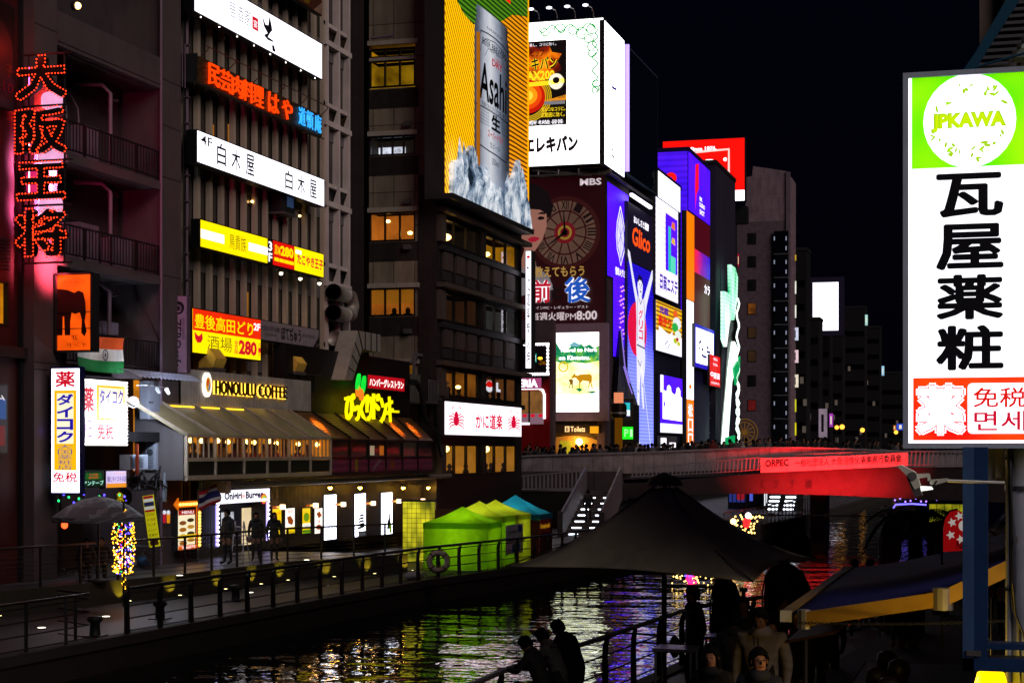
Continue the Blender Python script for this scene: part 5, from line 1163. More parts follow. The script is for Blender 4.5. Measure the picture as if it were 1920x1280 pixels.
ctext('Asahi',.09,.49,.86,.70,BKP,.018,.05);ctext('DRY',.42,.715,.72,.755,RDP,.02);ctext('SUPER',.48,.76,.66,.772,RDP);ctext('生',.40,.355,.66,.445,BKP,.05);ctext('スーパードライ',.30,.30,.74,.345,RDP,.02);ctext('生ビール',.36,.25,.64,.28,BKP)
ctext('洗練されたクリアな味、辛口。',.14,.455,.86,.485,BKP);ctext('350ml',.42,.16,.62,.195,BKP);ctext('KARAKUCHI',.28,.90,.72,.915,BKP);ctext('BEER BREWERS',.16,.80,.84,.835,BKP);ctext('DRAFT BEER',.36,.785,.64,.80,BKP)
for k in range(6):ctext('BREWED FROM SELECTED',.08,.36+.017*k,.34,.368+.017*k,BKP);ctext('YEAST AND QUALITY',.70,.36+.017*k,.94,.368+.017*k,BKP)
def cstroke(pts,w):
 mb=MB();mb.strip([(x*cw,y*ch) for x,y in pts],w,0);mb.v=[(cbx+x,cby+y,.095+.22*math.sqrt(max(.25-(x/cw-.5)**2,0))) for x,y,z in mb.v];mb.build('outline',BKP,S.root)
cstroke([(.06,.22+.06),(.06,.80),(.12,.865),(.3,.875),(.5,.878),(.75,.872),(.93,.85)],.06);cstroke([(.06,.285),(.08,.235),(.3,.225),(.55,.222),(.85,.212)],.06);cstroke([(.02,.45),(.3,.452),(.6,.451),(.97,.445)],.05)
cstroke([(.1,.74),(.14,.80),(.26,.84),(.5,.855),(.74,.84),(.86,.80),(.92,.73)],.035);cstroke([(.22,.74),(.3,.79),(.5,.81),(.7,.79),(.8,.74)],.03)
ICE=NT('printed_ice');vo=ICE.n('ShaderNodeTexVoronoi',feature='F1');vo.inputs['Scale'].default_value=.75;ICE.l(ICE.coord((1,.6,1)),vo.inputs[0])
ni=ICE.noise(ICE.coord((1,.7,1)),1.6,6,.7);ic=ICE.ramp(ICE.math('ADD',ICE.math('MULTIPLY',ni,.9),ICE.math('MULTIPLY',vo.outputs['Distance'],.25)),[(.42,C('#14202e')),(.52,C('#5c7490')),(.6,C('#a9bccf')),(.7,C('#f0f8ff'))]);ICEM=ICE.set(ic,.3,em=ic,es=.62)
icepx=[(843,362),(843,309),(848,303),(858,301),(866,305),(871,286),(879,275),(887,296),(891,330),(900,340),(912,346),(920,352),(930,352),(941,364),(945,378),(951,356),(958,330),(967,302),(973,340),(985,384),(989,425)]
q=[(ax(p)-.25,ay(p,y)) for p,y in icepx]+[(wA_+.0,0.0),(ax(843),0)]
q[-3]=(wA_,.15);MB().prism(q,.05,.3).build('ice',ICEM,S.root)
rnd=random.Random(4)
for k in range(22):
 px=rnd.uniform(848,980);base_y=.2+rnd.uniform(0,1.0);x=ax(px);hgt=rnd.uniform(.6,1.6)*(1.5 if px<885 or px>955 else .8);w=rnd.uniform(.35,.7)
 x=min(max(x,ax(843)+w),wA_-w)
 MB().add([(x-w,base_y,.3),(x+w,base_y-.1,.3),(x+w*.6,base_y+hgt*.6,.3),(x+rnd.uniform(-.2,.2),base_y+hgt,.3),(x-w*.7,base_y+hgt*.5,.3),(x,base_y+hgt*.45,.5)],[(0,1,5),(1,2,5),(2,3,5),(3,4,5),(4,0,5)]).build('ice_shard',ICEM,S.root)
MB().box(0,wA_,-.25,0,-1.0,.4).build('base_ledge',DARK,S.root);MB().box(wA_,wA_+.06,0,hA_,-1,.1).build('edge_light',glow('edge_gold','#ffb000',.9),S.root)
fR=FX(-25.7)
s=Sign('crab_sign','white lit restaurant sign with a red crab at each end of the red brush lettering',fR,834,977,752,814,.4,glow('crab_panel','#fff0fa',1.9),DARK,rim=.05)
CR=glow('crab_red','#e0083c',.8)
for cx_ in (.13,.885):
 s.disc(cx_,.56,.032,.17,CR,'crab_body');s.disc(cx_,.38,.02,.1,CR,'crab_head')
 L=[]
 for sx in (-1,1):
  for k in range(4):L.append([(cx_+sx*.02,.5+.06*k),(cx_+sx*.06,.42+.1*k),(cx_+sx*.09,.44+.13*k),(cx_+sx*.075,.52+.12*k)])
  L.append([(cx_+sx*.015,.42),(cx_+sx*.06,.33),(cx_+sx*.055,.2),(cx_+sx*.03,.12)])
 s.strokes(L,.07,CR,'crab_legs')
s.text('かに道楽',.36,.28,.72,.8,CR,bold=.04);s.text('大阪',.29,.42,.33,.52,glow('pink_faint_print','#f4b8d0',1.0));s.text('本店',.755,.42,.79,.52,_M['pink_faint_print'])
fV2=FY(93.0)
s=Sign('upright_sign','tall thin white lit sign with black brush writing beside the dark corner building',fV2,986,995.5,471,690,.8,glow('upright_panel','#f4f0ff',2.0),DARK,rim=.04)
s.text('かに道楽炭火焼',.15,.1,.85,.97,INK,vert=True,bold=.01);s.disc(.5,.05,.35,.012,INK_RED,'seal')
fp=FY(122)
t=thing('plaza_building','red and dark fronted building behind the thin upright sign at the bridge end','building',fp.M@Matrix.Translation((fp.x(940),3.9,0)))
PX= lambda p:fp.x(p)-fp.x(940);PYp= lambda y:fp.y(990,y)-3.9
MB().box(0,PX(1036),0,PYp(600),-.9,-.05).build('wall',paint('dull_plum_wall','#4c3a40',.7),t)
MB().box(0,PX(1031),0,PYp(706),-.05,.1).build('red_front',paint('red_panel','#7a0a10',.4),t)
MB().box(0,PX(1020),PYp(795),PYp(733),.1,.14).build('restaurant_window',room_mat('bistro_room','#8a5c2c',.7,.7,1.5),t);MB().box(0,PX(1020),PYp(795),PYp(775),.14,.16).build('frosted_band',glow('frosted_band','#8a6a78',.7),t)
b=MB();b.tube([(0,PYp(728),.2),(PX(1012),PYp(728),.2),(PX(1019),PYp(732),.2),(PX(1022),PYp(740),.2),(PX(1022),PYp(785),.2)],.09,8);b.build('neon_outline',glow('white_neon','#fff0f8',2.5),t)
MB().box(0,PX(994),PYp(796),PYp(792),.12,.2).build('light_strip',WHITE,t);MB().box(PX(992),PX(992)+.12,PYp(792),PYp(733),.141,.2).build('mullion',FRAME_A,t)
for px in (985,1000,1015):MB().disc(PX(px),PYp(779),.18,.12,.161,12).build('red_print',INK_RED,t)
s=Sign('restaurant_sign','violet lit sign with white capital letters over a red front at the bridge end',FY(121.6),960,1015,709,728,.2,glow('violet_panel','#a84878',.8),DARK,rim=.03);s.text('TERIA',.02,.12,.88,.9,WHITE,bold=.05)
s=Sign('bulb_framed_display','dark display framed in round white bulbs with a small green sign inside',FY(121.5),960,1028,645,703,.3,paint('dark_display','#171318',.3),DARK,rim=.12)
bulbs(s.root,[(s.w*(.35+.65*k/9),s.h*v,.05) for k in range(10) for v in (.02,.98)]+[(s.w*.99,s.h*(.1+.8*k/7),.05) for k in range(8)],.11,glow('big_white_bulb','#fff2fa',3))
s.rect(.5,.32,.68,.6,glow('teal_panel','#10a088',.9));s.text('木場',.53,.36,.66,.56,WHITE);s.text('-2346',.74,.55,.93,.68,glow('amber_digits','#a86408',.7));s.disc(.78,.47,.06,.04,BULB_Y,'lamp')
dn=None;rnd=random.Random(5);CL4=[paint('diner_clothes'+str(k_),c_,.8,bump=0) for k_,c_ in enumerate(('#2a1a14','#4a2a20','#1c1c28','#6a5a48'))]
DL=('dark brown','rust coloured','navy','beige')
for k_ in range(13):
 i=k_%4;px=362+19.2*k_+rnd.uniform(-4,4);M=Matrix.Translation(pt_x(px,858,-26.0-.5*rnd.random()))@Matrix.Rotation(rnd.uniform(0,6),4,'Z')
 t=thing('person','seated diner in %s clothes behind the cafe windows'%DL[i],'person',M,'diners in %s behind the cafe windows'%DL[i])
 MB().lathe([(.24,-.35),(.22,.02),(.19,.12),(.07,.2),(.06,.26),(.09,.3),(.1,.38),(.075,.47),(.02,.5)],10).build('body',[CL4[i]],t,True);MB().ball((0,-.015,.42),(.105,.11,.1),8,6).build('hair',BLACK,t,True)
YB=100.0
fb=FY(YB)
bx= lambda px:fb.x(px);bz= lambda px,py:fb.y(px,py)
def bridge_poly(top,bot):
 T_=[(bx(p),bz(p,y)) for p,y in top];B_=[(bx(p),bz(p,y)) for p,y in bot];return T_+B_[::-1]
BR=thing('bridge','tiled concrete arch bridge over the canal lit red along its middle','bridge',Matrix.Translation((bx(975),YB,0)))
bo=Matrix.Translation((-bx(975),0,0))
def bpoly(mb,poly,y0,y1):
 b=MB().prism(poly,0,1);b.v=[(x,y0+(y1-y0)*z,y) for x,y,z in b.v];b.f=[f[::-1] for f in b.f]
 o=len(mb.v);mb.v+=b.v;mb.f+=[[o+i for i in f] for f in b.f];mb.m+=b.m;return mb
FAS=tiles('fascia_tile','#c4b2b4','#2e2426',.86,2.0,.5,.12,.018);PAR_T=tiles('parapet_tile','#968c90','#3c383a',.62,.55,.3,.15,.012,spec=.6)
ftop=[(1150,908),(1180,906),(1250,901),(1330,895),(1430,887),(1520,882),(1600,878),(1690,876),(1800,875),(1960,876)]
fbot=[(1150,936),(1250,930),(1340,926),(1430,925),(1560,928),(1720,935),(1890,942),(1960,948)]
mb=MB();bpoly(mb,bridge_poly(ftop,fbot),0,1.0);mb.build('fascia',FAS,BR,M=bo)
mb=MB();bpoly(mb,bridge_poly([(p,y+1) for p,y in ftop],[(p,y-2) for p,y in fbot]),1.0,17);mb.build('deck',CONC_D,BR,M=bo)
lft=bridge_poly([(940,884),(1040,884),(1150,884)],[(940,960),(1040,950),(1150,940)]);mb=MB();bpoly(mb,lft,2.2,4.0);mb.build('abutment',tiles('abutment_tile','#4a4242','#1c1818',1.2,.8,.6),BR,M=bo)
ptop=[(940,857),(1000,853),(1100,850),(1200,847),(1300,843),(1420,838),(1500,838),(1600,841),(1700,845),(1800,846),(1960,847)]
fb2=FY(YB+2.5)
T_=[(fb2.x(p),fb2.y(p,y)) for p,y in ptop];T_B=T_;B_=[(x,z-1.25) for x,z in T_];mb=MB();bpoly(mb,T_+B_[::-1],2.5,2.75);mb.build('parapet',PAR_T,BR,M=bo)
mb=MB();mb2=[(x,z+.02) for x,z in T_];bpoly(mb,mb2+[(x,z-.1) for x,z in mb2][::-1],2.4,2.85);mb.build('coping',paint('parapet_coping','#8a8288',.35),BR,M=bo)
mb=MB();bpoly(mb,[(x,z-1.15) for x,z in T_]+[(x,z-1.6) for x,z in T_][::-1],2.75,17);mb.build('roadway',PAVE,BR,M=bo)
mb=MB();bpoly(mb,mb2+[(x,z-1.0) for x,z in mb2][::-1],16.6,16.9);mb.build('parapet',PAR_T,BR,M=bo)
def balustrade(label,top,bot,y,step,mat,slant=0.0):
 f=FY(y);T_=[(f.x(p),f.y(p,q)) for p,q in top];B_=[(f.x(p),f.y(p,q)) for p,q in bot]
 def ip(P,x):
  for (a,b),(c,d) in zip(P,P[1:]):
   if a<=x<=c:return b+(d-b)*(x-a)/(c-a)
  return P[-1][1] if x>P[-1][0] else P[0][1]
 t=thing('balustrade',label,'railing',Matrix.Translation((T_[0][0],y,B_[0][1])))
 ox,oz=T_[0][0],B_[0][1]
 MB().tube([(a-ox,0,b-oz) for a,b in T_],.04,6).build('handrail',mat,t);MB().tube([(a-ox,0,b-oz+.05) for a,b in B_],.035,6).build('bottom_rail',mat,t)
 x=ox+.1;base=None
 while x<T_[-1][0]:
  h=ip(T_,x)-ip(B_,x)
  M=Matrix.Translation((x-ox,0,ip(B_,x)-oz))@Matrix.Diagonal((1,1,h,1))
  if base is None:base=MB().add([(-.035,-.03,0),(.035,-.03,0),(.035,.03,0),(-.035,.03,0),(-.035+slant,-.03,1),(.035+slant,-.03,1),(.035+slant,.03,1),(-.035+slant,.03,1)],[(0,3,2,1),(4,5,6,7),(0,1,5,4),(1,2,6,5),(2,3,7,6),(3,0,4,7)]).build('baluster',mat,t,M=M)
  else:dup(base,t,M)
  x+=step
 return t
BALM=paint('white_baluster','#8c848c',.45)
balustrade('long white slanting baluster railing along the bridge side right of the stairs',[(1182,878),(1250,872),(1330,865),(1430,857),(1520,851),(1600,848),(1700,846),(1800,845),(1960,846)],[(1182,895),(1250,892),(1330,888),(1430,881),(1520,877),(1600,875),(1700,873),(1960,873)],YB-.1,.235,BALM,.07)
balustrade('short white baluster railing on the landing left of the stairs',[(972,893),(1095,882)],[(972,919),(1080,917)],YB-1.5,.24,BALM,0)
t=thing('landing_wall','dark tiled wall and ramp under the short baluster railing','wall',Matrix.Translation((fb.x(960),YB-1.4,.75)))
mb=MB();mb.box(-4,fb.x(1085)-fb.x(960),0,3.2,0,bz(1000,918)-.8);mb.build('wall_body',_M['abutment_tile'],t);mb=MB().box(-4,fb.x(1085)-fb.x(960),-.06,3.2,bz(1000,918)-.8,bz(1000,918)-.72).build('coping',_M['parapet_coping'],t)
s=Sign('bridge_banner','long pink lit cloth banner hung on the bridge railing with black company lettering',FY(YB-.35),1426,1703,858,884,.02,None,None)
wB=s.w;fB2=FY(YB-.35);zt0,zt1,zb0,zb1=fB2.y(1426,858),fB2.y(1703,847),fB2.y(1426,886),fB2.y(1703,873)
mb=MB();N=24;s.y0
for i in range(N+1):
 a=i/N;mb.v+=[(wB*a,zb0+(zb1-zb0)*a-s.y0,.02*math.sin(a*40)),(wB*a,zt0+(zt1-zt0)*a-.25*math.sin(a*math.pi)*.3-s.y0,.02*math.sin(a*40+1))]
for i in range(N):mb.f.append([2*i,2*i+2,2*i+3,2*i+1]);mb.m.append(0)
mb.build('cloth',paint('banner_cloth','#c89ca0',.8,bump=0),s.root)
def bt(tx,p0,p1,t0,b0,m_=INK,**k):
 mb=MB();x0,x1=fB2.x(p0)-s.x0,fB2.x(p1)-s.x0;mb.text(tx,x0,0,x1,1,.05,**k)
 za=fB2.y(p0,b0)-s.y0;zc=fB2.y(p0,t0)-s.y0;sl_=(zb1-zb0)/wB
 mb.v=[(x,za+(zc-za)*y+sl_*(x-x0),z) for x,y,z in mb.v];mb.build('lettering',m_,s.root)
bt('ORPEC',1435,1479,862,875,bold=.02);bt('一般社団法人 大阪活性化事業実行委員会',1491,1690,861,875)
s2=Sign('bridge_name','black hiragana and character name of the bridge spaced over four red fascia tiles',FY(YB-.02),1423,1524,898,916,.02,None,None)
for ch,p in zip('えびす橋',(1424,1451,1481,1509)):s2.text(ch,(p-1423)/101,.05,(p-1423+(9 if ch!='橋' else 14))/101,.95,INK,bold=.02)
t=thing('red_floodlights','red floodlights fixed below the bridge banner','floodlight',Matrix.Translation((bx(1530),YB-1.6,bz(1530,960))))
for p,e in ((1415,300),(1465,600),(1515,760),(1565,760),(1615,640),(1665,340)):
 x=bx(p)-bx(1530);o=MB().box(x-.15,x+.15,-2.8,-2.6,-.1,.1).build('lamp_head',BLACK,t);MB().tube([(x,-2.6,-.05),(x,0,-.12)],.03,5).build('lamp_arm',BLACK,t)
 lamp('beam','SPOT',e*4.2,(1,.012,.016),Matrix.Translation((x,-2.7,.25))@Matrix.Rotation(R(180-60),4,'X'),t,spot_size=R(62),spot_blend=.7,shadow_soft_size=.2)
MB().tube([(bx(1400)-bx(1530),0,-.12),(bx(1660)-bx(1530),0,-.12)],.05,6).build('support_rail',BLACK,t)
for p in (1400,1660):MB().tube([(bx(p)-bx(1530),0,-.12),(bx(p)-bx(1530),1.7,.4)],.04,6).build('bracket',BLACK,t)
st_y0,st_y1=88.0,98.0;n=15;zt_=bz(1110,918)
t=thing('bridge_stairs','concrete stairs up to the bridge with white lit strips on the steps','stairs',Matrix.Translation((FY(88).x(1092),st_y0,.75))@Matrix.Rotation(R(6.8),4,'Z'))
hw=.9;hh=(zt_-.75)/n
for k in range(n):
 y=(st_y1-st_y0)*k/n;MB().box(-hw,hw,y,st_y1-st_y0,hh*k,hh*(k+1)).build('step',paint('stair_stone','#5a5250',.7),t)
 if k%2==0 and k<13:
  for q in (-.72,.22):MB().box(q,q+.5,y-.012,y,hh*k+.04,hh*k+.1).build('step_light',glow('step_light','#e8f0ff',5),t)
for sx in (-1,1):
 mb=MB();ht=zt_-.75;pr=[(-.4,0),(-.4,1.15),(st_y1-st_y0-.2,ht+1.2),(st_y1-st_y0-.2,ht-.5),(1.5,0)]
 mb.add([(sx*(hw+.02),a,b) for a,b in pr]+[(sx*(hw+.2),a,b) for a,b in pr],[(0,1,2,3,4),(9,8,7,6,5)]+[(i,5+i,5+(i+1)%5,(i+1)%5) for i in range(5)]);mb.build('side_wall',paint('stair_side','#6e6468',.6),t)
 MB().tube([(sx*(hw+.1),-.45,1.22),(sx*(hw+.1),st_y1-st_y0-.2,ht+1.28)],.07,8).build('handrail',ALU,t);MB().box(sx*(hw+.02),sx*(hw+.3),-.75,-.42,0,1.25).build('newel',DARK,t)
t=thing('bridge_pier','pale pier under the far side of the bridge beside the water','pier',Matrix.Translation((FY(116).x(1535),116,-.2)))
MB().box(-.55,.55,0,1.5,0,3.6).build('shaft',paint('pier_concrete','#8a7480',.8),t);MB().box(-.75,.75,-.2,1.7,3.3,3.6).build('pier_cap',CONC,t)
fq=FY(132)
t=thing('underbridge_shop','blue and white lit shopfront on the quay seen below the bridge','shop',fq.M@Matrix.Translation((fq.x(1365),.75,0)))
wq=fq.x(1475)-fq.x(1365);MB().box(0,wq,0,3.2,-3,0).build('wall',paint('navy_shop_wall','#10122c',.6),t)
for a,c_,y0_,y1_,col in ((.02,.3,.5,2.3,'#202c70'),(.36,.44,.6,2.6,'#4a58c8'),(.60,.86,1.3,2.9,'#b8c4d8'),(.62,.67,.2,2.9,'#f4f6ff'),(.9,.93,.6,2.8,'#d8e4ff'),(.18,.28,1.8,2.8,'#3048a0')):MB().box(wq*a,wq*c_,y0_,y1_,.0,.04).build('lit_panel',glow('shop_panel'+col[1:],col,1.0),t)
for k in range(14):MB().box(wq*k/14,wq*k/14+.06,0,3.0,.041,.09).build('mullion',BLACK,t)
MB().disc(wq*.22,.95,.35,.32,.05,16).build('red_ring',glow('red_ring','#a01828',.7),t)
t=thing('far_stairs','far flight of stairs with white lit steps under the right part of the bridge','stairs',Matrix.Translation((FY(135).x(1485),128,.75)))
for k in range(8):
 MB().box(-1.1,1.1,.5*k,5,.28*k,.28*k+.28).build('step',DARK,t)
 for q in (-.95,.2):MB().box(q,q+.75,.5*k-.015,.5*k,.28*k+.08,.28*k+.18).build('step_light',_M['step_light'],t)
t=thing('canal_illumination','tiny yellow lights with red and white lamps along the blue railing under the bridge','fairy lights',Matrix.Translation((-13.6,96,.75)))
rnd=random.Random(9);f6=FY(92)
bulbs(t,[tuple(Vector((f6.x(rnd.uniform(1378,1430)),92,f6.y(1400,rnd.uniform(965,1000))))-Vector((-13.6,96,.75))) for k in range(46)],.05,glow('tiny_yellow','#ffd070',4))
for px,py,c_,r in ((1400,977,'red_fairy',.2),(1403,966,'white_bulb',.16),(1375,977,'warm_lamp_soft',.16),(1400,983,'red_fairy',.18)):MB().ball(Vector((f6.x(px),92,f6.y(px,py)))-Vector((-13.6,96,.75)),r,8,6).build('lamp',_M[c_],t,True)
MB().tube([Vector((f6.x(p),92.05,f6.y(p,968+.45*(p-1375))))-Vector((-13.6,96,.75)) for p in (1370,1400,1440)],.02,4).build('wire',BLACK,t)
SZ=3.9
def block(name,label,cat,x0,x1,y0,y1,z1,mat,z0=SZ,roof=True,parapet=None):
 t=thing(name,label,cat,Matrix.Translation((x0,y0,z0)))
 MB().box(0,x1-x0,0,y1-y0,0,z1-z0).build('wall',mat,t)
 if roof:MB().box(-.1,x1-x0+.1,-.1,y1-y0+.1,z1-z0,z1-z0+.4).build('roof_edge',parapet or DARK,t)
 return t
g4=FY(140);X4=-32.0;s4=FX(X4)
PLUM=tiles('plum_wall','#4a3c40','#2a2226',1.5,1.2,.6,.15,.02)
B4=block('billboard_building','plum grey building behind the clock poster and the deer screen at the bridge end','building',-52,X4,140,149.2,g4.y(1100,330),PLUM)
def b4(mb,nm,m_,face=g4):return mb.build(nm,m_,B4,M=Matrix.Translation((52,-140,-SZ))@face.M)
b4(MB().box(g4.x(1120),X4,SZ,g4.y(1120,640),.0,.12),'corner_pillar',paint('rose_pillar','#6a4c50',.6))
b4(MB().box(g4.x(985),g4.x(1128),SZ,g4.y(1050,814),.0,.06),'lit_wall',paint('ochre_plaster','#c08a3c',.8))
b4(MB().box(g4.x(1020),g4.x(1128),g4.y(1050,812),g4.y(1050,796),.0,.3),'lintel',paint('brown_lintel','#2a1a14',.6))
b=MB()
for k in range(13):a=math.pi*k/12;b.v+=[(g4.x(1072)+3.0*math.cos(a),g4.y(1060,832)+1.0*math.sin(a),.07),(g4.x(1072)+2.5*math.cos(a),g4.y(1060,834)+.75*math.sin(a),.07)]
b.f=[[2*k,2*k+1,2*k+3,2*k+2] for k in range(12)];b.m=[0]*12;b4(b,'arch_trim',paint('arch_trim','#4a3414',.7))
b4(MB().box(g4.x(1050),g4.x(1073),SZ,g4.y(1060,826),.061,.08),'doorway',room_mat('lime_doorway','#a09818',.7),g4)
b4(MB().box(g4.x(1021),g4.x(1036),g4.y(1030,812),g4.y(1030,799),.31,.34),'lit_strip',glow('amber_strip_b','#f0a018',.9));b4(MB().box(g4.x(1108),g4.x(1124),g4.y(1110,812),g4.y(1110,799),.31,.34),'lit_strip',_M['amber_strip_b'])
s=Sign('toilets_sign','brown lintel sign pointing to the toilets in cream lettering',g4,1056,1098,797,811,.1,None,None,out=.32);CREAMG=glow('cream_lettering','#ffd8a0',1.0)
s.text('Toilets',.33,.15,.98,.88,CREAMG,bold=.02);s.rect(.08,.12,.28,.88,CREAMG,'pictogram_plate');s.text('ii',.12,.22,.24,.8,paint('pictogram_ink','#201008',.6),bold=.03)
t=thing('stone_pillar','dark brown square gate pillar between the two street lanterns','pillar',Matrix.Translation((FY(133).x(984),133,SZ)))
wp=FY(133).x(1020)-FY(133).x(984);MB().box(0,wp,0,1.2,0,FY(133).y(1000,782)-SZ).build('shaft',paint('brown_stone','#3c2a26',.8),t);MB().box(-.15,wp+.15,-.15,1.35,FY(133).y(1000,788)-SZ,FY(133).y(1000,780)-SZ).build('capital',paint('brown_stone_b','#4a3630',.8),t);MB().box(-.1,wp+.1,-.1,1.3,0,.5).build('base',_M['brown_stone_b'],t)
for k,(px,py) in enumerate(((984,806),(1027,806))):
 f=FY(131);t=thing('street_lantern','ornate amber street lantern '+('behind the crab sign' if k==0 else 'right of the brown gate pillar'),'street lamp',Matrix.Translation((f.x(px),131,SZ)),'ornate street lanterns at the bridge end')
 z=f.y(px,py)-SZ;MB().lathe([(.16,-.65),(.3,-.45),(.33,.5),(.2,.62)],8,(0,0,z)).build('lantern_glass',glow('lantern_amber','#ffb830',7),t);MB().lathe([(.38,.5),(.4,.58),(.15,.85),(.03,1.0)],8,(0,0,z)).build('cap',BLACK,t);MB().lathe([(.05,0),(.12,.05),(.06,.3),(.06,z-1.0),(.3,z-.75),(.3,z-.65)],8).build('post',BLACK,t)
 for q in range(6):a=q*math.pi/3;MB().tube([(.34*math.cos(a),.34*math.sin(a),z-.5),(.36*math.cos(a),.36*math.sin(a),z+.55)],.025,4).build('bar',BLACK,t)
 lamp('glow','POINT',130,(1,.6,.12),Matrix.Translation((0,.6,z)),t,shadow_soft_size=.3)
t=thing('wall_lamp','round bright wall lamp on the ochre wall below the deer screen','lamp',g4.at(1086,828,.3));MB().ball((0,0,0),.3,10,8).build('globe',WARM,t,True);MB().box(-.06,.06,-.1,.1,-.3,-.2).build('bracket',BLACK,t);lamp('glow','POINT',160,(1,.62,.15),Matrix.Translation((0,0,.5)),t,shadow_soft_size=.3)
CLK=glow('poster_maroon','#2e060e',.55,.5,.12)
s=Sign('clock_poster','huge dark maroon television poster of a woman before a clock face',g4,950,1134,337,612,.3,CLK,DARK,out=.15,rim=.1)
fr= lambda px,py:((px-950)/184,(py-337)/275);PX_= lambda px,py:(s.X(fr(px,py)[0]),s.Y(fr(px,py)[1]))
CRM=glow('clock_cream','#735648',.5,.4,.4);CRD=glow('clock_brown','#3c1414',.5);CRR=glow('clock_red','#7a1420',.5);GLDc=glow('clock_gold','#a88430',.5)
ccx,ccy=PX_(1060,440);rc=s.X(fr(1126,440)[0])-ccx
def sp(mb,nm,m_):mb.v=[(x,y,zz+z) for x,y,zz in mb.v];mb.build(nm,m_,s.root)
z=.014
z+=.006;sp(MB().disc(ccx,ccy,rc,rc,0,40),'clock_face',CRD)
z+=.006;sp(MB().disc(ccx,ccy,rc*.93,rc*.93,0,40),'clock_face',CRM)
z+=.006;mb=MB()
for k in range(12):a=k*math.pi/6+.26;mb.strip([(ccx+rc*.3*math.cos(a),ccy+rc*.3*math.sin(a)),(ccx+rc*.9*math.cos(a),ccy+rc*.9*math.sin(a))],.12,0)
mb.ring(ccx,ccy,rc*.62,rc*.62,.14,0,40);mb.ring(ccx,ccy,rc*.93,rc*.93,.16,0,40);sp(mb,'clock_spokes',CRD)
mb=MB()
for k,tx in enumerate(('XII','I','II','III','IIII','V','VI','VII','VIII','IX','X','XI')):
 a=math.pi/2-k*math.pi/6;q=MB();q.text(tx,-.32,-.36,.32,.36,0,bold=.02);Mr=Matrix.Translation((ccx+rc*.76*math.cos(a),ccy+rc*.76*math.sin(a),0))@Matrix.Rotation(a-math.pi/2,4,'Z');mb.add(q.v,q.f,0,Mr)
sp(mb,'clock_numerals',glow('numeral_ink','#1a0a0c',.5))
z+=.006;sp(MB().disc(ccx,ccy,rc*.3,rc*.3,0,28),'clock_hub',CRR);z+=.006;sp(MB().ring(ccx,ccy,rc*.2,rc*.2,.2,0),'clock_ring',GLDc)
z+=.006;INKc=glow('hand_ink','#0c0608',.5);sp(MB().strip([(ccx,ccy),(ccx-.1,ccy+rc*.62)],[.22,.06],0).strip([(ccx,ccy),(ccx-rc*.5,ccy-rc*.35)],[.25,.06],0).disc(ccx,ccy,.25,.25,0),'clock_hands',INKc)
SKIN_P=glow('poster_skin','#b07868',.55,.15,.5);HAIRP=glow('poster_hair','#140c10',.5);DRESS=glow('poster_dress','#8a8488',.5)
def pl(pts,m_,nm):
 global z
 z+=.006;sp(MB().prism([PX_(*p) for p in pts],-.01,0),nm,m_)
pl([(950,340),(985,342),(1010,350),(1030,366),(1038,392),(1034,408),(1020,414),(1022,436),(1010,440),(980,440),(950,440)],HAIRP,'hair')
pl([(968,520),(985,488),(1000,482),(1006,500),(1030,520),(1040,545),(950,560),(950,525)],DRESS,'dress')
pl([(985,466),(1002,468),(1006,498),(988,512),(976,496)],SKIN_P,'neck')
pl([(978,396),(1000,384),(1018,386),(1026,404),(1026,428),(1018,452),(1004,472),(992,474),(976,460),(966,440),(966,410)],SKIN_P,'face')
pl([(964,388),(978,372),(1010,368),(1030,386),(1032,408),(1025,404),(1014,396),(996,394),(980,404),(970,430),(962,430)],HAIRP,'fringe')
pl([(1008,404),(1016,400),(1024,402),(1023,405),(1015,404)],HAIRP,'eyebrow');pl([(1008,412),(1014,408),(1022,410),(1021,414),(1013,415)],HAIRP,'eye');pl([(1000,430),(1005,434),(999,436),(996,433)],glow('poster_shade','#844e44',.5),'nose')
pl([(990,450),(998,446),(1006,446),(1014,449),(1006,455),(996,456)],glow('poster_lips','#b01c34',.6),'lips')
pl([(950,440),(962,420),(976,400),(984,392),(988,396),(980,412),(974,428),(986,420),(990,424),(978,440),(968,456),(950,460)],SKIN_P,'hand')
s.text('MBS',(1088-950)/184,.016,(1128-950)/184,.062,glow('poster_white','#d8c8d0',.8) if False else glow('station_white','#d8c8d0',.8),bold=.03)
s.k=45;GOLD=glow('title_gold','#b89048',.7);s.text('教えてもらう',.295,.60,.80,.675,GOLD,bold=.03)
s.text('前',.27,.69,.46,.845,WHITE_S,bold=.09);s.text('前',.27,.69,.46,.845,glow('title_red','#c01830',.8),bold=.04);s.text('と',.47,.73,.58,.82,HAIRP,bold=.06)
s.text('後',.6,.675,.86,.85,WHITE_S,bold=.09);s.text('後',.6,.675,.86,.85,glow('title_blue','#2058c0',.8),bold=.04)
s.text('メインMC：滝川クリステル レギュラー：博多華丸・大吉' if False else 'メインMC・レギュラー・ゲスト',.27,.868,.84,.89,_M['station_white']);s.text('毎週火曜',.26,.91,.60,.968,_M['station_white'],bold=.02);s.text('PM',.61,.922,.715,.965,_M['station_white']);s.text('8:00',.72,.905,.93,.968,_M['station_white'],bold=.03)
s=Sign('deer_screen','bright upright screen showing two deer on a meadow with white lettering',g4,1043,1123,624,772,.5,glow('screen_white','#fafff4',3),paint('pale_screen_casing','#8a7088',.5),out=.35,rim=.75)
MEAD=NT('meadow_screen');nm_=MEAD.noise(MEAD.coord((1,1.4,1)),.6,3);mc_=MEAD.ramp(nm_,[(.3,C('#d8e850')),(.5,C('#f4fcb0')),(.75,C('#fdffe8'))]);MEADM=MEAD.set(mc_,.5,em=mc_,es=1.5)
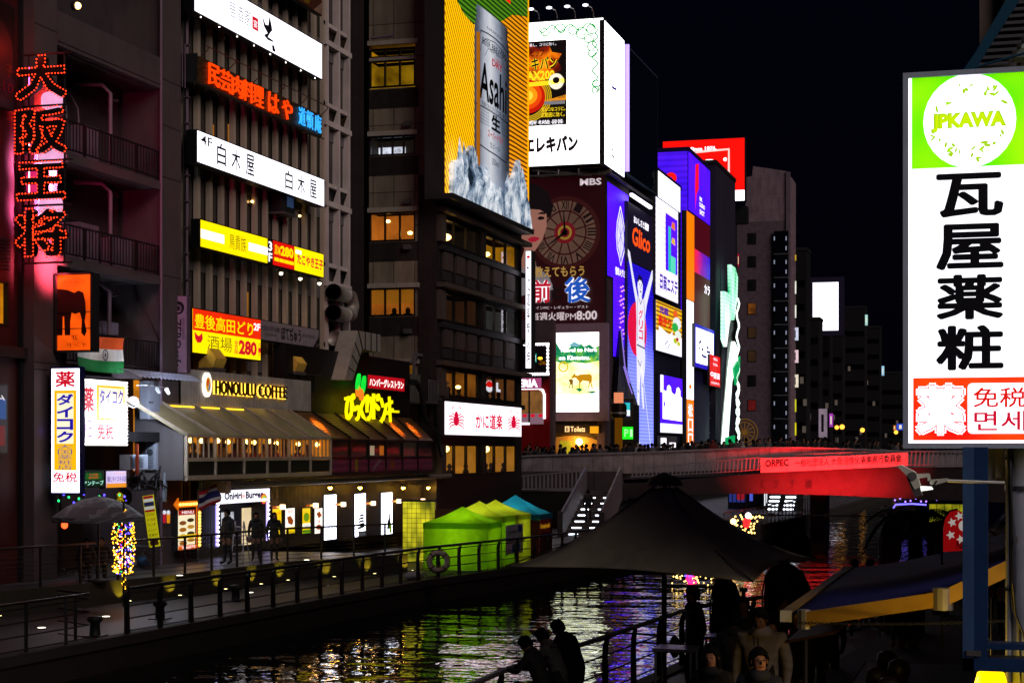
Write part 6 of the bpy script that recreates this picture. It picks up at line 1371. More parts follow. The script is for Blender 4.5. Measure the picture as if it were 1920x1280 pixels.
TREE=NT('tree_screen');nt_=TREE.noise(TREE.coord((1,1,1)),1.1,5,.7);ct_=TREE.ramp(nt_,[(.36,C('#0a5a50')),(.52,C('#1c9a58')),(.66,C('#a8d830'))]);TREEM=TREE.set(ct_,.5,em=ct_,es=.9)
s.rect(0,.30,1,.78,MEADM,'meadow');s.poly([(0,.12),(.06,.18),(.12,.22),(.2,.25),(.28,.2),(.38,.16),(.48,.17),(.58,.14),(.66,.18),(.78,.15),(.9,.2),(1,.17),(1,.36),(.7,.39),(.4,.37),(.2,.40),(0,.36)],TREEM,'trees');s.poly([(.28,.17),(.42,.11),(.58,.16),(.5,.18)],glow('hill_screen','#7ab8c8',.9),'hill')
s.poly([(.8,.78),(1,.72),(1,.8),(0,.8),(0,.78)],WHITE,'white_band')
s.text('Travel to Nara',.08,.195,.96,.245,WHITE,bold=.035);s.text('on Kintetsu.',.06,.29,.8,.345,WHITE,bold=.035);s.ring(.17,.43,.12,.068,.12,glow('yellow_ring','#e0c020',.9));s.text('奈良',.1,.39,.24,.46,_M['yellow_ring'])
DEER=glow('deer_tan','#c88a14',.9);DEERD=glow('deer_brown','#8a5a10',.8)
s.poly([(.50,.545),(.56,.53),(.8,.525),(.84,.55),(.84,.6),(.83,.64),(.86,.70),(.855,.71),(.84,.71),(.80,.63),(.76,.71),(.745,.71),(.775,.62),(.62,.605),(.57,.64),(.565,.71),(.545,.71),(.54,.62),(.51,.6),(.48,.58),(.44,.565),(.38,.58),(.345,.575),(.38,.55),(.41,.525),(.43,.51),(.45,.535)],DEER,'deer');s.poly([(.31,.59),(.36,.585),(.40,.60),(.39,.65),(.395,.71),(.38,.71),(.37,.66),(.34,.65),(.31,.71),(.295,.71),(.33,.63),(.30,.61)],DEERD,'fawn');s.poly([(.46,.71),(.55,.70),(.62,.72),(.55,.75)],glow('shadow_green','#10805a',.8),'grass_patch');s.poly([(.7,.755),(.86,.74),(.96,.745),(.85,.77)],_M['shadow_green'],'grass_patch')
g5=FY(139.2)
BILL=glow('billboard_white','#f8fbf6',3,.1,.2)
s=Sign('white_billboard','huge white rooftop billboard with a black and orange product box and green scrolls',g5,945,1131,0,312,1.0,BILL,DARK,rim=.1,z0=g5.y(1130,306),z1=g5.y(1130,34))
fr= lambda px,py:((px-945)/186,(py-34)/272)
q= lambda px,py:(s.X(fr(px,py)[0]),s.Y(fr(px,py)[1]))
GSC=glow('green_scroll','#10a848',.8)
def spiral(cx,cy,r,t0,t1,sx=1):
 return [fr(cx+sx*r*(1-.55*k/14)*math.cos(t0+(t1-t0)*k/14),cy+r*(1-.55*k/14)*math.sin(t0+(t1-t0)*k/14)) for k in range(15)]
s.strokes([[fr(1010+t*1.9,48+6*math.sin(t*.35)) for t in range(58)],spiral(1022,52,10,0,6),spiral(1052,50,12,3,9),spiral(1075,52,11,0,6),spiral(1092,58,13,1,8),spiral(1110,52,12,0,7),[fr(1116+5*math.sin(t*.42),62+t*1.7) for t in range(66)],spiral(1104,70,10,0,7),spiral(1112,85,11,2,8),spiral(1110,98,9,0,6),spiral(1118,155,9,0,6),spiral(1118,168,8,2,8)],.10,GSC,'scroll')
BXP=NT('burst_print');sb=BXP.n('ShaderNodeTexNoise');sb.inputs['Scale'].default_value=.5;BXP.l(BXP.coord(),sb.inputs['Vector']);bc=BXP.ramp(sb.outputs['Fac'],[(.35,C('#0c0606')),(.48,C('#8a1c04')),(.58,C('#f07808')),(.7,C('#ffd830'))]);BXM=BXP.set(bc,.5,em=bc,es=.9)
BXD=glow('box_black','#120a0a',.6);s.rect(*fr(945,70),*fr(1063,230),BXD,'product_box')
s.poly([fr(*p) for p in ((960,80),(990,74),(1010,82),(1030,78),(1036,92),(1054,96),(1046,110),(1056,124),(1044,134),(1030,142),(1010,150),(980,152),(950,150))],BXM,'burst')
for k,c_ in enumerate(('#c81804','#f04808','#ffa010','#ffe040')):s.disc(*fr(990,172),.19-.045*k,.125-.03*k,glow('core'+str(k),c_,.9),'glowing_disc')
for k in range(4):s.ring(*fr(988,176),.2+.018*k,.135+.012*k,.08,glow('yellow_arc','#e0b820',.8),'arc')
YB_=glow('box_yellow','#ffe020',1.0)
s.text('エレキバン',*fr(962,100),*fr(1047,125),YB_,bold=.1);s.text('エレキバン',*fr(962,100),*fr(1047,125),INK,bold=.03);s.text('ピップ',*fr(996,85),*fr(1022,99),INK,bold=.02);s.text('MAX200',*fr(976,126),*fr(1041,144),YB_,bold=.04)
s.strokes([[fr(960+3*t,150+.2*t-.0075*t*t*1.2) for t in range(34)]],[.35]*34,YB_,'swoosh');s.disc(*fr(1044,148),.075,.055,glow('ivory_print','#f8f0d8',1),'device');s.disc(*fr(1044,146),.035,.022,BXD,'device_eye')
s.text('血行改善し、コリに効く。',*fr(976,74),*fr(1044,80),WHITE_S);s.text('ガンコなコリに。',*fr(1016,196),*fr(1061,204),YB_,bold=.02);s.text('広範囲に効く。',*fr(1016,206),*fr(1060,215),YB_,bold=.02);s.poly([fr(1022,184),fr(1062,174),fr(1062,184)],_M['orange_band'],'wedge');s.text('200',*fr(1048,172),*fr(1060,180),INK);s.rect(*fr(1022,185),*fr(1060,191),glow('grey_bar','#8a8a90',.7),'bar');s.text('医療機器',*fr(962,220),*fr(1058,228),WHITE_S)
s.text('ピップエレキバン',*fr(925,250),*fr(1085,283),glow('plum_print','#2a1a24',.4),bold=.09);s.text('※一般的名称：家庭用永久磁石',*fr(975,236),*fr(1038,240),PALE_P)
bx1=s.x1
for k,px in enumerate((1009,1043,1077,1111)):
 t=thing('billboard_lamp','slim bent lamp over the top edge of the white billboard, '+('first','second','third','fourth')[k]+' from the beer sign','lamp',g5.at(px,34,.3),'lamps over the white billboard')
 h=g5.y(px,19-2.5*k)-g5.y(px,34);MB().tube([(0,-.1,-.3),(0,h-.5,-.3),(-.1,h-.1,-.1),(-.35,h,.2)],.05,6).build('arm',ALU,t);MB().ball((-.5,h,.4),(.26,.12,.2),10,6).build('head',glow('lamp_head_white','#f0ecff',2),t,True)
s5=FX(-31.5)
s=Sign('narrow_billboard','glaring white narrow side face of the rooftop billboard with sparse violet marks',s5,1133.5,1170,35,306,.4,glow('billboard_white_b','#f4f6ff',4),DARK,rim=.05,z0=s5.y(1168,331),z1=s5.y(1168,75))
s.strokes([[(.35,.42),(.6,.41)],[(.42,.40),(.45,.44)]],.22,glow('violet_mark','#3a2890',.6));s.strokes([[(.35,.86),(.42,.865)],[(.62,.86),(.68,.865)],[(.35,.905),(.5,.915)],[(.6,.91),(.7,.93)]],.2,INK);s.disc(.26,.85,.04,.008,GSC)
s=Sign('dark_billboard','dark unlit blue glass billboard panel right of the glaring white side face',s5,1174,1233,90,335,.4,paint('navy_glass_panel','#04101c',.15,bump=0),paint('grey_panel_edge','#3a4a60',.4),rim=.12,z0=s5.y(1232,364),z1=s5.y(1232,146))
MB().box(-.35,-.05,0,s.h,-.1,.3).build('edge_tube',glow('lilac_tube','#a890f0',1.6),s.root)
t=thing('steel_lattice','steel lattice frame carrying the rooftop billboards above the clock poster','frame',Matrix.Translation((-46,139.5,g4.y(1100,331))))
zf=g5.y(1100,314)-g4.y(1100,331)
for k in range(2):MB().tube([(0,-.2+.5*k,.1+zf*k),(14.3,-.2+.5*k,.1+zf*k)],.1,6).build('beam',STEEL,t)
for k in range(9):MB().tube([(1.7*k,0,0),(1.7*k,0,zf)],.08,6).build('strut',STEEL,t)
MB().tube([(8,0,zf),(13,0,0)],.08,6).build('brace',ALU,t)
MB().tube([(14.4,.2,.2),(14.4,24,.2)],.12,6).build('beam',STEEL,t)
for k in range(4):MB().box(8.2+1.7*k,9.4+1.7*k,.3,.8,.05,.5).build('ballast_box',paint('ballast','#6a6058',.6),t)
def led(name,stops,es=1.0,line=.3,sc=(1,1,1),nscale=.25):
 b=NT(name);n=b.noise(b.coord(sc),nscale,2);w=b.n('ShaderNodeTexWave',wave_type='BANDS',bands_direction='Y');w.inputs['Scale'].default_value=.314/line;b.l(b.coord(),w.inputs[0])
 c=b.mix(1.,b.ramp(n,[(p,C(h)) for p,h in stops]),b.ramp(w.outputs[0],[(.2,(.72,)*3),(.6,(1,)*3)]),'MULTIPLY');return b.set(c,.5,em=c,es=es)
VIO=led('violet_led_wall',[(.3,'#3408e0'),(.7,'#4a0cff')],2.0)
s4=FX(-31.9)
s=Sign('dairy_sign','violet blue lit board with a white outlined lemon shaped emblem and white name below',s4,1139,1178,342,514,.3,VIO,DARK,rim=.05,z0=s4.y(1139,516),z1=s4.y(1139,341))
WL=glow('white_led','#f4f0ff',1.5)
hexs=[(.60,.18),(.70,.28),(.78,.38),(.82,.52),(.78,.66),(.70,.74),(.62,.83),(.54,.74),(.44,.66),(.40,.52),(.44,.38),(.52,.28),(.60,.18)]
s.strokes([hexs],.16,WL,'emblem_outline');s.poly([(.61+(a-.61)*.78,.5+(b-.5)*.8) for a,b in hexs[:-1]],glow('emblem_glow','#d8d4ff',1.1),'emblem_body')
mb=[[(.61,.5),(.61+.13*math.cos(k*math.pi/3+.5),.5+.2*math.sin(k*math.pi/3+.5))] for k in range(6)];s.strokes(mb,.1,glow('emblem_violet','#5028e0',.9),'snow_crystal');s.text('雪印メグミルク',.36,.865,.99,.955,WL,bold=.04)
s=Sign('violet_sign','narrow violet lit panel with faint dotted pink and yellow letters under the dairy board',s4,1150,1175,516,668,.3,VIO,DARK,rim=.05,z0=s4.y(1152,668),z1=s4.y(1152,520))
bulbs(s.root,[(s.w*(.45+.35*((k*7)%5)/5),s.h*(.05+.9*k/40),.04) for k in range(40) if k%9<7],.09,glow('pink_dot','#e090c0',1.6))
t=thing('dark_spire','dark stepped pyramid structure with lilac lit edges below the violet panel','structure',Matrix.Translation((FY(143).x(1163),143,SZ)))
MB().lathe([(1.5,5),(1.2,5.9),(.9,6.8),(.5,8.2),(.15,11.2)],4).build('spire',paint('slate_blue','#161a30',.4),t);MB().box(-1.4,1.4,-1,1,0,5).build('base',BLACK,t)
for k in (0,1):MB().tube([(.15+.2*k,-.3,11.2-3*k),(.5+.3*k,-.5,8.2-1.4*k),(1.0+.2*k,-.9,6.8-.9*k)],.05,4).build('edge_light',glow('lilac_edge','#8a70d8',1),t)
f7=FY(138)
s=Sign('teal_screen','small teal and white lit screen below the dark spire',f7,1150,1182,752,782,.3,glow('deep_navy_screen','#0c1850',.8),DARK,rim=.2);s.rect(.2,.1,.98,.55,glow('teal_screen_glow','#28b8c0',1.0),'picture');s.rect(.5,.55,.98,.92,glow('pale_screen_glow','#d8e8f0',1.2),'picture')
f8=FY(130)
t=thing('golden_column','gold mirrored column with a round dark head standing at the bridge end','column',Matrix.Translation((f8.x(1160),130,SZ)));zc=f8.y(1160,778)-SZ
MB().box(-.25,.25,-.25,.25,0,zc).build('shaft',NT('gold_mirror').set((.8,.5,.12,1),.15,1.0,em=C('#a86808'),es=.25),t);MB().lathe([(.5,0),(.62,.1),(.62,.9),(.5,1.1)],14,(0,0,zc-.2)).build('head',paint('bronze_head','#3a2a20',.3,.8),t);MB().box(-.3,.3,-.3,.3,zc+.9,zc+1.7).build('lit_cap',glow('peach_cap','#e88a60',.9),t);MB().lathe([(.65,.3),(.65,.42)],14,(0,0,zc-.2)).build('pale_band',ALU,t)
s=Sign('green_sign','small vivid green lit sign behind the heads of the crowd',FY(128),1167,1187,800,823,.2,glow('vivid_green','#20f020',1.1),DARK,rim=.05);s.rect(.72,.2,.95,.8,glow('pale_green','#b0ffb0',1.2));s.text('P',.2,.2,.55,.8,_M['pale_green'])
s6=FX(-31.6)
z_t,z_m,z_b=s6.y(1200,394),s6.y(1200,500),SZ+.9
s=Sign('name_sign','dark board with orange script and white characters above the runner',s6,1177,1225,394,500,.5,glow('dark_indigo_panel','#161028',.6),DARK,rim=.1,z0=z_m+.1,z1=z_t)
s.text('おいしさと健康',.22,.16,.80,.30,WL,bold=.04);s.text('Glico',.16,.36,.86,.70,glow('orange_script','#ff5010',1.2),bold=.025,slant=.2);MB().box(-.1,s.w*.75,s.h+.5,s.h+.75,.2,.45).build('light_tube',glow('tube_white','#f0e8ff',2.5),s.root)
RUN=NT('runner_led');spr=RUN.n('ShaderNodeSeparateXYZ');RUN.l(RUN.coord(),spr.inputs[0]);rr_=RUN.math('ADD',RUN.math('DIVIDE',spr.outputs['Y'],16.0),RUN.math('MULTIPLY',RUN.noise(RUN.coord((.6,.15,1)),.5,3),.35))
wr=RUN.n('ShaderNodeTexWave',wave_type='BANDS',bands_direction='Y');wr.inputs['Scale'].default_value=.314/.3;RUN.l(RUN.coord(),wr.inputs[0])
rc_=RUN.mix(1.,RUN.ramp(rr_,[(.3,C('#7884f4')),(.65,C('#7078f4')),(.9,C('#2a20e0')),(1.0,C('#1808a8'))]),RUN.ramp(wr.outputs[0],[(.2,(.65,)*3),(.6,(1,)*3)]),'MULTIPLY');RUNM=RUN.set(rc_,.5,em=rc_,es=1.7)
s=Sign('runner_sign','very tall blue light wall of a runner with both arms raised before a red disc',s6,1177,1225,500,842,.5,RUNM,DARK,rim=.06,z0=z_b,z1=z_m)
RD=glow('runner_red','#e00c40',.95);WR=glow('runner_white','#e8e8ff',.95);OUT=glow('runner_outline','#140a50',.5)
s.disc(.36,.34,.36,.145,RD,'red_disc')
s.strokes([[(.30,.98),(.42,.62),(.55,.5)],[(.9,.98),(.55,.55)]],.14,WR,'track_line')
s.poly([(.30,.20),(.24,.155),(.16,.09),(.08,.02),(.0,-.03),(.0,-.06),(.07,-.05),(.16,.03),(.26,.10),(.36,.165),(.40,.17),(.40,.15),(.36,.115),(.37,.075),(.44,.055),(.52,.06),(.56,.09),(.55,.13),(.52,.155),(.53,.17),(.60,.165),(.72,.10),(.84,.04),(.93,-.01),(.99,-.02),(.99,.015),(.92,.06),(.82,.125),(.72,.19),(.66,.25),(.64,.34),(.63,.42),(.66,.47),(.64,.55),(.58,.62),(.60,.70),(.62,.75),(.57,.76),(.52,.69),(.50,.60),(.47,.55),(.44,.68),(.42,.80),(.42,.92),(.48,.955),(.38,.96),(.35,.93),(.35,.80),(.34,.66),(.33,.52),(.31,.42),(.32,.3)],WR,'runner_figure')
s.poly([(.37,.09),(.36,.07),(.42,.045),(.52,.05),(.57,.085),(.55,.09),(.50,.072),(.42,.072)],OUT,'hair');s.strokes([[(.42,.095),(.445,.096)],[(.49,.097),(.52,.097)],[(.46,.105),(.47,.118)],[(.44,.132),(.50,.133)],[(.36,.17),(.34,.25),(.345,.4)],[(.60,.17),(.62,.26),(.62,.40)],[(.33,.42),(.64,.43)],[(.36,.50),(.46,.53),(.50,.50)],[(.40,.17),(.47,.20),(.54,.17)],[(.36,.66),(.40,.67)],[(.53,.62),(.57,.64)]],.12,OUT,'outline')
s.text('グリコ',.40,.225,.56,.39,RD,vert=True,bold=.03)
s7=FX(-31.3)
t=block('sign_tower','slim dark building wholly covered in lit boards right of the runner','building',-40,-31.65,s7.x(1229),s7.x(1283),s7.y(1234,318),paint('navy_facade','#14142c',.6))
s=Sign('blank_sign','blank slanting white lit panel at the top of the slim sign tower',s7,1234,1275,320,369,.3,WHITE,DARK,rim=.05,z0=s7.y(1234,369),z1=s7.y(1234,320));s.strokes([[(.1,.95),(.9,.95)]],.12,PALE_P)
SLW=led('white_slats',[(.3,'#d8d0ff'),(.7,'#fffaff')],1.5,.5)
s=Sign('clinic_sign','white slatted lit board with a blue panel of beauty pictures and violet characters',s7,1229.5,1271,372,548,.3,SLW,DARK,rim=.05,z0=s7.y(1232,552),z1=s7.y(1232,370))
s.rect(.42,.10,.97,.70,VIO,'blue_panel');TEAL=glow('teal_print','#30c8b0',.9);s.rect(.55,.22,.66,.70,TEAL,'teal_shape');s.rect(.66,.52,.88,.70,glow('teal_print_b','#58d8b8',1.0),'teal_shape');s.poly([(.68,.22),(.72,.15),(.84,.15),(.86,.23)],glow('orange_vial','#e87830',.9),'vial');s.poly([(.68,.38),(.72,.32),(.84,.32),(.86,.39)],glow('amber_vial','#e8b840',.9),'vial')
s.text('日商エステ',.16,.76,.97,.93,glow('violet_outline','#4a20b0',.7),bold=.05)
s=Sign('skewer_sign','yellow striped lit board with purple and red brush characters over a white lower half',s7,1230,1278,565,655,.3,glow('pale_violet_panel','#ece6ff',1.3),DARK,rim=.05,z0=s7.y(1231,656),z1=s7.y(1231,562))
YST=lines('yellow_stripes','#f0b818','#8a5a08',.4,'Y',0,.95);s.rect(0,0,1,.60,YST,'striped_field');s.poly([(.1,.5),(.5,.62),(.62,.52),(.6,.9),(.9,1),(.1,.98)],_M['pale_violet_panel'],'white_field');s.text('元祖',.12,.08,.46,.24,glow('purple_brush','#5818a8',.8),bold=.08);s.text('串かつ',.08,.26,.58,.50,glow('red_brush','#e02010',.9),bold=.08)
for k,(a,c_,r1,m_) in enumerate(((.74,.14,.10,'#e86018'),(.80,.32,.16,'#e8f0f0'),(.72,.42,.12,'#28b048'),(.84,.56,.12,'#e8f4e8'),(.72,.70,.07,'#b8c820'),(.86,.74,.06,'#c8d030'),(.8,.66,.05,'#c01830'))):s.disc(a,c_,r1,r1*.8,glow('food_blob'+str(k),m_,.9),'garnish')
s.strokes([[(.45,.60),(.42,.75),(.3,.85)],[(.5,.62),(.5,.8),(.4,.92)]],.1,glow('grey_fold','#5a5878',.6))
s=Sign('skyline_sign','violet blue lit board with a row of white skyscraper outlines',s7,1238,1279,702,808,.3,VIO,DARK,rim=.05,z0=s7.y(1238,810),z1=s7.y(1238,702))
s.rect(0,.84,1,1,WHITE_S,'white_band');s.poly([(.1,.76),(.1,.30),(.16,.26),(.28,.27),(.3,.18),(.38,.15),(.46,.19),(.48,.27),(.58,.30),(.66,.31),(.72,.24),(.74,.18),(.82,.16),(.9,.22),(.9,.32),(.98,.35),(.98,.78)],WHITE,'skyline');s.rect(.14,.46,.2,.54,VIO,'slot')
for a in (.42,.62,.74):s.rect(a,.36,a+.02,.74,PALE_P,'slot')
s.rect(0,.0,.12,.3,WHITE_S,'white_corner')
t=thing('street_shop','white lit shop window at street level behind the crowd right of the runner','shop',s7.M@Matrix.Translation((s7.x(1236),SZ,0)));MB().box(0,9,0,2.6,-.2,.0).build('wall',paint('shop_grey','#4a4850',.6),t);MB().box(.8,3.2,.4,2.4,.0,.05).build('window',WHITE,t);MB().box(5,8,.6,2.0,.0,.05).build('window',WHITE_S,t)
s8=FX(-31.0);yq=s8.x(1291)
VIO2=led('violet_ribbed_led',[(.3,'#3c0cf0'),(.7,'#5a18ff')],.95,.6)
t=block('violet_tower','glowing violet tower with a red bolt and a red ring on its top','building',-42,-31.05,yq,s8.x(1331),s8.y(1291,283),paint('violet_dark','#120a40',.6),parapet=paint('violet_roof','#1a1048',.6))
f9=FY(yq-.1)
s=Sign('violet_wall_sign','violet ribbed lit front of the tower with part of a red ring',f9,1225,1289,285,560,.1,VIO2,None,z0=f9.y(1260,640),z1=f9.y(1260,285));s.ring((1258-1225)/64,(334-285)/355,.17,.03,.45,RED_L);
s=Sign('violet_bolt_sign','violet lit side of the tower with a red bolt and small white letters',s8,1291,1331,285,395,.1,VIO,None,z0=s8.y(1291,393),z1=s8.y(1291,284));s.poly([(.30,.12),(.46,.05),(.46,.5),(.36,.62),(.30,.92),(.28,.5)],glow('bolt_red','#f01030',1),'bolt');s.texts([('BK',.50,.62,.62,.69),('CASINO',.48,.72,.74,.80),('SHOT',.50,.84,.72,.93)],WL,bold=.03)
s=Sign('orange_strip','upright orange lit strip on the corner of the violet tower',s8,1287.5,1301.5,392,562,.5,glow('orange_panel','#ff7800',1.1),DARK,rim=.05,z0=s8.y(1289,560),z1=s8.y(1289,396))
s=Sign('white_strip','upright blank white lit strip below the orange strip',s8,1287.5,1300.5,562,748,.5,WHITE,DARK,rim=.05,z0=s8.y(1289,748),z1=s8.y(1289,562));s.disc(.5,.87,.2,.025,_M['orange_panel']);s.text('本店',.2,.93,.8,.97,PALE_P)
s=Sign('orange_name_strip','upright orange lit strip with white outlined characters at street level',s8,1287.5,1300.5,748,838,.5,_M['orange_panel'],DARK,rim=.05,z0=s8.y(1289,842),z1=s8.y(1289,749));s.text('松口口',.18,.06,.85,.96,WL,vert=True,bold=.03)
s=Sign('dark_red_board','deep maroon lit board crossed by a blurred magenta and blue band',s8,1302,1331,404,600,.3,glow('deep_maroon_panel','#4a0414',.8),DARK,rim=.05,z0=s8.y(1303,612),z1=s8.y(1303,404));MG=NT('magenta_band');spm=MG.n('ShaderNodeSeparateXYZ');MG.l(MG.coord(),spm.inputs[0]);cm=MG.ramp(MG.math('ADD',MG.math('DIVIDE',spm.outputs['X'],14.),MG.math('MULTIPLY',MG.noise(MG.coord(),.8,3),.3)),[(.2,C('#f02040')),(.5,C('#8018b0')),(.8,C('#2818d0'))]);s.rect(0,.30,1,.51,MG.set(cm,.5,em=cm,es=.9),'moving_band');s.text('カラ',.62,.57,.98,.66,WL,bold=.04)
t=block('dark_glass_building','dark glazed building behind the white rounded board','building',-41,-31.2,s8.x(1331.5),s8.x(1362),s8.y(1340,560),paint('blue_black_glazing','#0c1020',.2,spec=.6))
for k in range(9):MB().box(9.8,9.85,0,s8.x(1362)-s8.x(1331.5),1.5+1.6*k,1.56+1.6*k).build('floor_line',STEEL,t)
for k,(a,c_) in enumerate(((.2,'#a87018'),(.35,'#c89838'),(.5,'#a8d8e8'))):MB().box(9.8,9.86,2+6*a,3+6*a,6-1.2*k,7-1.2*k).build('lit_window',glow('far_window'+str(k),c_,.8),t)
s=Sign('rounded_board','white rounded lit board with blue pixel characters in a blue frame',FX(-30.6),1303,1339,612,690,.3,glow('blue_frame','#2a18c8',.9),DARK,rim=.03,z0=FX(-30.6).y(1303,687),z1=FX(-30.6).y(1303,606));s.rect(.04,.08,.96,.9,WHITE,'white_field');BI=glow('indigo_print','#2a2090',.5);s.text('居酒屋チェーン',.2,.2,.84,.30,PALE_P);s.strokes([[(.3,.36),(.2,.42),(.16,.62),(.24,.50)],[(.82,.52),(.84,.66),(.72,.82)]],.3,BI);
for a,c_ in ((.32,.52),(.32,.66),(.40,.68),(.48,.68),(.58,.44),(.58,.54),(.66,.54)):s.rect(a,c_,a+.1,c_+.055,BI,'pixel_stroke')
s=Sign('red_sign','small red lit restaurant board under the white rounded board',FX(-30.3),1331,1350,664,722,.25,glow('bright_red_panel','#e81010',.9),DARK,rim=.03);s.texts([('つるとん',.3,.06,.75,.16),('うどん',.3,.24,.75,.33),('居酒',.35,.55,.95,.75)],WL,bold=.03);s.ring(.2,.62,.16,.07,.15,WL);s.text('OSAKA',.1,.86,.9,.93,WL)
t=block('grey_block','plain violet grey block rising behind the maroon board','building',-40,-30.6,s8.x(1335),s8.x(1372),s8.y(1340,312),paint('violet_grey_wall','#2a2438',.8));MB().box(9.4,9.46,3,3.3,0,s8.y(1340,312)-SZ).build('pilaster',paint('violet_grey_b','#352e44',.8),t)
fg=FX(-29.6)
t=thing('green_neon_sign','jagged green and white neon ribbon running up the corner before the grey tower','neon sign',fg.M@Matrix.Translation((fg.x(1352),SZ,0)))
gx= lambda p:fg.x(p)-fg.x(1352);gy= lambda p,y:fg.y(p,y)-SZ
GW=led('green_white_led',[(.35,'#10a868'),(.5,'#a8f8d0'),(.62,'#f8fffc')],1.3,.4,(.3,.12,1),.8);MINT=glow('mint_white','#e8fff4',1.8);EMR=glow('emerald','#08a058',.9)
def gp(pts,m_,nm='ribbon',z0=0.,z1=.4):MB().prism([(gx(a),gy(a,b)) for a,b in pts],z0,z1).build(nm,m_,t)
gp([(1351,546),(1357,548),(1365,556),(1368,575),(1361,610),(1356,650),(1351,636)],GW);gp([(1364,496),(1372,502),(1377,520),(1376,560),(1370,600),(1365,560)],GW)
gp([(1366,575),(1379,540),(1380,600),(1376,650),(1370,690),(1361,760),(1354,830),(1351,832),(1353,790),(1360,720),(1364,650)],paint('black_backing','#020806',.4),'backing',-.1,.0)
gp([(1371,640),(1378,655),(1374,690),(1366,715),(1358,832),(1352,832),(1358,760),(1364,690)],MINT,'ribbon',.01,.4);gp([(1366,690),(1378,668),(1377,700),(1370,722)],EMR,'leaf',.41,.6);gp([(1352,820),(1368,816),(1368,832),(1352,833)],EMR,'foot',.41,.6)
zg=[(1375+2.5*math.sin(k*1.4),560+k*9) for k in range(30)];MB().tube([(gx(a),gy(a,b),.5) for a,b in zg],.11,5).build('neon_ribbon',MINT,t)
zg=[(1374+3*math.sin(k*1.2+1),690+k*6) for k in range(24)];MB().tube([(gx(a),gy(a,b),.55) for a,b in zg],.09,5).build('neon_ribbon',MINT,t)
fv=FY(212)
s=Sign('red_billboard','large red rooftop board with white letters and a white band at its foot',fv,1243,1396,266,382,1.0,glow('scarlet_panel','#f80c04',1.0),paint('charcoal','#141018',.6),rim=.1);s.rect(0,.83,1,1,WHITE,'white_band');s.strokes([[(.3,.20),(.81,.17),(.81,.78)]],.28,_M['red_brush'] if False else glow('pale_pink_line','#ffd8d0',1.0));s.text('Since 1876.',.34,.11,.66,.175,WHITE,bold=.03);s.text('VR',.42,.32,.70,.62,WHITE,bold=.08);s.ring(.765,.33,.022,.03,.2,WHITE);s.text('R',.757,.31,.775,.35,WHITE)
t=block('red_board_building','dark building carrying the large red rooftop board','building',fv.x(1240),fv.x(1366),213.2,219,fv.y(1390,384),paint('near_black_wall','#14101a',.8))
MB().box(fv.x(1366)-fv.x(1240),fv.x(1398)-fv.x(1240),0,1.5,fv.y(1390,416)-SZ,fv.y(1390,384)-SZ).build('sign_soffit',BLACK,t)
ft=FY(226);TW=tiles('mauve_tower_tile','#846e7a','#64525e',2.4,2.0,.7,.1,.02)
T8=block('grey_tower','tall mauve grey office tower with one column of square windows and a wheel emblem','building',ft.x(1362),ft.x(1480),226,233,ft.y(1400,416),TW,roof=False)
ox8=ft.x(1362)
def t8(mb,nm,m_,**k):return mb.build(nm,m_,T8,M=Matrix.Translation((-ox8,-226,-SZ))@ft.M)
t8(MB().prism([(ft.x(1398),ft.y(1400,416)),(ft.x(1398),ft.y(1400,332)),(ft.x(1410),ft.y(1400,331)),(ft.x(1412),ft.y(1400,312)),(ft.x(1474),ft.y(1400,324)),(ft.x(1480),ft.y(1480,330)),(ft.x(1480),ft.y(1400,416))],-7,0),'upper_storeys',TW)
t8(MB().box(ft.x(1474),ft.x(1480)+.15,SZ,ft.y(1400,326),.001,.2),'corner_trim',paint('pale_trim','#6a5c66',.6))
for k,py in enumerate((447,490,534,578,623,667,713,759)):
 w=t8(MB().box(ft.x(1402),ft.x(1418),ft.y(1410,py+11),ft.y(1410,py-10),.0,.06),'window',BLACK)
 MB().box(ft.x(1403),ft.x(1417),ft.y(1410,py+10),ft.y(1410,py-9),.061,.08).build('pane',(GLASS_D,room_mat('brown_far_room','#3a2410',.5,.8,.5),room_mat('amber_far_room','#8a4c10',.5,.9,.8),glow('red_far_room','#7a1818',.4,.5,.8))[(0,0,0,2,1,1,0,3)[k]],w)
t8(MB().box(ft.x(1452),ft.x(1479),SZ,ft.y(1460,434),.201,.5),'glazed_strip',paint('blue_black_strip','#080a14',.15,bump=0))
for k in range(9):t8(MB().box(ft.x(1452),ft.x(1479),ft.y(1460,478+44*k),ft.y(1460,476+44*k),.5,.56),'floor_band',STEEL);
bw=[Vector((ft.x(px),ft.y(px,py),.55)) for k in range(9) for px,py in ((1453,448+44*k),(1475,448+44*k),(1475,466+44*k))]
base=None
for q in bw:
 M=Matrix.Translation((-ox8,-226,-SZ))@ft.M@Matrix.Translation(q)
 if base is None:base=MB().box(-.07,.07,-.25,.25,0,.05).build('strip_light',glow('cool_spark','#a8b0c8',.5),T8,M=M)
 else:dup(base,T8,M)
wc=Vector((ft.x(1396),ft.y(1396,810),.05));mb=MB();mb.ring(wc.x,wc.y,1.75,1.75,.14,.05,36);mb.ring(wc.x,wc.y,1.35,1.35,.12,.05,36);mb.disc(wc.x,wc.y,.3,.3,.05,16)
for k in range(12):a=k*math.pi/6;mb.strip([(wc.x+.25*math.cos(a),wc.y+.25*math.sin(a)),(wc.x+1.3*math.cos(a),wc.y+1.3*math.sin(a))],.12,.05)
t8(mb,'wheel_emblem',glow('dull_gold','#7a5420',.5))
fe=FX(FY(226).x(1487));ys_=(478,527,572,614,656,702,748,792)
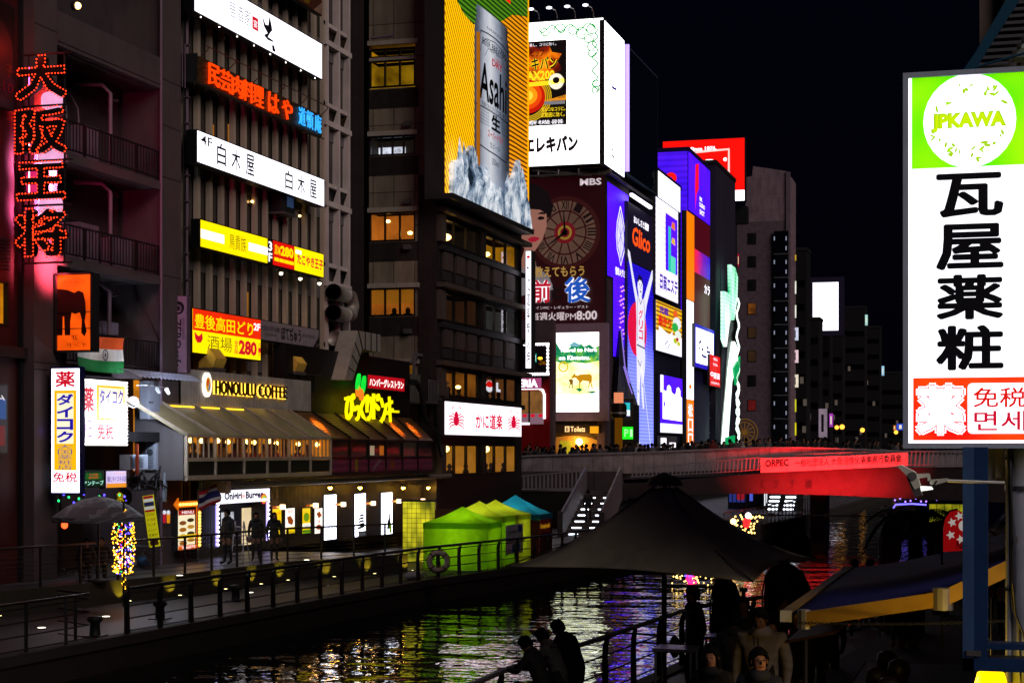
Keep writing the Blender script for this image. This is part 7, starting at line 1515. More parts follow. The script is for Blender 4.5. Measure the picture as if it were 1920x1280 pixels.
for k,py in enumerate(ys_):
 f=FY(232);t=Sign('upright_shop_sign','upright lit shop sign on the tower corner, '+('topmost and amber','second from the top and white','third from the top and white','fourth from the top with two columns','fifth from the top and pinkish','sixth from the top and cream','seventh from the top and yellow','lowest and yellow')[k],f,1487,1493 if k not in (3,4,5) else 1497,py,py+(11 if k==0 else 24),.5,glow('shop_light'+str(k),('#c8a020','#f4f8e8','#f4f8e8','#d8e0f8','#f0d0d8','#f4e8d0','#d8d820','#e8e010')[k],1.0,.4,1.2),DARK,'upright shop signs on the tower corner',rim=.05);t.rect(.35,.2,.5,.8,INK,'characters')
dk=[(1486,1512,470,240,'#06060c'),(1498,1536,600,262,'#0b0a12'),(1530,1556,560,300,'#08070e'),(1548,1580,630,318,'#0c0a12'),(1572,1622,578,345,'#0a0910'),(1612,1650,615,370,'#09080f'),(1640,1700,700,400,'#07070f')]
nm=('dark narrow building next to the grey tower','dark stepped building with faint pale balconies','dark slim building under the bright white board','dark building right under the bright white board','dark wide distant building with a flat roof','dark distant building with a thin red light line','lowest and farthest dark building beside the pharmacy tower sign')
for (p0,p1,py,y,c_),lb in zip(dk,nm):
 f=FY(y);t=block('distant_building',lb,'building',f.x(p0),f.x(p1),y,y+5,f.y(p0,py),paint('far'+c_[1:],c_,.8))
 hz=f.y(p0,py)-SZ;ww=f.x(p1)-f.x(p0);rnd=random.Random(int(y))
 for k in range(int(hz/3.2)):
  MB().box(.2,ww-.2,-.06,0,1+3.2*k,1.9+3.2*k).build('window_band',paint('far_glass','#05060c',.2,bump=0),t)
 for k in range(3):a,b_=rnd.uniform(.1,.8)*ww,rnd.uniform(.1,.6)*hz;MB().box(a,a+.5,-.1,-.06,b_,b_+.9).build('lit_window',glow('dim_far_light','#5a5048',.6),t)
s=Sign('bright_board','blinding white rooftop board in a dark frame among the distant buildings',FY(296),1524,1572,530,620,1.0,WHITE,paint('frame_violet','#2a2440',.5),rim=.9);s.text('大阪',.12,.62,.2,.8,PALE_P,vert=True);s.strokes([[(.2,.9),(.9,.88)]],.2,glow('pale_yellow_print','#fff4c0',1.2))
for px0,px1,py0,py1,y,c_,lb in ((1535,1551,766,820,250,'#8a7888','pale lilac upright board at the street corner near the far lights'),(1555,1562,775,800,265,'#b040c0','small magenta lit shop board in the far street'),(1675,1680,797,806,300,'#d07810','tiny orange lit sign at the left edge of the pharmacy tower sign'),(1681,1697,794,806,300,'#3050e0','tiny blue and yellow lit sign left of the pharmacy tower sign'),(1653,1658,686,704,330,'#a0d8f8','small blue lit sign high in the distant dark'),(1622,1627,590,610,340,'#b0e8e0','small pale lit sign on the wide distant building'),(1383,1386,476,500,219,'#a01830','small red light on the side of the grey tower')):
 s=Sign('street_sign',lb,FY(y),px0,px1,py0,py1,.3,glow('far_sign'+c_[1:],c_,.9,.4,.8),DARK,rim=.05);s.rect(.3,.2,.6,.8,glow('far_sign_mark','#e8e0c0',1) if c_!='#8a7888' else INK,'characters')
for k,(px,py) in enumerate(((1579,800),(1617,806),(1569,801),(1680,810))):
 f=FY(240+20*k);t=thing('street_lamp',('amber street lamp nearest the magenta board','lone amber street lamp in the middle of the far street','dim yellow street lamp left of the pair','faint amber street lamp by the tiny orange sign')[k],'street lamp',Matrix.Translation((f.x(px),f.Y,SZ)),'street lamps in the far street');z_=f.y(px,py)-SZ
 MB().ball((0,0,z_),.34,8,6).build('lamp_globe',glow('far_amber','#ffa838',2.5),t,True);MB().tube([(0,0,0),(0,0,z_-.3)],.08,5).build('post',BLACK,t)
fj=FY(16.5)
BLUEF=paint('blue_grey_frame','#5a6a88',.45,.3);ALF=paint('sign_frame_metal','#a4b0c4',.5)
s=Sign('pharmacy_tower_sign','huge white lit pharmacy tower sign with green emblem above and red tax free box below',fj,1701,1945,150,830,.55,glow('tower_white_panel','#f8f8ff',1.6,.06,.8),ALF,rim=.035,z0=fj.y(1701,833),z1=fj.y(1701,146))
fr= lambda px,py:((px-1701)/244,(py-146)/687)
mb=MB();w,h=s.w,s.h
for a in ((-.035,.012,-.035,h+.035),(w-.012,w+.035,-.035,h+.035)):mb.box(*a,.012,.05)
for a in ((.012,w-.012,-.035,.012),(.012,w-.012,h-.012,h+.035)):mb.box(*a,.012,.05)
mb.build('rim_frame',ALF,s.root)
GRN2=NT('green_light_panel');gn2=GRN2.noise(GRN2.coord(),1.2,1);gc=GRN2.ramp(gn2,[(.35,C('#3ce000')),(.65,C('#9af000'))]);s.rect(*fr(1710,148),*fr(1936,318),GRN2.set(gc,.5,em=gc,es=1.0),'green_field')
s.disc(*fr(1819,233),87/244,87/687,WHITE,'white_disc')
LG=glow('leaf_lime','#a8d810',.9);rnd=random.Random(3)
for k in range(46):
 a=rnd.uniform(0,2*math.pi);r_=rnd.uniform(50,76)
 if abs(math.sin(a)*r_)<22:continue
 cx_,cy_=fr(1819+r_*math.cos(a),233+r_*math.sin(a));l_,w_=rnd.uniform(3,8),rnd.uniform(1.5,3.2);b_=rnd.uniform(0,3.1)
 s.poly([(cx_+(l_*math.cos(g)*math.cos(b_)-w_*math.sin(g)*math.sin(b_))/244,cy_+(l_*math.cos(g)*math.sin(b_)+w_*math.sin(g)*math.cos(b_))/687) for g in [i*math.pi/4 for i in range(8)]],LG,'leaf')
 s.k-=1
YG=glow('yellow_lime','#c8e800',1.0);s.text('JPKAWA',*fr(1746,217),*fr(1888,254),LG,bold=.07);s.text('JPKAWA',*fr(1750,220),*fr(1884,251),YG,bold=.03)
NVY=paint('navy_black_print','#14141f',.5,bump=0)
for ch,a,b_ in (('瓦',330,412),('屋',424,510),('薬',518,602),('粧',612,696)):s.text(ch,*fr(1756,a),*fr(1883,b_),NVY,bold=.042)
RO2=NT('red_orange_box');nr=RO2.noise(RO2.coord(),.9,1);rc2=RO2.ramp(nr,[(.35,C('#f00c04')),(.7,C('#ff5a04'))]);s.rect(*fr(1713,709),*fr(1940,825),RO2.set(rc2,.5,em=rc2,es=1.0),'red_box')
RBX=glow('box_red','#f00808',1.0);s.text('薬',*fr(1716,718),*fr(1814,817),WHITE,bold=.12);s.text('薬',*fr(1719,721),*fr(1811,814),RBX,bold=.085);s.text('薬',*fr(1721,723),*fr(1809,812),WHITE,bold=.06)
x0_,y0_=fr(1816,720);x1_,y1_=fr(1934,813);rx_,ry_=8/244,8/687
rp=[]
for cx_,cy_,a0 in ((x1_-rx_,y0_+ry_,-90),(x1_-rx_,y1_-ry_,0),(x0_+rx_,y1_-ry_,90),(x0_+rx_,y0_+ry_,180)):
 for k in range(5):g=R(a0+22.5*k);rp.append((cx_+rx_*math.cos(g),cy_+ry_*math.sin(g)))
s.poly(rp,WHITE,'rounded_field');REDT=glow('tax_red','#e01408',.9);s.text('免税',*fr(1826,728),*fr(1924,765),REDT,bold=.02);s.text('면세',*fr(1828,771),*fr(1924,808),glow('tax_crimson','#d01030',.9),bold=.01)
sx0,sy0=s.x0,s.y0
f10=FY(16.2)
t=thing('support_gantry','blue painted steel frame under the pharmacy tower sign','frame',Matrix.Translation((f10.x(1800),16.2,f10.y(1800,1256))))
q= lambda px:f10.x(px)-f10.x(1800);qz= lambda py:f10.y(1800,py)-f10.y(1800,1256)
BLF=paint('blue_frame_paint','#1c3a66',.45,.2)
MB().box(q(1805),q(1826),0,.3,0,qz(838)).build('post',paint('blue_frame_lit_side','#3c5a86',.45,.2),t);MB().box(q(1826),q(1852),.02,.34,.1,qz(838)).build('post',BLF,t)  # one post, its lit and its dark side put into two blues
MB().box(q(1805),q(1990),.0,.3,-.0,qz(1232)).build('bottom_beam',BLF,t);MB().box(q(1826),q(1990),.05,.28,qz(1205),qz(1216)).build('cross_rail',BLF,t);MB().box(q(1812),q(1840),-.02,.0,qz(1228),qz(1218)).build('bolt_plate',STEEL,t)
f11=FY(16.9)
t=thing('white_column','thick pale round column with black cables at the right edge under the sign','column',Matrix.Translation((f11.x(1935),16.9,0.75)))
MB().lathe([(.235,0),(.235,f11.y(1900,838)-.75)],20).build('shaft',paint('white_column_paint','#a0a6b4',.5),t,True);MB().lathe([(.245,0),(.245,.05)],20,(0,0,f11.y(1900,920)-.75)).build('seam_band',STEEL,t)
MB().tube([(f11.x(1891)-f11.x(1935),-.16,f11.y(1890,py)-.75) for py in (838,900,1000,1100,1275)],.03,6).build('side_pipe',paint('pipe_grey','#7a7c84',.5),t,True)
MB().tube([(f11.x(px)-f11.x(1935),-.2,f11.y(1890,py)-.75) for px,py in ((1889,842),(1893,880),(1897,960),(1898,1060),(1899,1130),(1912,1170),(1915,1275))],.014,5).build('cable',BLACK,t,True);MB().tube([(f11.x(px)-f11.x(1935),-.22,f11.y(1890,py)-.75) for px,py in ((1899,1090),(1905,1150),(1918,1180),(1930,1230))],.01,5).build('cable',BLACK,t,True)
for py in (855,1098):MB().box(f11.x(1884)-f11.x(1935),f11.x(1900)-f11.x(1935),-.2,-.13,f11.y(1890,py)-.78,f11.y(1890,py)-.76).build('clamp',BLACK,t)
MB().box(f11.x(1903)-f11.x(1935),f11.x(1908)-f11.x(1935),-.25,-.22,f11.y(1900,1015)-.75,f11.y(1900,1003)-.75).build('small_switch',STEEL,t)
t=thing('junction_box','beige metal junction box hanging under the sign between frame and column','box',FY(16.8).at(1845,905,0));w_=FY(16.8).x(1884)-FY(16.8).x(1845);h_=FY(16.8).y(1845,838)-FY(16.8).y(1845,905)
MB().box(0,w_,0,h_,-.25,0).build('box_body',paint('box_beige','#8a8a94',.5),t);MB().box(w_*.55,w_*.95,h_*.15,h_,.0,.03).build('inner_strip',paint('box_cream','#9a9078',.5),t)
f12=FY(15.9)
t=thing('arm_spotlight','white adjustable floodlight at the end of a thin arm under the tower sign','floodlight',f12.at(1800,903,0))
a12= lambda px,py:(f12.x(px)-f12.x(1800),f12.y(px,py)-f12.y(1800,903))
WEN=paint('white_enamel_lamp','#c8c8bc',.4)
def pp(pts,z0,z1):return MB().prism([a12(*p) for p in pts],z0,z1)
MB().tube([(*a12(1776,901),0),(*a12(1884,905),0)],.013,6).build('arm',WEN,t)
pp([(1682,872),(1690,871),(1716,884),(1722,896),(1727,912),(1716,917),(1709,904),(1700,890)],-.09,.09).build('lamp_head',WEN,t);pp([(1709,905),(1726,913),(1730,928),(1716,931),(1700,893)],-.08,.08).build('lamp_shade',STEEL,t);pp([(1726,911),(1748,912),(1749,917),(1728,920)],-.07,.07).build('lit_lens',glow('spot_lens','#f4f4ec',1.5),t)
pp([(1718,888),(1742,887),(1744,891),(1745,901),(1740,901),(1739,894),(1719,897)],-.03,.03).build('yoke',WEN,t);pp([(1743,899),(1777,896),(1777,902),(1752,909),(1744,907)],-.03,.03).build('clamp',WEN,t);MB().disc(*a12(1712,892),.038,.038,.09,16,depth=.012).build('pivot_cap',ALU,t)
MB().tube([(*a12(1757,901),.04),(*a12(1750,912),.05),(*a12(1738,919),.05),(*a12(1724,914),.05)],.008,5).build('cable',BLACK,t)
f13=FY(17.6);OB=paint('teal_blue_steel','#1c4a66',.45,.2)
t=thing('outside_stair','blue steel outside staircase rising above the pharmacy tower sign','stairs',f13.at(1806,140,0));a13= lambda px,py:(f13.x(px)-f13.x(1806),f13.y(px,py)-f13.y(1806,140))
MB().prism([a13(*p) for p in ((1804,134),(1828,100),(1898,-20),(1924,-20),(1852,92),(1828,132))],-.05,.0).build('stringer',OB,t)
for k in range(12):
 x_,y_=a13(1826+8.2*k,122-13*k);MB().box(x_,x_+.32,y_,y_+.03,-1.0,-.06).build('tread',paint('tread_steel','#5a5c62',.5,.4),t)
MB().tube([(*a13(1800,140),.05),(*a13(1850,122),.05),(*a13(1930,100),.05)],.012,5).build('cable',OB,t);MB().tube([(*a13(1895,78),-.4),(*a13(1960,78),-.4)],.12,8).build('drain_pipe',paint('pale_drain','#8a9a9a',.5),t)
NB=thing('north_building','beige rendered building rising behind the outside staircase at the right edge','building',Matrix.Translation((f13.x(1829)+.02,18.6,1.4)))
BGE=paint('beige_render','#7a6c62',.85,scale=.9);MB().box(0,9,0,6.0,6.2,21).build('wall',BGE,NB);MB().box(.45,9,.3,6,0,6.2).build('ground_wall',paint('dark_ground_wall','#1c1a1a',.8),NB);MB().tube([(.30,-.12,6.2),(.30,-.12,21)],.07,8).build('downpipe',ALU,NB,True);MB().tube([(.48,-.1,6.2),(.48,-.1,21)],.05,8).build('downpipe',WEN,NB,True)
NB2=thing('north_shade_block','long dark building along the right bank behind the pharmacy tower sign','building',Matrix.Translation((2.2,25,1.4)))  # unseen block, height and length set to shade quays but not bridge
MB().box(0,20,0,53,0,23).build('wall',CONC_D,NB2);MB().box(-.05,0,2,50,3.2,3.6).build('ledge',DARK,NB2)
t=thing('blue_awning','dark blue retractable awning with yellow lit folding arms on the right bank','awning',Matrix.Translation((-2.28,18.5,3.4)))
NAVY=paint('navy_awning_fabric','#10185c',.8,scale=3,bump=.1)
mb=MB();N=10
for i in range(N+1):
 a=i/N
 for y in (0,7.5):mb.v.append((2.35*a,y-.5*a*(1 if y==0 else .2),.62*a-.10*math.sin(math.pi*a)))
for i in range(N):mb.f.append([2*i,2*i+1,2*i+3,2*i+2][::-1]);mb.m.append(0)
o=mb.build('fabric',NAVY,t,True);o.modifiers.new('thick','SOLIDIFY').thickness=.01
MB().box(-.06,.05,0,7.5,-.08,.03).build('front_bar',paint('amber_box_tube','#8a6a28',.5),t);MB().box(-.065,.055,-.04,0,-.085,.035).build('end_cap',paint('white_plastic_cap','#b0b4bc',.5),t)
ARM=paint('cream_arm_enamel','#9a7a38',.45)
def arm(name,a,b,w=.11,h=.15):
 a,b=Vector(a),Vector(b);d=b-a;M=Matrix.Translation(a)@d.to_track_quat('X','Z').to_matrix().to_4x4();return MB().box(0,d.length,-w/2,w/2,-h/2,h/2,0,M).build(name,ARM,t)
P0=Vector((-2.28,18.5,3.4));g_= lambda px,py,D:pt_d(px,py,D)-P0
e1,e2,e3=g_(1508,1160,18.3),g_(1768,1122,17.5),g_(1895,1063,17.2)
arm('folding_arm',e1,e2);arm('folding_arm',e2,e3);MB().lathe([(.1,-.11),(.1,.11)],12,tuple(e2)).build('elbow',ALU,t);MB().lathe([(.07,-.1),(.07,.1)],10,tuple(e1)).build('elbow',ALU,t)
e4,e5,e6=g_(1545,1128,23.5),g_(1795,1098,20.5),g_(1895,1040,20)
arm('folding_arm',e4,e5,.1,.13);arm('folding_arm',e5,e6,.1,.13);MB().lathe([(.09,-.1),(.09,.1)],12,tuple(e5)).build('elbow',ALU,t)
t=thing('hanging_chain','thin chain sagging under the blue awning','chain',pt_d(1500,1167,17.8));o_=pt_d(1500,1167,17.8);ring_=None
for k in range(60):
 a=k/59;p=pt_d(1500+390*a,1167-4*a+4*math.sin(a*math.pi),17.8-.6*a)-o_;M=Matrix.Translation(p)@Matrix.Rotation(R(90*(k%2)),4,'X')
 if ring_ is None:ring_=MB().tube([(.03*math.cos(q*math.pi/4),.013*math.sin(q*math.pi/4),0) for q in range(8)],.0035,4,True).build('link',DARK,t,M=M)
 else:dup(ring_,t,M)
t=thing('yellow_lantern','bright yellow lit paper lantern at the lower right corner below the blue frame','lantern',pt_d(1858,1285,16.0));MB().lathe([(.06,-.22),(.12,-.16),(.15,0),(.12,.12),(.05,.16)],14).build('paper_shade',glow('lantern_paper','#ffd000',2.2),t,True);MB().lathe([(.05,.16),(.05,.2)],10).build('top_ring',BLACK,t);MB().tube([(0,0,.2),(0,0,.8)],.006,4).build('cord',BLACK,t)
lamp('glow','POINT',45,(1,.60,.08),Matrix.Translation((-.5,.2,.1)),t,shadow_soft_size=.12)
AP=Vector((-5.15,26.6,4.67));CL,CN,CR_,=pt_d(948,1061,26.3),pt_d(1412,1090,22.9),pt_d(1532,1046,28);CB=CL+CR_-CN;CB.z=CL.z
t=thing('canopy','large dark brown pyramid canopy on a single pole by the water','canopy',Matrix.Translation((AP.x,AP.y,1.4)))
mb=MB();cor=[CL,CN,CR_,CB];og=Vector((AP.x,AP.y,1.4));N=10
for i in range(4):
 a,b=cor[i],cor[(i+1)%4];b0=len(mb.v)
 for r_ in range(N+1):
  t_=.08+.92*r_/N
  for k in range(N+1):
   u=k/N;e=a.lerp(b,u);e=e+(Vector((AP.x,AP.y,e.z))-e)*(.10*math.sin(math.pi*u))+Vector((0,0,.05*math.sin(math.pi*u)))
   p=AP.lerp(e,t_);p.z=e.z+(AP.z-e.z)*max(0.,1-t_)**1.42;mb.v.append(tuple(p-og))
 for r_ in range(N):
  for k in range(N):q0=b0+r_*(N+1)+k;mb.f.append([q0,q0+N+1,q0+N+2,q0+1]);mb.m.append(0)
FAB=paint('dark_canopy_fabric','#c4bca4',.9,scale=1.2,bump=.25);o=mb.build('fabric',FAB,t,True);o.modifiers.new('thick','SOLIDIFY').thickness=.012
MB().lathe([(.02,.10),(.22,.02),(.30,-.10)],8,tuple(AP-og)).build('top_cap',paint('canopy_cap','#a09a86',.9),t);MB().tube([(0,0,-.6),(0,0,AP.z-1.4)],.04,10).build('pole',paint('beige_pole','#5a5048',.5),t)
for c_ in cor:MB().tube([tuple(AP-og),tuple(AP.lerp(c_,.5)-og+Vector((0,0,-.22))),tuple(c_-og)],.012,5).build('seam_strap',BLACK,t)
t=thing('canopy_post','thin tan post holding up the right corner of the dark canopy','post',Matrix.Translation(pt_d(1394,1280,25)));MB().tube([(0,0,-.4),(0,0,1.35)],.03,8).build('shaft',paint('tan_post','#7a5c40',.5),t);MB().lathe([(.06,0),(.06,.05)],8,(0,0,1.3)).build('cap',DARK,t)
def feather(label,px0,px1,py0,py1,D,mat,texts=(),extra=None,lean=0.):
 p0,p1=pt_d(px0,py1,D),pt_d(px1,py0,D);w,h=(p1-p0).to_2d().length,p1.z-p0.z
 M=Matrix.Translation(p0)@Matrix.Rotation(YAW-R(4),4,'Z')@Matrix.Rotation(R(90),4,'X');t=thing('feather_flag',label,'banner flag',M,'banner flags on the right bank')
 pts=[(.0,0),(.85*w,.04*h),(w,.30*h),(.97*w,.62*h),(.8*w,.86*h),(.5*w,h),(.22*w,.96*h),(.05*w,.8*h),(0,.5*h)]
 MB().prism(pts,-.01,.01).build('flag_cloth',mat,t);MB().tube([(-.02,-1.2,0),(-.02,.55*h,0),(.04*w,.8*h,0),(.22*w,.97*h,0),(.5*w,1.01*h,0)],.014,6).build('pole',DARK,t)
 for tx,a,b,c,d,m_ in texts:mb=MB();mb.text(tx,a*w,b*h,c*w,d*h,.013,bold=.02);mb.build('lettering',m_,t)
 if extra:extra(t,w,h)
 return t
BKC=paint('black_flag_cloth','#0a090b',.9);GYT=paint('grey_flag_print','#4a464c',.8,bump=0)
feather('black banner flag with a pale box reading 3F beside the canopy corner',1448,1520,984,1056,30,BKC,[('3F',.42,.58,.62,.74,BKC)],lambda t,w,h:MB().prism([(.34*w,.52*h),(.68*w,.56*h),(.68*w,.80*h),(.34*w,.76*h)],.0105,.0125).build('pale_box',GYT,t))
feather('large black banner flag with a faint round crest under the canopy corner',1432,1522,1052,1180,26,BKC,[('居酒屋',.3,.3,.75,.5,paint('dim_flag_print','#1e1c20',.8,bump=0))],lambda t,w,h:MB().ring(.4*w,.72*h,.09*w,.09*w,.015,.0105).build('crest',GYT,t))
feather('black banner flag with a pale ring crest behind the canopy pole',1334,1392,1078,1200,28,BKC,[('TAVERN',.1,.2,.8,.3,_M['dim_flag_print'])],lambda t,w,h:MB().ring(.5*w,.78*h,.16*w,.16*w,.02,.0105).build('crest',GYT,t))
REDC=glow('glowing_red_cloth','#c01014',.35)  # cloth and white print glow by themselves, though no lamp
def newx(t,w,h):
 W_=glow('glowing_white_print','#d0c8c0',.5);MB().ring(.72*w,.62*h,.2*w,.2*w,.07,.0105).build('white_mark',W_,t)
 for a,b in ((.3,.7),(.55,.85),(.25,.4),(.6,.3),(.82,.2)):MB().prism([(a*w+.06*math.cos(g)*(1 if k%2 else .45),b*h+.06*math.sin(g)*(1 if k%2 else .45)) for k,g in enumerate([i*math.pi/5 for i in range(10)])],.0105,.013).build('white_star',W_,t)
feather('bright red banner flag with white stars and the word new',1769,1822,955,1034,22,REDC,[('NEW',.45,.06,.98,.25,paint('gold_flag_print','#b89840',.6,bump=0))],newx)
feather('dim red and blue banner flag behind the people on the right bank',1652,1690,975,1062,30,paint('dim_red_flag','#4a1018',.8),[('祭',.3,.4,.7,.6,paint('dim_blue_print','#2a3a6a',.8,bump=0))])
fw=FX(0)
t=thing('glowing_wall','yellow lit glass block wall on the right bank behind the red banner flag','wall',FY(46).at(1742,986,0));w_,h_=FY(46).x(1812)-FY(46).x(1742),FY(46).y(1742,944)-FY(46).y(1742,986);MB().box(0,w_,0,h_,-.2,0).build('glass_blocks',GBM,t);MB().box(-.05,w_+.05,h_,h_+.08,-.25,.05).build('cap',DARK,t);MB().box(-.05,w_+.05,-2,0,-.2,.0).build('base_wall',BLACK,t)
def frond_tree(label,px,py0,py1,D,hcrown):
 p=pt_d(px,py0,D);t=thing('palm_tree',label,'tree',Matrix.Translation((p.x,p.y,.75)));hh=pt_d(px,py1,D).z-.75
 MB().tube([(0,0,0),(.05,0,hh*.5),(0,0,hh)],[.22,.17,.14],10).build('trunk',paint('palm_bark','#2e2018',.9,bump=.8,scale=4),t,True)
 rnd=random.Random(int(px));mb=MB()
 for k in range(26):
  a=rnd.uniform(0,6.28);L=rnd.uniform(.7,1.3);dr=rnd.uniform(.2,1.1);pts=[(L*q/6*math.cos(a),L*q/6*math.sin(a),hh+.5*math.sin(q/6*2.2)*hcrown-dr*(q/6)**2) for q in range(7)]
  for q in range(6):
   for sx in (-1,1):
    for v in range(3):
     b0=Vector(pts[q]).lerp(Vector(pts[q+1]),v/3);tip=b0+Vector((math.cos(a+sx*1.1)*.28,math.sin(a+sx*1.1)*.28,-.12));mb.add([b0,tip,b0+Vector((.03*math.cos(a),.03*math.sin(a),.015))],[(0,1,2)])
 mb.build('crown',paint('palm_leaf','#0e160c',.7),t);return t
frond_tree('dark palm tree with a thick thatched trunk on the right bank',1714,1080,965,36,.5);frond_tree('small dark palm beside the glowing wall on the right bank',1762,1070,985,40,.4)
t=thing('tour_boat','dark tour boat trimmed with violet and blue lights under the right end of the bridge','boat',pt_z(1672,992,0)+Vector((0,0,0)));hl=MB().prism([(-.2,0),(3.4,0),(4.0,.5),(3.6,.9),(-.3,.9)],0,1.9);hl.v=[(x,z,y) for x,y,z in hl.v];hl.f=[f[::-1] for f in hl.f];hl.build('hull',paint('boat_hull','#10122a',.4),t);MB().box(.2,3.0,.2,1.7,1.75,1.85).build('roof',BLACK,t)
for k in range(4):MB().tube([(.3+.85*k,.25,.9),(.3+.85*k,.25,1.75)],.03,5).build('roof_post',DARK,t)
MB().tube([(.1,.1,1.4),(.25,.0,1.62),(1.3,-.05,1.68),(2.2,-.05,1.62)],.05,6).build('light_strip',glow('violet_strip','#6a60ff',3),t);bulbs(t,[(.2+.33*k,.1,1.9+.12*math.sin(k*2)) for k in range(9)],.06,glow('violet_bulb','#a070ff',3));bulbs(t,[(3.0+.1*k,.1,1.5-.2*k) for k in range(5)],.05,BULB_B)
t=thing('light_float','cluster of tiny yellow lights with a pink and violet middle glimpsed under the canopy edge','fairy lights',pt_z(1296,1098,0));o_=pt_z(1296,1098,0);f=FY(o_.y);rnd=random.Random(12)
bulbs(t,[tuple(Vector((f.x(rnd.uniform(1262,1338)),o_.y+rnd.uniform(-.5,.5),f.y(1296,rnd.uniform(1070,1099))))-o_) for k in range(52)],.03,_M['tiny_yellow'],n=5)
bulbs(t,[tuple(Vector((f.x(rnd.gauss(1294,5)),o_.y,f.y(1296,rnd.uniform(1068,1100))))-o_) for k in range(30)],.05,glow('pink_fairy','#ff2070',3),n=5);bulbs(t,[tuple(Vector((f.x(rnd.gauss(1292,4)),o_.y,f.y(1296,rnd.uniform(1066,1080))))-o_) for k in range(14)],.05,BULB_B,n=5);MB().box(-1,1,-.4,.4,-.05,.08).build('raft',BLACK,t)
def tent_fabric(name,h):
 m_=paint(name,h,.8,scale=1.2,bump=.2);t_=m_.node_tree;p=next(q for q in t_.nodes if q.type=='BSDF_PRINCIPLED');o=next(q for q in t_.nodes if q.type=='OUTPUT_MATERIAL');tr=t_.nodes.new('ShaderNodeBsdfTranslucent');mx=t_.nodes.new('ShaderNodeMixShader');mx.inputs[0].default_value=.5
 t_.links.new(p.inputs['Base Color'].links[0].from_socket,tr.inputs[0]);t_.links.new(p.outputs[0],mx.inputs[1]);t_.links.new(tr.outputs[0],mx.inputs[2]);t_.links.new(mx.outputs[0],o.inputs[0]);return m_
LIME=tent_fabric('lime_tent_fabric','#84c008');LIME2=tent_fabric('yellow_lime_fabric','#b0c020');CYAN=tent_fabric('cyan_tent_fabric','#1c90b4');MAR=paint('maroon_tent_fabric','#4a1018',.8)
def tent(label,x0,x1,y0,y1,he,hp,roof,wall,lam=True):
 t=thing('market_tent',label,'tent',Matrix.Translation((x0,y0,.755)),'market tents on the quay');w,d=x1-x0,y1-y0;c_=(w/2,d/2,hp)
 P=[(-.05,-.05,he),(w+.05,-.05,he),(w+.05,d+.05,he),(-.05,d+.05,he)];mb=MB();n=6
 for i in range(4):
  a,b=Vector(P[i]),Vector(P[(i+1)%4]);b0=len(mb.v)
  for r_ in range(n+1):
   for k in range(n+1):e=a.lerp(b,k/n);q=Vector(c_).lerp(e,r_/n);q.z-=.06*math.sin(math.pi*r_/n);mb.v.append(tuple(q))
  for r_ in range(n):
   for k in range(n):q0=b0+r_*(n+1)+k;mb.f.append([q0,q0+n+1,q0+n+2,q0+1]);mb.m.append(0)
 mb.build('roof',roof,t)
 for (a,b) in ((0,1),(1,2),(2,3),(3,0)):
  A,B_=Vector(P[a]),Vector(P[b]);mb=MB();N=14;L=B_-A;nrm=Vector((L.y,-L.x,0)).normalized()
  for k in range(N+1):
   p=A.lerp(B_,k/N);f0=.025*math.sin(k*1.9+a)+.02*math.sin(k*.7);mb.v+=[tuple(p+nrm*(f0*1.2)-Vector((0,0,he))),tuple(p+nrm*f0*.7-Vector((0,0,he*.5))),tuple(p)]
  for k in range(N):mb.f+=[[3*k,3*k+3,3*k+4,3*k+1],[3*k+1,3*k+4,3*k+5,3*k+2]];mb.m+=[0,0]
  mb.build('side_curtain',wall,t,True)
 mb=MB()
 for i in range(4):mb=MB();a,b=Vector(P[i]),Vector(P[(i+1)%4]);mb.add([a+Vector((0,0,0)),b,b-Vector((0,0,.22)),a-Vector((0,0,.22))],[(3,2,1,0)]);mb.v=[(x*1.012-.01,y*1.012-.012,z) for x,y,z in mb.v];mb.build('valance',roof,t)
 MB().ball((w/2,d/2,he-.1),.08,8,6).build('lamp',WARM_S,t,True);lamp('fabric_fill_light','POINT',55,(1,.95,.8),Matrix.Translation((w/2,d/2,he-.35)),t,shadow_soft_size=.2)  # unseen lamp added inside to brighten the tent fabric
 for (x,y) in ((0,0),(w,0),(w,d),(0,d)):MB().tube([(x*.98+.02,y*.98+.02,0),(x*.98+.02,y*.98+.02,he)],.025,6).build('leg',ALU,t)
 return t
tent('lime green market tent with closed curtains, the nearest one',-20.75,-18.4,61.2,62.9,1.72,2.3,LIME,LIME)
tent('yellowish lime market tent with a white notice, second from the near end',-20.6,-18.35,63.0,64.7,1.9,2.45,LIME2,LIME)
tent('yellowish lime market tent, third from the near end',-20.5,-18.25,64.8,66.5,1.9,2.45,LIME2,LIME2)
tent('market tent with a cyan roof and maroon curtains, the farthest one',-20.3,-17.9,66.6,68.5,1.85,2.6,CYAN,MAR)
s=Sign('tent_notice','white notice sheet with blue logo hung on the lime tents over the quay',FX(-18.2),948,980,985,1040,.01,paint('notice_white','#a8a8b4',.6,bump=0),None);s.text('facebook',.08,.42,.9,.56,INK,bold=.02);s.rect(.7,.05,.92,.28,paint('notice_blue','#1c3a7a',.6,bump=0));s.rect(.35,.68,.8,.95,_M['notice_blue']);s.text('大阪道頓堀',.06,.2,.62,.3,INK);s.rect(0,.6,1,.615,GYT,'fold')
s=Sign('stall_board','red stall board with yellow lettering on the maroon tent',FX(-17.75),1012,1031,974,1000,.02,paint('stall_red','#8a1410',.6,bump=0),None);s.text('Kamejirushi',.05,.3,.95,.75,glow('stall_yellow','#c89010',.6),bold=.02)
t=thing('life_ring','white life ring with dark ropes hung on the quay railing before the lime tent','life ring',Matrix.Translation(pt_d(822,1052,58.2))@Matrix.Rotation(R(10),4,'Z')@Matrix.Rotation(R(90),4,'X'))
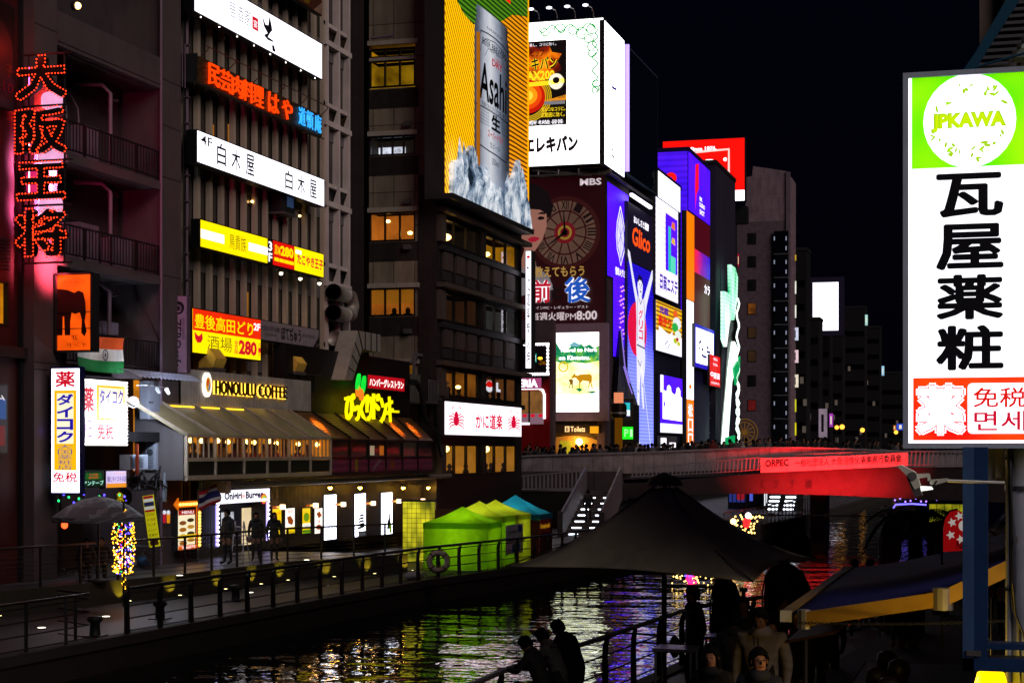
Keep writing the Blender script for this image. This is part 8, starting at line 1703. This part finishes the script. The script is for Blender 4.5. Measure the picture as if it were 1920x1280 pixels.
MB().tube([(.29*math.cos(k*math.pi/12),.29*math.sin(k*math.pi/12),0) for k in range(24)],.085,8,True).build('ring',paint('ring_white','#a89890',.6),t,True);MB().tube([(.39*math.cos(k*math.pi/12+.1),.39*math.sin(k*math.pi/12+.1),.02*math.sin(k*1.57)) for k in range(24)],.012,4,True).build('rope',MAR,t)
for k in range(4):a=k*math.pi/2+.78;MB().tube([(.29*math.cos(a)+.095*math.cos(q*math.pi/4)*math.cos(a),.29*math.sin(a)+.095*math.cos(q*math.pi/4)*math.sin(a),.095*math.sin(q*math.pi/4)) for q in range(8)],.02,4,True).build('strap',MAR,t)
MB().tube([(-.12,.3,0),(.05,.0,.02),(.1,-.25,0)],.012,4).build('rope',BLACK,t)
t=thing('white_sack','white tarpaulin sack lying on the quay beside the life ring','sack',pt_z(775,1086,.76));mb=MB();mb.ball((0,0,.14),(.36,.22,.16),12,8);mb.v=[(x+.02*math.sin(9*z+7*y),y,z+.015*math.sin(12*x)) for x,y,z in mb.v];mb.build('sack_body',paint('sack_white','#8a8688',.7),t,True);MB().tube([(.3,0,.2),(.42,.02,.22),(.45,0,.12)],.015,4).build('tie',BLACK,t)
for k,px in enumerate((178,300,442)):
 t=thing('mooring_bollard','squat black mooring bollard on the quay, '+('nearest the turned back railing','in the middle of the near quay','farthest of the three')[k],'bollard',pt_z(px,(1192,1160,1126)[k],.755),'mooring bollards on the quay');MB().lathe([(.16,0),(.13,.05),(.11,.3),(.19,.38),(.17,.46),(.03,.48)],12).build('body',BLACK,t,True);MB().box(-.22,.22,-.22,.22,0,.03).build('base_plate',DARK,t)
for k,(px,py,D) in enumerate(((1268,1212,24),(1360,1190,25.5))):
 t=thing('bar_table',('small square bar table with a lit top beside the canopy pole','small bar table behind the man with glasses')[k],'table',pt_d(px,py,D)-Vector((0,0,1.0)));MB().box(-.28,.28,-.28,.28,.96,1.0).build('tabletop',paint('pale_tabletop','#6a6470',.3),t);
 for sx in (-.24,.24):
  for sy in (-.24,.24):MB().tube([(sx,sy,0),(sx,sy,.96)],.018,6).build('leg',ALU,t)
t=thing('market_stall_roof','rust brown sloping stall roof under the blue awning','roof',Matrix.Translation(pt_d(1475,1200,20)));MB().add([(0,0,0),(.55,0,.12),(.75,1.5,.25),(.1,1.5,.1),(0,0,-.03),(.55,0,.09),(.75,1.5,.22),(.1,1.5,.07)],[(0,1,2,3),(7,6,5,4),(0,4,5,1),(1,5,6,2),(2,6,7,3),(3,7,4,0)]).build('roof_sheet',paint('rust_sheet','#3a1c10',.7),t);MB().tube([(.2,.1,-1.6),(.2,.1,.02)],.03,6).build('post',DARK,t)
t=thing('dark_filler_stall','black cloth covered stall under the blue awning at the bottom right','stall',Matrix.Translation((-1.9,18.9,1.4)))  # made-up stall, put in to keep this corner dark
b=MB().box(0,1.5,0,5.2,.82,.86);b.build('tabletop',BLACK,t)
mb=MB();N=26
for k in range(N+1):a=k/N;x=.05*math.sin(a*40);mb.v+=[(1.5*a,-.03+x*.8,0),(1.5*a,-.01,.87)]
for k in range(N):mb.f.append([2*k,2*k+2,2*k+3,2*k+1]);mb.m.append(0)
for k in range(N+1):a=k/N;x=.05*math.sin(a*70);mb.v+=[(-.03+x*.8,5.2*a,0),(-.01,5.2*a,.87)]
for k in range(N):q=2*(N+1)+2*k;mb.f.append([q+1,q+3,q+2,q]);mb.m.append(0)
mb.build('cloth_skirt',paint('black_stall_cloth',(.006,.006,.007),.9),t,True)
for k in range(5):MB().lathe([(.10,.86),(.14,1.02),(.12,1.12),(.05,1.16)],10,(.35+.2*(k%2),.4+.9*k,0)).build('covered_pot',DARK,t,True)
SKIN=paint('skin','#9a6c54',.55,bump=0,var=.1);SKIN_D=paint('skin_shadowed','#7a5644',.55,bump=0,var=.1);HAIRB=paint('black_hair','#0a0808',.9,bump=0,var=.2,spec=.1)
def cloth_m(n,c):
 b=NT(n);f=b.noise(b.coord((1,1,1)),7,3);w=b.n('ShaderNodeTexWave',wave_type='BANDS',bands_direction='Z');w.inputs['Scale'].default_value=2.6;w.inputs['Distortion'].default_value=6;b.l(b.coord(),w.inputs[0])
 h=b.math('ADD',f,b.math('MULTIPLY',w.outputs[0],.25));b.bump(h,.6,.03);c=C(c);return b.set(b.ramp(h,[(.3,scale_c(c,.7)),(.9,scale_c(c,1.15))]),.85)
JK={'black':cloth_m('black_jacket','#0e0d10'),'navy':cloth_m('navy_jacket','#141826'),'grey':cloth_m('grey_knit','#4a4648'),'brown':cloth_m('brown_coat','#2a1c16'),'red':cloth_m('red_jacket','#6a1414'),'cream':cloth_m('cream_jacket','#7c7478'),'tan':cloth_m('tan_coat','#6a5232'),'white':cloth_m('white_jacket','#8a8688')}
TR=cloth_m('dark_trousers','#0c0c10')
def person(name,label,M,jacket,hair=HAIRB,group=None,h=1.68,bend=0.,arms='down',legs='stand',turn=0.,nod=0.,fingers=True,face=False,long_hair=False,skin=SKIN,bulk=1.0,hat=None):
 """one continuous skinned body; hair, face pieces and hat are children"""
 k=h/1.7;J={};E_=[];Rr={}
 def j(n,p,r,par=None):J[n]=Vector(p);Rr[n]=r if isinstance(r,tuple) else (r,r);(E_.append((par,n)) if par else None)
 cb,sb_=math.cos(bend),math.sin(bend)
 def up(x,y,z):return (x,y*cb+(z-.95)*sb_,.95+(z-.95)*cb-y*sb_)
 j('pelvis',(0,0,.95),(.16*bulk,.12*bulk));j('waist',up(0,0,1.10),(.155*bulk,.115*bulk),'pelvis');j('chest',up(0,0,1.30),(.175*bulk,.125*bulk),'waist');j('neck0',up(0,.0,1.44),(.085,.075),'chest');j('neck',up(0,.02,1.485),.064,'neck0')
 hb=Vector(up(0,.03,1.475));bn=bend*.55+nod
 def hd(x,y,z):
  c2,s2=math.cos(turn),math.sin(turn);x,y=x*c2-y*s2,x*s2+y*c2
  return hb+Vector((x,y*math.cos(bn)+z*math.sin(bn),z*math.cos(bn)-y*math.sin(bn)))
 j('jaw',hd(0,.025,.070),(.068,.078),'neck');j('face',hd(0,.02,.125),(.077,.092),'jaw');j('crown',hd(0,.0,.175),(.068,.082),'face')
 for s_,S in ((-1,'L'),(1,'R')):
  sh=Vector(up(s_*.185*bulk,0,1.385));j('sh'+S,sh,.075*bulk,'chest')
  if arms=='down':el,wr,ha=sh+Vector((s_*.06,-.02,-.28)),sh+Vector((s_*.06,.06,-.53)),sh+Vector((s_*.05,.10,-.62))
  elif arms=='rail':el,wr,ha=sh+Vector((s_*.07,.14,-.22)),sh+Vector((s_*.0-.02*s_,.36,-.20)),sh+Vector((-s_*.04,.44,-.20))
  elif arms=='phone':el,wr,ha=sh+Vector((s_*.05,.06,-.27)),sh+Vector((-s_*.06,.26,-.14)),sh+Vector((-s_*.08,.32,-.06))
  else:el,wr,ha=sh+Vector((s_*.08,-.04,-.27)),sh+Vector((s_*.0,.12,-.45)),sh+Vector((-s_*.06,.19,-.46))
  j('el'+S,el,.056*bulk,'sh'+S);j('fore'+S,el.lerp(wr,.5),.046*bulk,'el'+S);j('wr'+S,wr,.032,'fore'+S);j('ha'+S,ha,(.040,.022),'wr'+S)
  if fingers:
   d=(ha-wr).normalized();sd=d.cross(Vector((0,0,1)));sd=Vector((0,1,0)) if sd.length<.2 else sd.normalized();cu=d.cross(sd).normalized()*(-1 if d.cross(sd).z>0 else 1)
   for q,(o_,L) in enumerate(((-.03,.065),(-.01,.075),(.01,.072),(.03,.056))):
    a=ha+sd*o_+d*.025;j('f%s%da'%(S,q),a+d*L*.55,.0095,'ha'+S);j('f%s%db'%(S,q),a+d*L*.85+cu*.03,.0085,'f%s%da'%(S,q))
   j('t%sa'%S,ha-sd*.045*s_-d*.01,.0105,'ha'+S);j('t%sb'%S,ha-sd*.06*s_+d*.03+cu*.012,.009,'t%sa'%S)
  hp=Vector((s_*.095,0,.90));j('hip'+S,hp,(.105*bulk,.105*bulk),'pelvis')
  st=s_*.05 if legs=='stand' else s_*.22
  kn=Vector((s_*.10,.02+st*.5,.50));an=Vector((s_*.10,st-.0,.09))
  j('kn'+S,kn,.068,'hip'+S);j('calf'+S,kn.lerp(an,.4)+Vector((0,-.015,0)),.058,'kn'+S);j('an'+S,an,.042,'calf'+S);j('toe'+S,an+Vector((s_*.03,.16,-.05)),(.042,.034),'an'+S)
 names=list(J);idx={n:i for i,n in enumerate(names)}
 me=bpy.data.meshes.new('tmp');me.from_pydata([J[n]*k for n in names],[(idx[a],idx[b]) for a,b in E_],[]);o=bpy.data.objects.new('tmp',me);COL.objects.link(o)
 sk=o.modifiers.new('s','SKIN');sk.use_smooth_shade=True
 for i,n in enumerate(names):v=me.skin_vertices[0].data[i];v.radius=(Rr[n][0]*k,Rr[n][1]*k);v.use_root=(i==0)
 o.modifiers.new('d','SUBSURF').levels=1
 bpy.context.view_layer.update();m2=bpy.data.meshes.new_from_object(o.evaluated_get(bpy.context.evaluated_depsgraph_get()));bpy.data.objects.remove(o);m2.name='body'
 for q in (jacket,TR,skin,BLACK):m2.materials.append(q)
 seg={n:(2 if n in ('neck','jaw','face','crown') or n[:2] in ('ha',) or n[0] in 'f' and n[:4] not in ('fore','face') or n[0]=='t' and n[:3]!='toe' else 3 if n[:3]=='toe' else 1 if n[:2] in ('kn','an') or n[:4] in ('calf',) or n[:3]=='hip' else 0) for n in names}
 P=[(J[n]*k,seg[n]) for n in names]
 for f in m2.polygons:
  c=f.center;f.material_index=min(P,key=lambda q:(q[0]-c).length_squared)[1];f.use_smooth=True
 t=thing(name,label,'person',M,group);b=bpy.data.objects.new('body',m2);COL.objects.link(b);b.parent=t
 H= lambda x,y,z:tuple(hd(x,y,z)*1.0*k)
 Mr=Matrix.Translation(hb*k)@Matrix.Rotation(-bn,4,'X')@Matrix.Rotation(turn,4,'Z');HP= lambda mb:mb
 mb=MB();n=18;rg=9;rh=random.Random(len(label))
 for r_ in range(rg+1):
  for q in range(n):
   g=2*math.pi*q/n;front=max(0,math.sin(g));lim=2.25-1.22*front**.6 if front>0 else 2.25;low=lim*r_/rg
   x,y,z=.100*math.sin(min(low,1.9))*math.cos(g),-.004+.116*math.sin(min(low,1.9))*math.sin(g),.135+.118*math.cos(low)
   if long_hair and r_>5 and front<.5:z-=.055*(r_-5);x*=1.08
   wob=1+.05*math.sin(q*2.3+r_*1.7)+rh.uniform(-.03,.03);mb.v.append((x*wob*k,y*wob*k,(z+rh.uniform(-.004,.004)-(.018 if r_==rg and q%2 else 0))*k))
 for r_ in range(rg):
  for q in range(n):mb.f.append([r_*n+q,(r_+1)*n+q,(r_+1)*n+(q+1)%n,r_*n+(q+1)%n]);mb.m.append(0)
 mb.f.append(list(range(n))[::-1]);mb.m.append(0)
 mb.build('hair' if not hat else 'hat',hat or hair,t,True,M=Mr)
 if fingers:
  Mc_=Matrix.Translation(Vector(up(0,.012,1.43))*k)@Matrix.Rotation(-bend,4,'X');cw_=bulk
  MB().lathe([(.125*cw_*k,-.02),(.118*k,.03*k),(.088*k,.075*k),(.078*k,.075*k),(.09*k,.02*k)],14).build('collar',jacket,t,True,M=Mc_)
  mb=MB();
  for q in range(9):z_=1.0+.05*q;f_=Vector(up(0,.135*bulk+.012,z_))*k;mb.v+=[tuple(f_+Vector((-.008,0,0))),tuple(f_+Vector((.008,0,0)))]
  mb.f=[[2*q,2*q+1,2*q+3,2*q+2] for q in range(8)];mb.m=[0]*8;mb.build('zip',DARK,t)
 if face:
  mb=MB();mb.ball((0,.108*k,.108*k),(.013*k,.02*k,.024*k),8,6);mb.build('nose',skin,t,True,M=Mr)
  for s_ in (-1,1):
   MB().ball((s_*.032*k,.098*k,.132*k),(.013*k,.006*k,.006*k),8,5).build('eye',INK,t,True,M=Mr);MB().strip([(s_*.05*k,.0),(s_*.033*k,.007*k),(s_*.015*k,.002*k)],.007*k,0).build('eyebrow',HAIRB,t,M=Mr@Matrix.Translation((0,.108*k,.15*k))@Matrix.Rotation(R(80),4,'X'));MB().ball((s_*.082*k,.01*k,.115*k),(.012*k,.02*k,.03*k),8,6).build('ear',skin,t,True,M=Mr)
  MB().ball((0,.100*k,.068*k),(.026*k,.008*k,.007*k),10,5).build('mouth',paint('lips','#7a3a38',.5,bump=0),t,True,M=Mr)
 t['_m']=1;del t['_m']
 return t,Mr,k
def at_ground(px,z,D):
 p=pt_d(px,HY,D);return Vector((p.x,p.y,z))
def place(px,z,D,head):return Matrix.Translation(at_ground(px,z,D))@Matrix.Rotation(head,4,'Z')
ql= lambda y:along(QR,y)+.14
g='people leaning on the near railing'
def railp(px,D,lab,jk,**kw):
 p=Vector((0,D,0));return person('person',lab,Matrix.Translation((ql(p.y)+.58,p.y,.755))@Matrix.Rotation(R(78),4,'Z'),JK[jk],group=g,bend=.45,arms='rail',**kw)
yb_= lambda px,D:at_ground(px,0,D).y
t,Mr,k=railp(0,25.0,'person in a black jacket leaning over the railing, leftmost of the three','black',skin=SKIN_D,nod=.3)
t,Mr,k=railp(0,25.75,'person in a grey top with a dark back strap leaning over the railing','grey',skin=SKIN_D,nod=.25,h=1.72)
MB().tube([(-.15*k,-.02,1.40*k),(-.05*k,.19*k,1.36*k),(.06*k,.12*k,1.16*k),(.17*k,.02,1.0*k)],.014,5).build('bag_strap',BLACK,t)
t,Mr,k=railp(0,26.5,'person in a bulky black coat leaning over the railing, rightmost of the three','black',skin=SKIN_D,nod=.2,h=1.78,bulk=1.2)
TZ=1.4
t,Mr,k=person('person','man with glasses and a dark jacket in the crowd at the bottom, looking sideways',place(1424,1.38,17.6,R(180-8)),JK['navy'],face=True,turn=R(34),h=1.74)
mb=MB()
for s_ in (-1,1):mb.tube([(s_*.034*k+.022*k*math.cos(q*math.pi/6),.116*k,.132*k+.018*k*math.sin(q*math.pi/6)) for q in range(12)],.0018,4,True);mb.tube([(s_*.056*k,.112*k,.135*k),(s_*.082*k,.01*k,.135*k)],.0028,4)
mb.tube([(-.012*k,.118*k,.135*k),(.012*k,.118*k,.135*k)],.0028,4);mb.build('glasses',BLACK,t,M=Mr)
t,Mr,k=person('person','woman with long black hair facing the camera at the bottom edge',place(1336,1.45,18.2,R(180-14)),JK['black'],face=True,long_hair=True,h=1.62,turn=R(10))
t,Mr,k=person('person','person in a bulky cream padded jacket standing behind the man with glasses',place(1428,1.5,20.2,R(175)),JK['cream'],face=True,h=1.80,bulk=1.2,nod=.35,skin=SKIN_D)
t,Mr,k=person('person','tall person in black right of the canopy pole holding a yellowish bag',place(1302,1.4,25,R(120)),JK['black'],face=True,h=1.76,arms='hold',skin=SKIN_D)
MB().ball((.1,.26,.92),(.12,.08,.16),10,7).build('yellow_bag',paint('yellow_bag_cloth','#5a5210',.7),t,True)
t,Mr,k=person('person','dark haired person seen from behind left of the cream jacket',place(1376,1.38,22.5,R(15)),JK['black'],h=1.66,skin=SKIN_D)
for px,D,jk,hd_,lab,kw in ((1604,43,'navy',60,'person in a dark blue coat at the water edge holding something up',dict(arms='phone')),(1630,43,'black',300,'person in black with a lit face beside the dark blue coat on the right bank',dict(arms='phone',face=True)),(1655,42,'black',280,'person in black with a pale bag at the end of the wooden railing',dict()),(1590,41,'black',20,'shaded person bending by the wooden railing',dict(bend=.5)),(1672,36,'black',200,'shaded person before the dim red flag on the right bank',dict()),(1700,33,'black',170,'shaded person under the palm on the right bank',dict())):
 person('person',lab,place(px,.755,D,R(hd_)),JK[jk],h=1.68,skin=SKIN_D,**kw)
for px,D,jk,hd_,lab,kw in ((1838,34,'tan',150,'person in a tan coat between the blue frame and the column',dict(face=True)),(1846,37,'white',20,'person in a white jacket with a dark backpack seen from behind',dict()),(1866,33,'brown',175,'person in a brown coat and cap carrying a white bag',dict(face=True,arms='hold'))):
 t,Mr,k=person('person',lab,place(px,1.55,D,R(hd_)),JK[jk],h=1.68,**kw)
 if jk=='white':MB().box(-.15,.15,-.28,-.12,1.0,1.42).build('backpack',BLACK,t)
 if jk=='brown':MB().box(-.35,-.05,.12,.2,.75,1.0).build('white_bag',paint('paper_bag_white','#b0a8a0',.6),t)
for px,D,hd_ in ((1345,27,40),(1392,24,190),(1405,30,100),(1462,25,260),(1490,28,150),(1530,24.5,30),(1555,30,200),(1450,22,170),(1500,22.5,120)):
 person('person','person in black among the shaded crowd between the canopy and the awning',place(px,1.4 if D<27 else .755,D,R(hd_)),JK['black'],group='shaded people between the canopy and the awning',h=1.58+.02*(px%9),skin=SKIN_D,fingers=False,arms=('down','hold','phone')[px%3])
for px,jk,hd_,lab,kw in ((427,'black',150,'man in a black jacket standing before the kiosk hatch',dict(h=1.78,bulk=1.1)),(480,'black',200,'person in black with a pale bag before the lit kiosk doorway',dict(h=1.62)),(514,'black',215,'woman in black with long hair by the right post of the kiosk',dict(h=1.62,long_hair=True))):
 t,Mr,k=person('person',lab,place(px,1.402,57.4 if px<450 else 59.2,R(hd_)),JK[jk],skin=SKIN_D,**kw)
 if px==480:MB().ball((.22,.05,.75),(.1,.07,.13),8,6).build('pale_bag',paint('pale_cloth_bag','#6a6460',.7),t,True)
t=thing('step_ladder','white folding step ladder in front of the kiosk doorway','ladder',Matrix.Translation(pt_z(449,1052,1.402)))
for sx in (-.22,.22):
 MB().tube([(sx,-.2,0),(sx*.7,0,1.35)],.025,5).build('rail',paint('ladder_white','#9a9aa4',.5),t);MB().tube([(sx,.35,0),(sx*.7,.03,1.3)],.02,5).build('leg',_M['ladder_white'],t)
for k_ in range(4):MB().box(-.2,.2,-.2+.05*k_,-.12+.05*k_,.25+.3*k_,.28+.3*k_).build('tread',_M['ladder_white'],t)
for px,lab in ((100,'shaded person sitting under the parasol, the farther one'),(128,'shaded person sitting under the parasol by the red lantern')):
 person('person',lab,Matrix.Translation(pt_x(px+62,HY,-25.4).xy.to_3d()+Vector((0,0,1.0)))@Matrix.Rotation(R(200),4,'Z'),JK['black'],h=1.6,skin=SKIN_D,fingers=False,arms='hold')
t,Mr,k=person('person','person in dark clothes climbing the bridge stairs',Matrix.Translation((FY(90).x(1098),90.6,1.35))@Matrix.Rotation(R(10),4,'Z'),JK['black'],legs='walk',skin=SKIN_D,fingers=False)
protos=[]
for i,(jk,hd_,kw) in enumerate((('black',0,dict()),('navy',0,dict(long_hair=True,h=1.6)),('brown',0,dict(h=1.72)),('grey',0,dict(h=1.66)),('red',0,dict(h=1.62,hat=JK['red'])),('white',0,dict(h=1.64,hat=JK['white'])))):
 protos.append((jk,person('person','x',Matrix.Translation((0,-60,0)),JK[jk],fingers=False,legs='walk',skin=SKIN if i%2 else SKIN_D,**kw)[0],kw))
LBL={'black':'person in black with short hair in the crowd behind the bridge parapet','navy':'person in navy with long hair in the crowd behind the bridge parapet','brown':'person in a brown coat in the crowd behind the bridge parapet','grey':'person in grey in the crowd behind the bridge parapet','red':'person in a red hat and jacket in the crowd behind the bridge parapet','white':'person in a white hat and jacket in the crowd behind the bridge parapet'}
rnd=random.Random(21);used=set();xs_=[978+rnd.uniform(-4,4)+(5*k_ if k_<70 else 350+7.5*(k_-70)) for k_ in range(126)]
for k_,px in enumerate(xs_):
 if 1740<px:continue
 w_=rnd.random();i=0 if w_<.45 else 1 if w_<.68 else 2 if w_<.82 else 3 if w_<.94 else 4 if w_<.97 else 5
 if px>1440 and rnd.random()<.3:continue
 jk,pr,kw=protos[i];Y=YB+rnd.choice((3.5,4.4,5.6,7.5,10));f=FY(Y);X=f.x(px)
 zt2=None
 for (a,b),(c,d) in zip(T_B,T_B[1:]):
  if a<=X<=c:zt2=b+(d-b)*(X-a)/(c-a)
 M=Matrix.Translation((X,Y,(zt2 or 5.0)-1.15))@Matrix.Rotation(rnd.uniform(0,6.28),4,'Z')@Matrix.Scale(rnd.uniform(.94,1.06),4)
 if jk not in used:o=pr;o.matrix_basis=M;used.add(jk)
 else:o=dup(pr,None,M)
 o['label']=LBL[jk];o['group']={'black':'people in black on the bridge','navy':'people in navy on the bridge','brown':'people in brown on the bridge','grey':'people in grey on the bridge','red':'people in red on the bridge','white':'people in white on the bridge'}[jk]
for jk,pr,kw in protos:
 if jk not in used:
  for ch in list(pr.children):bpy.data.objects.remove(ch)
  bpy.data.objects.remove(pr)
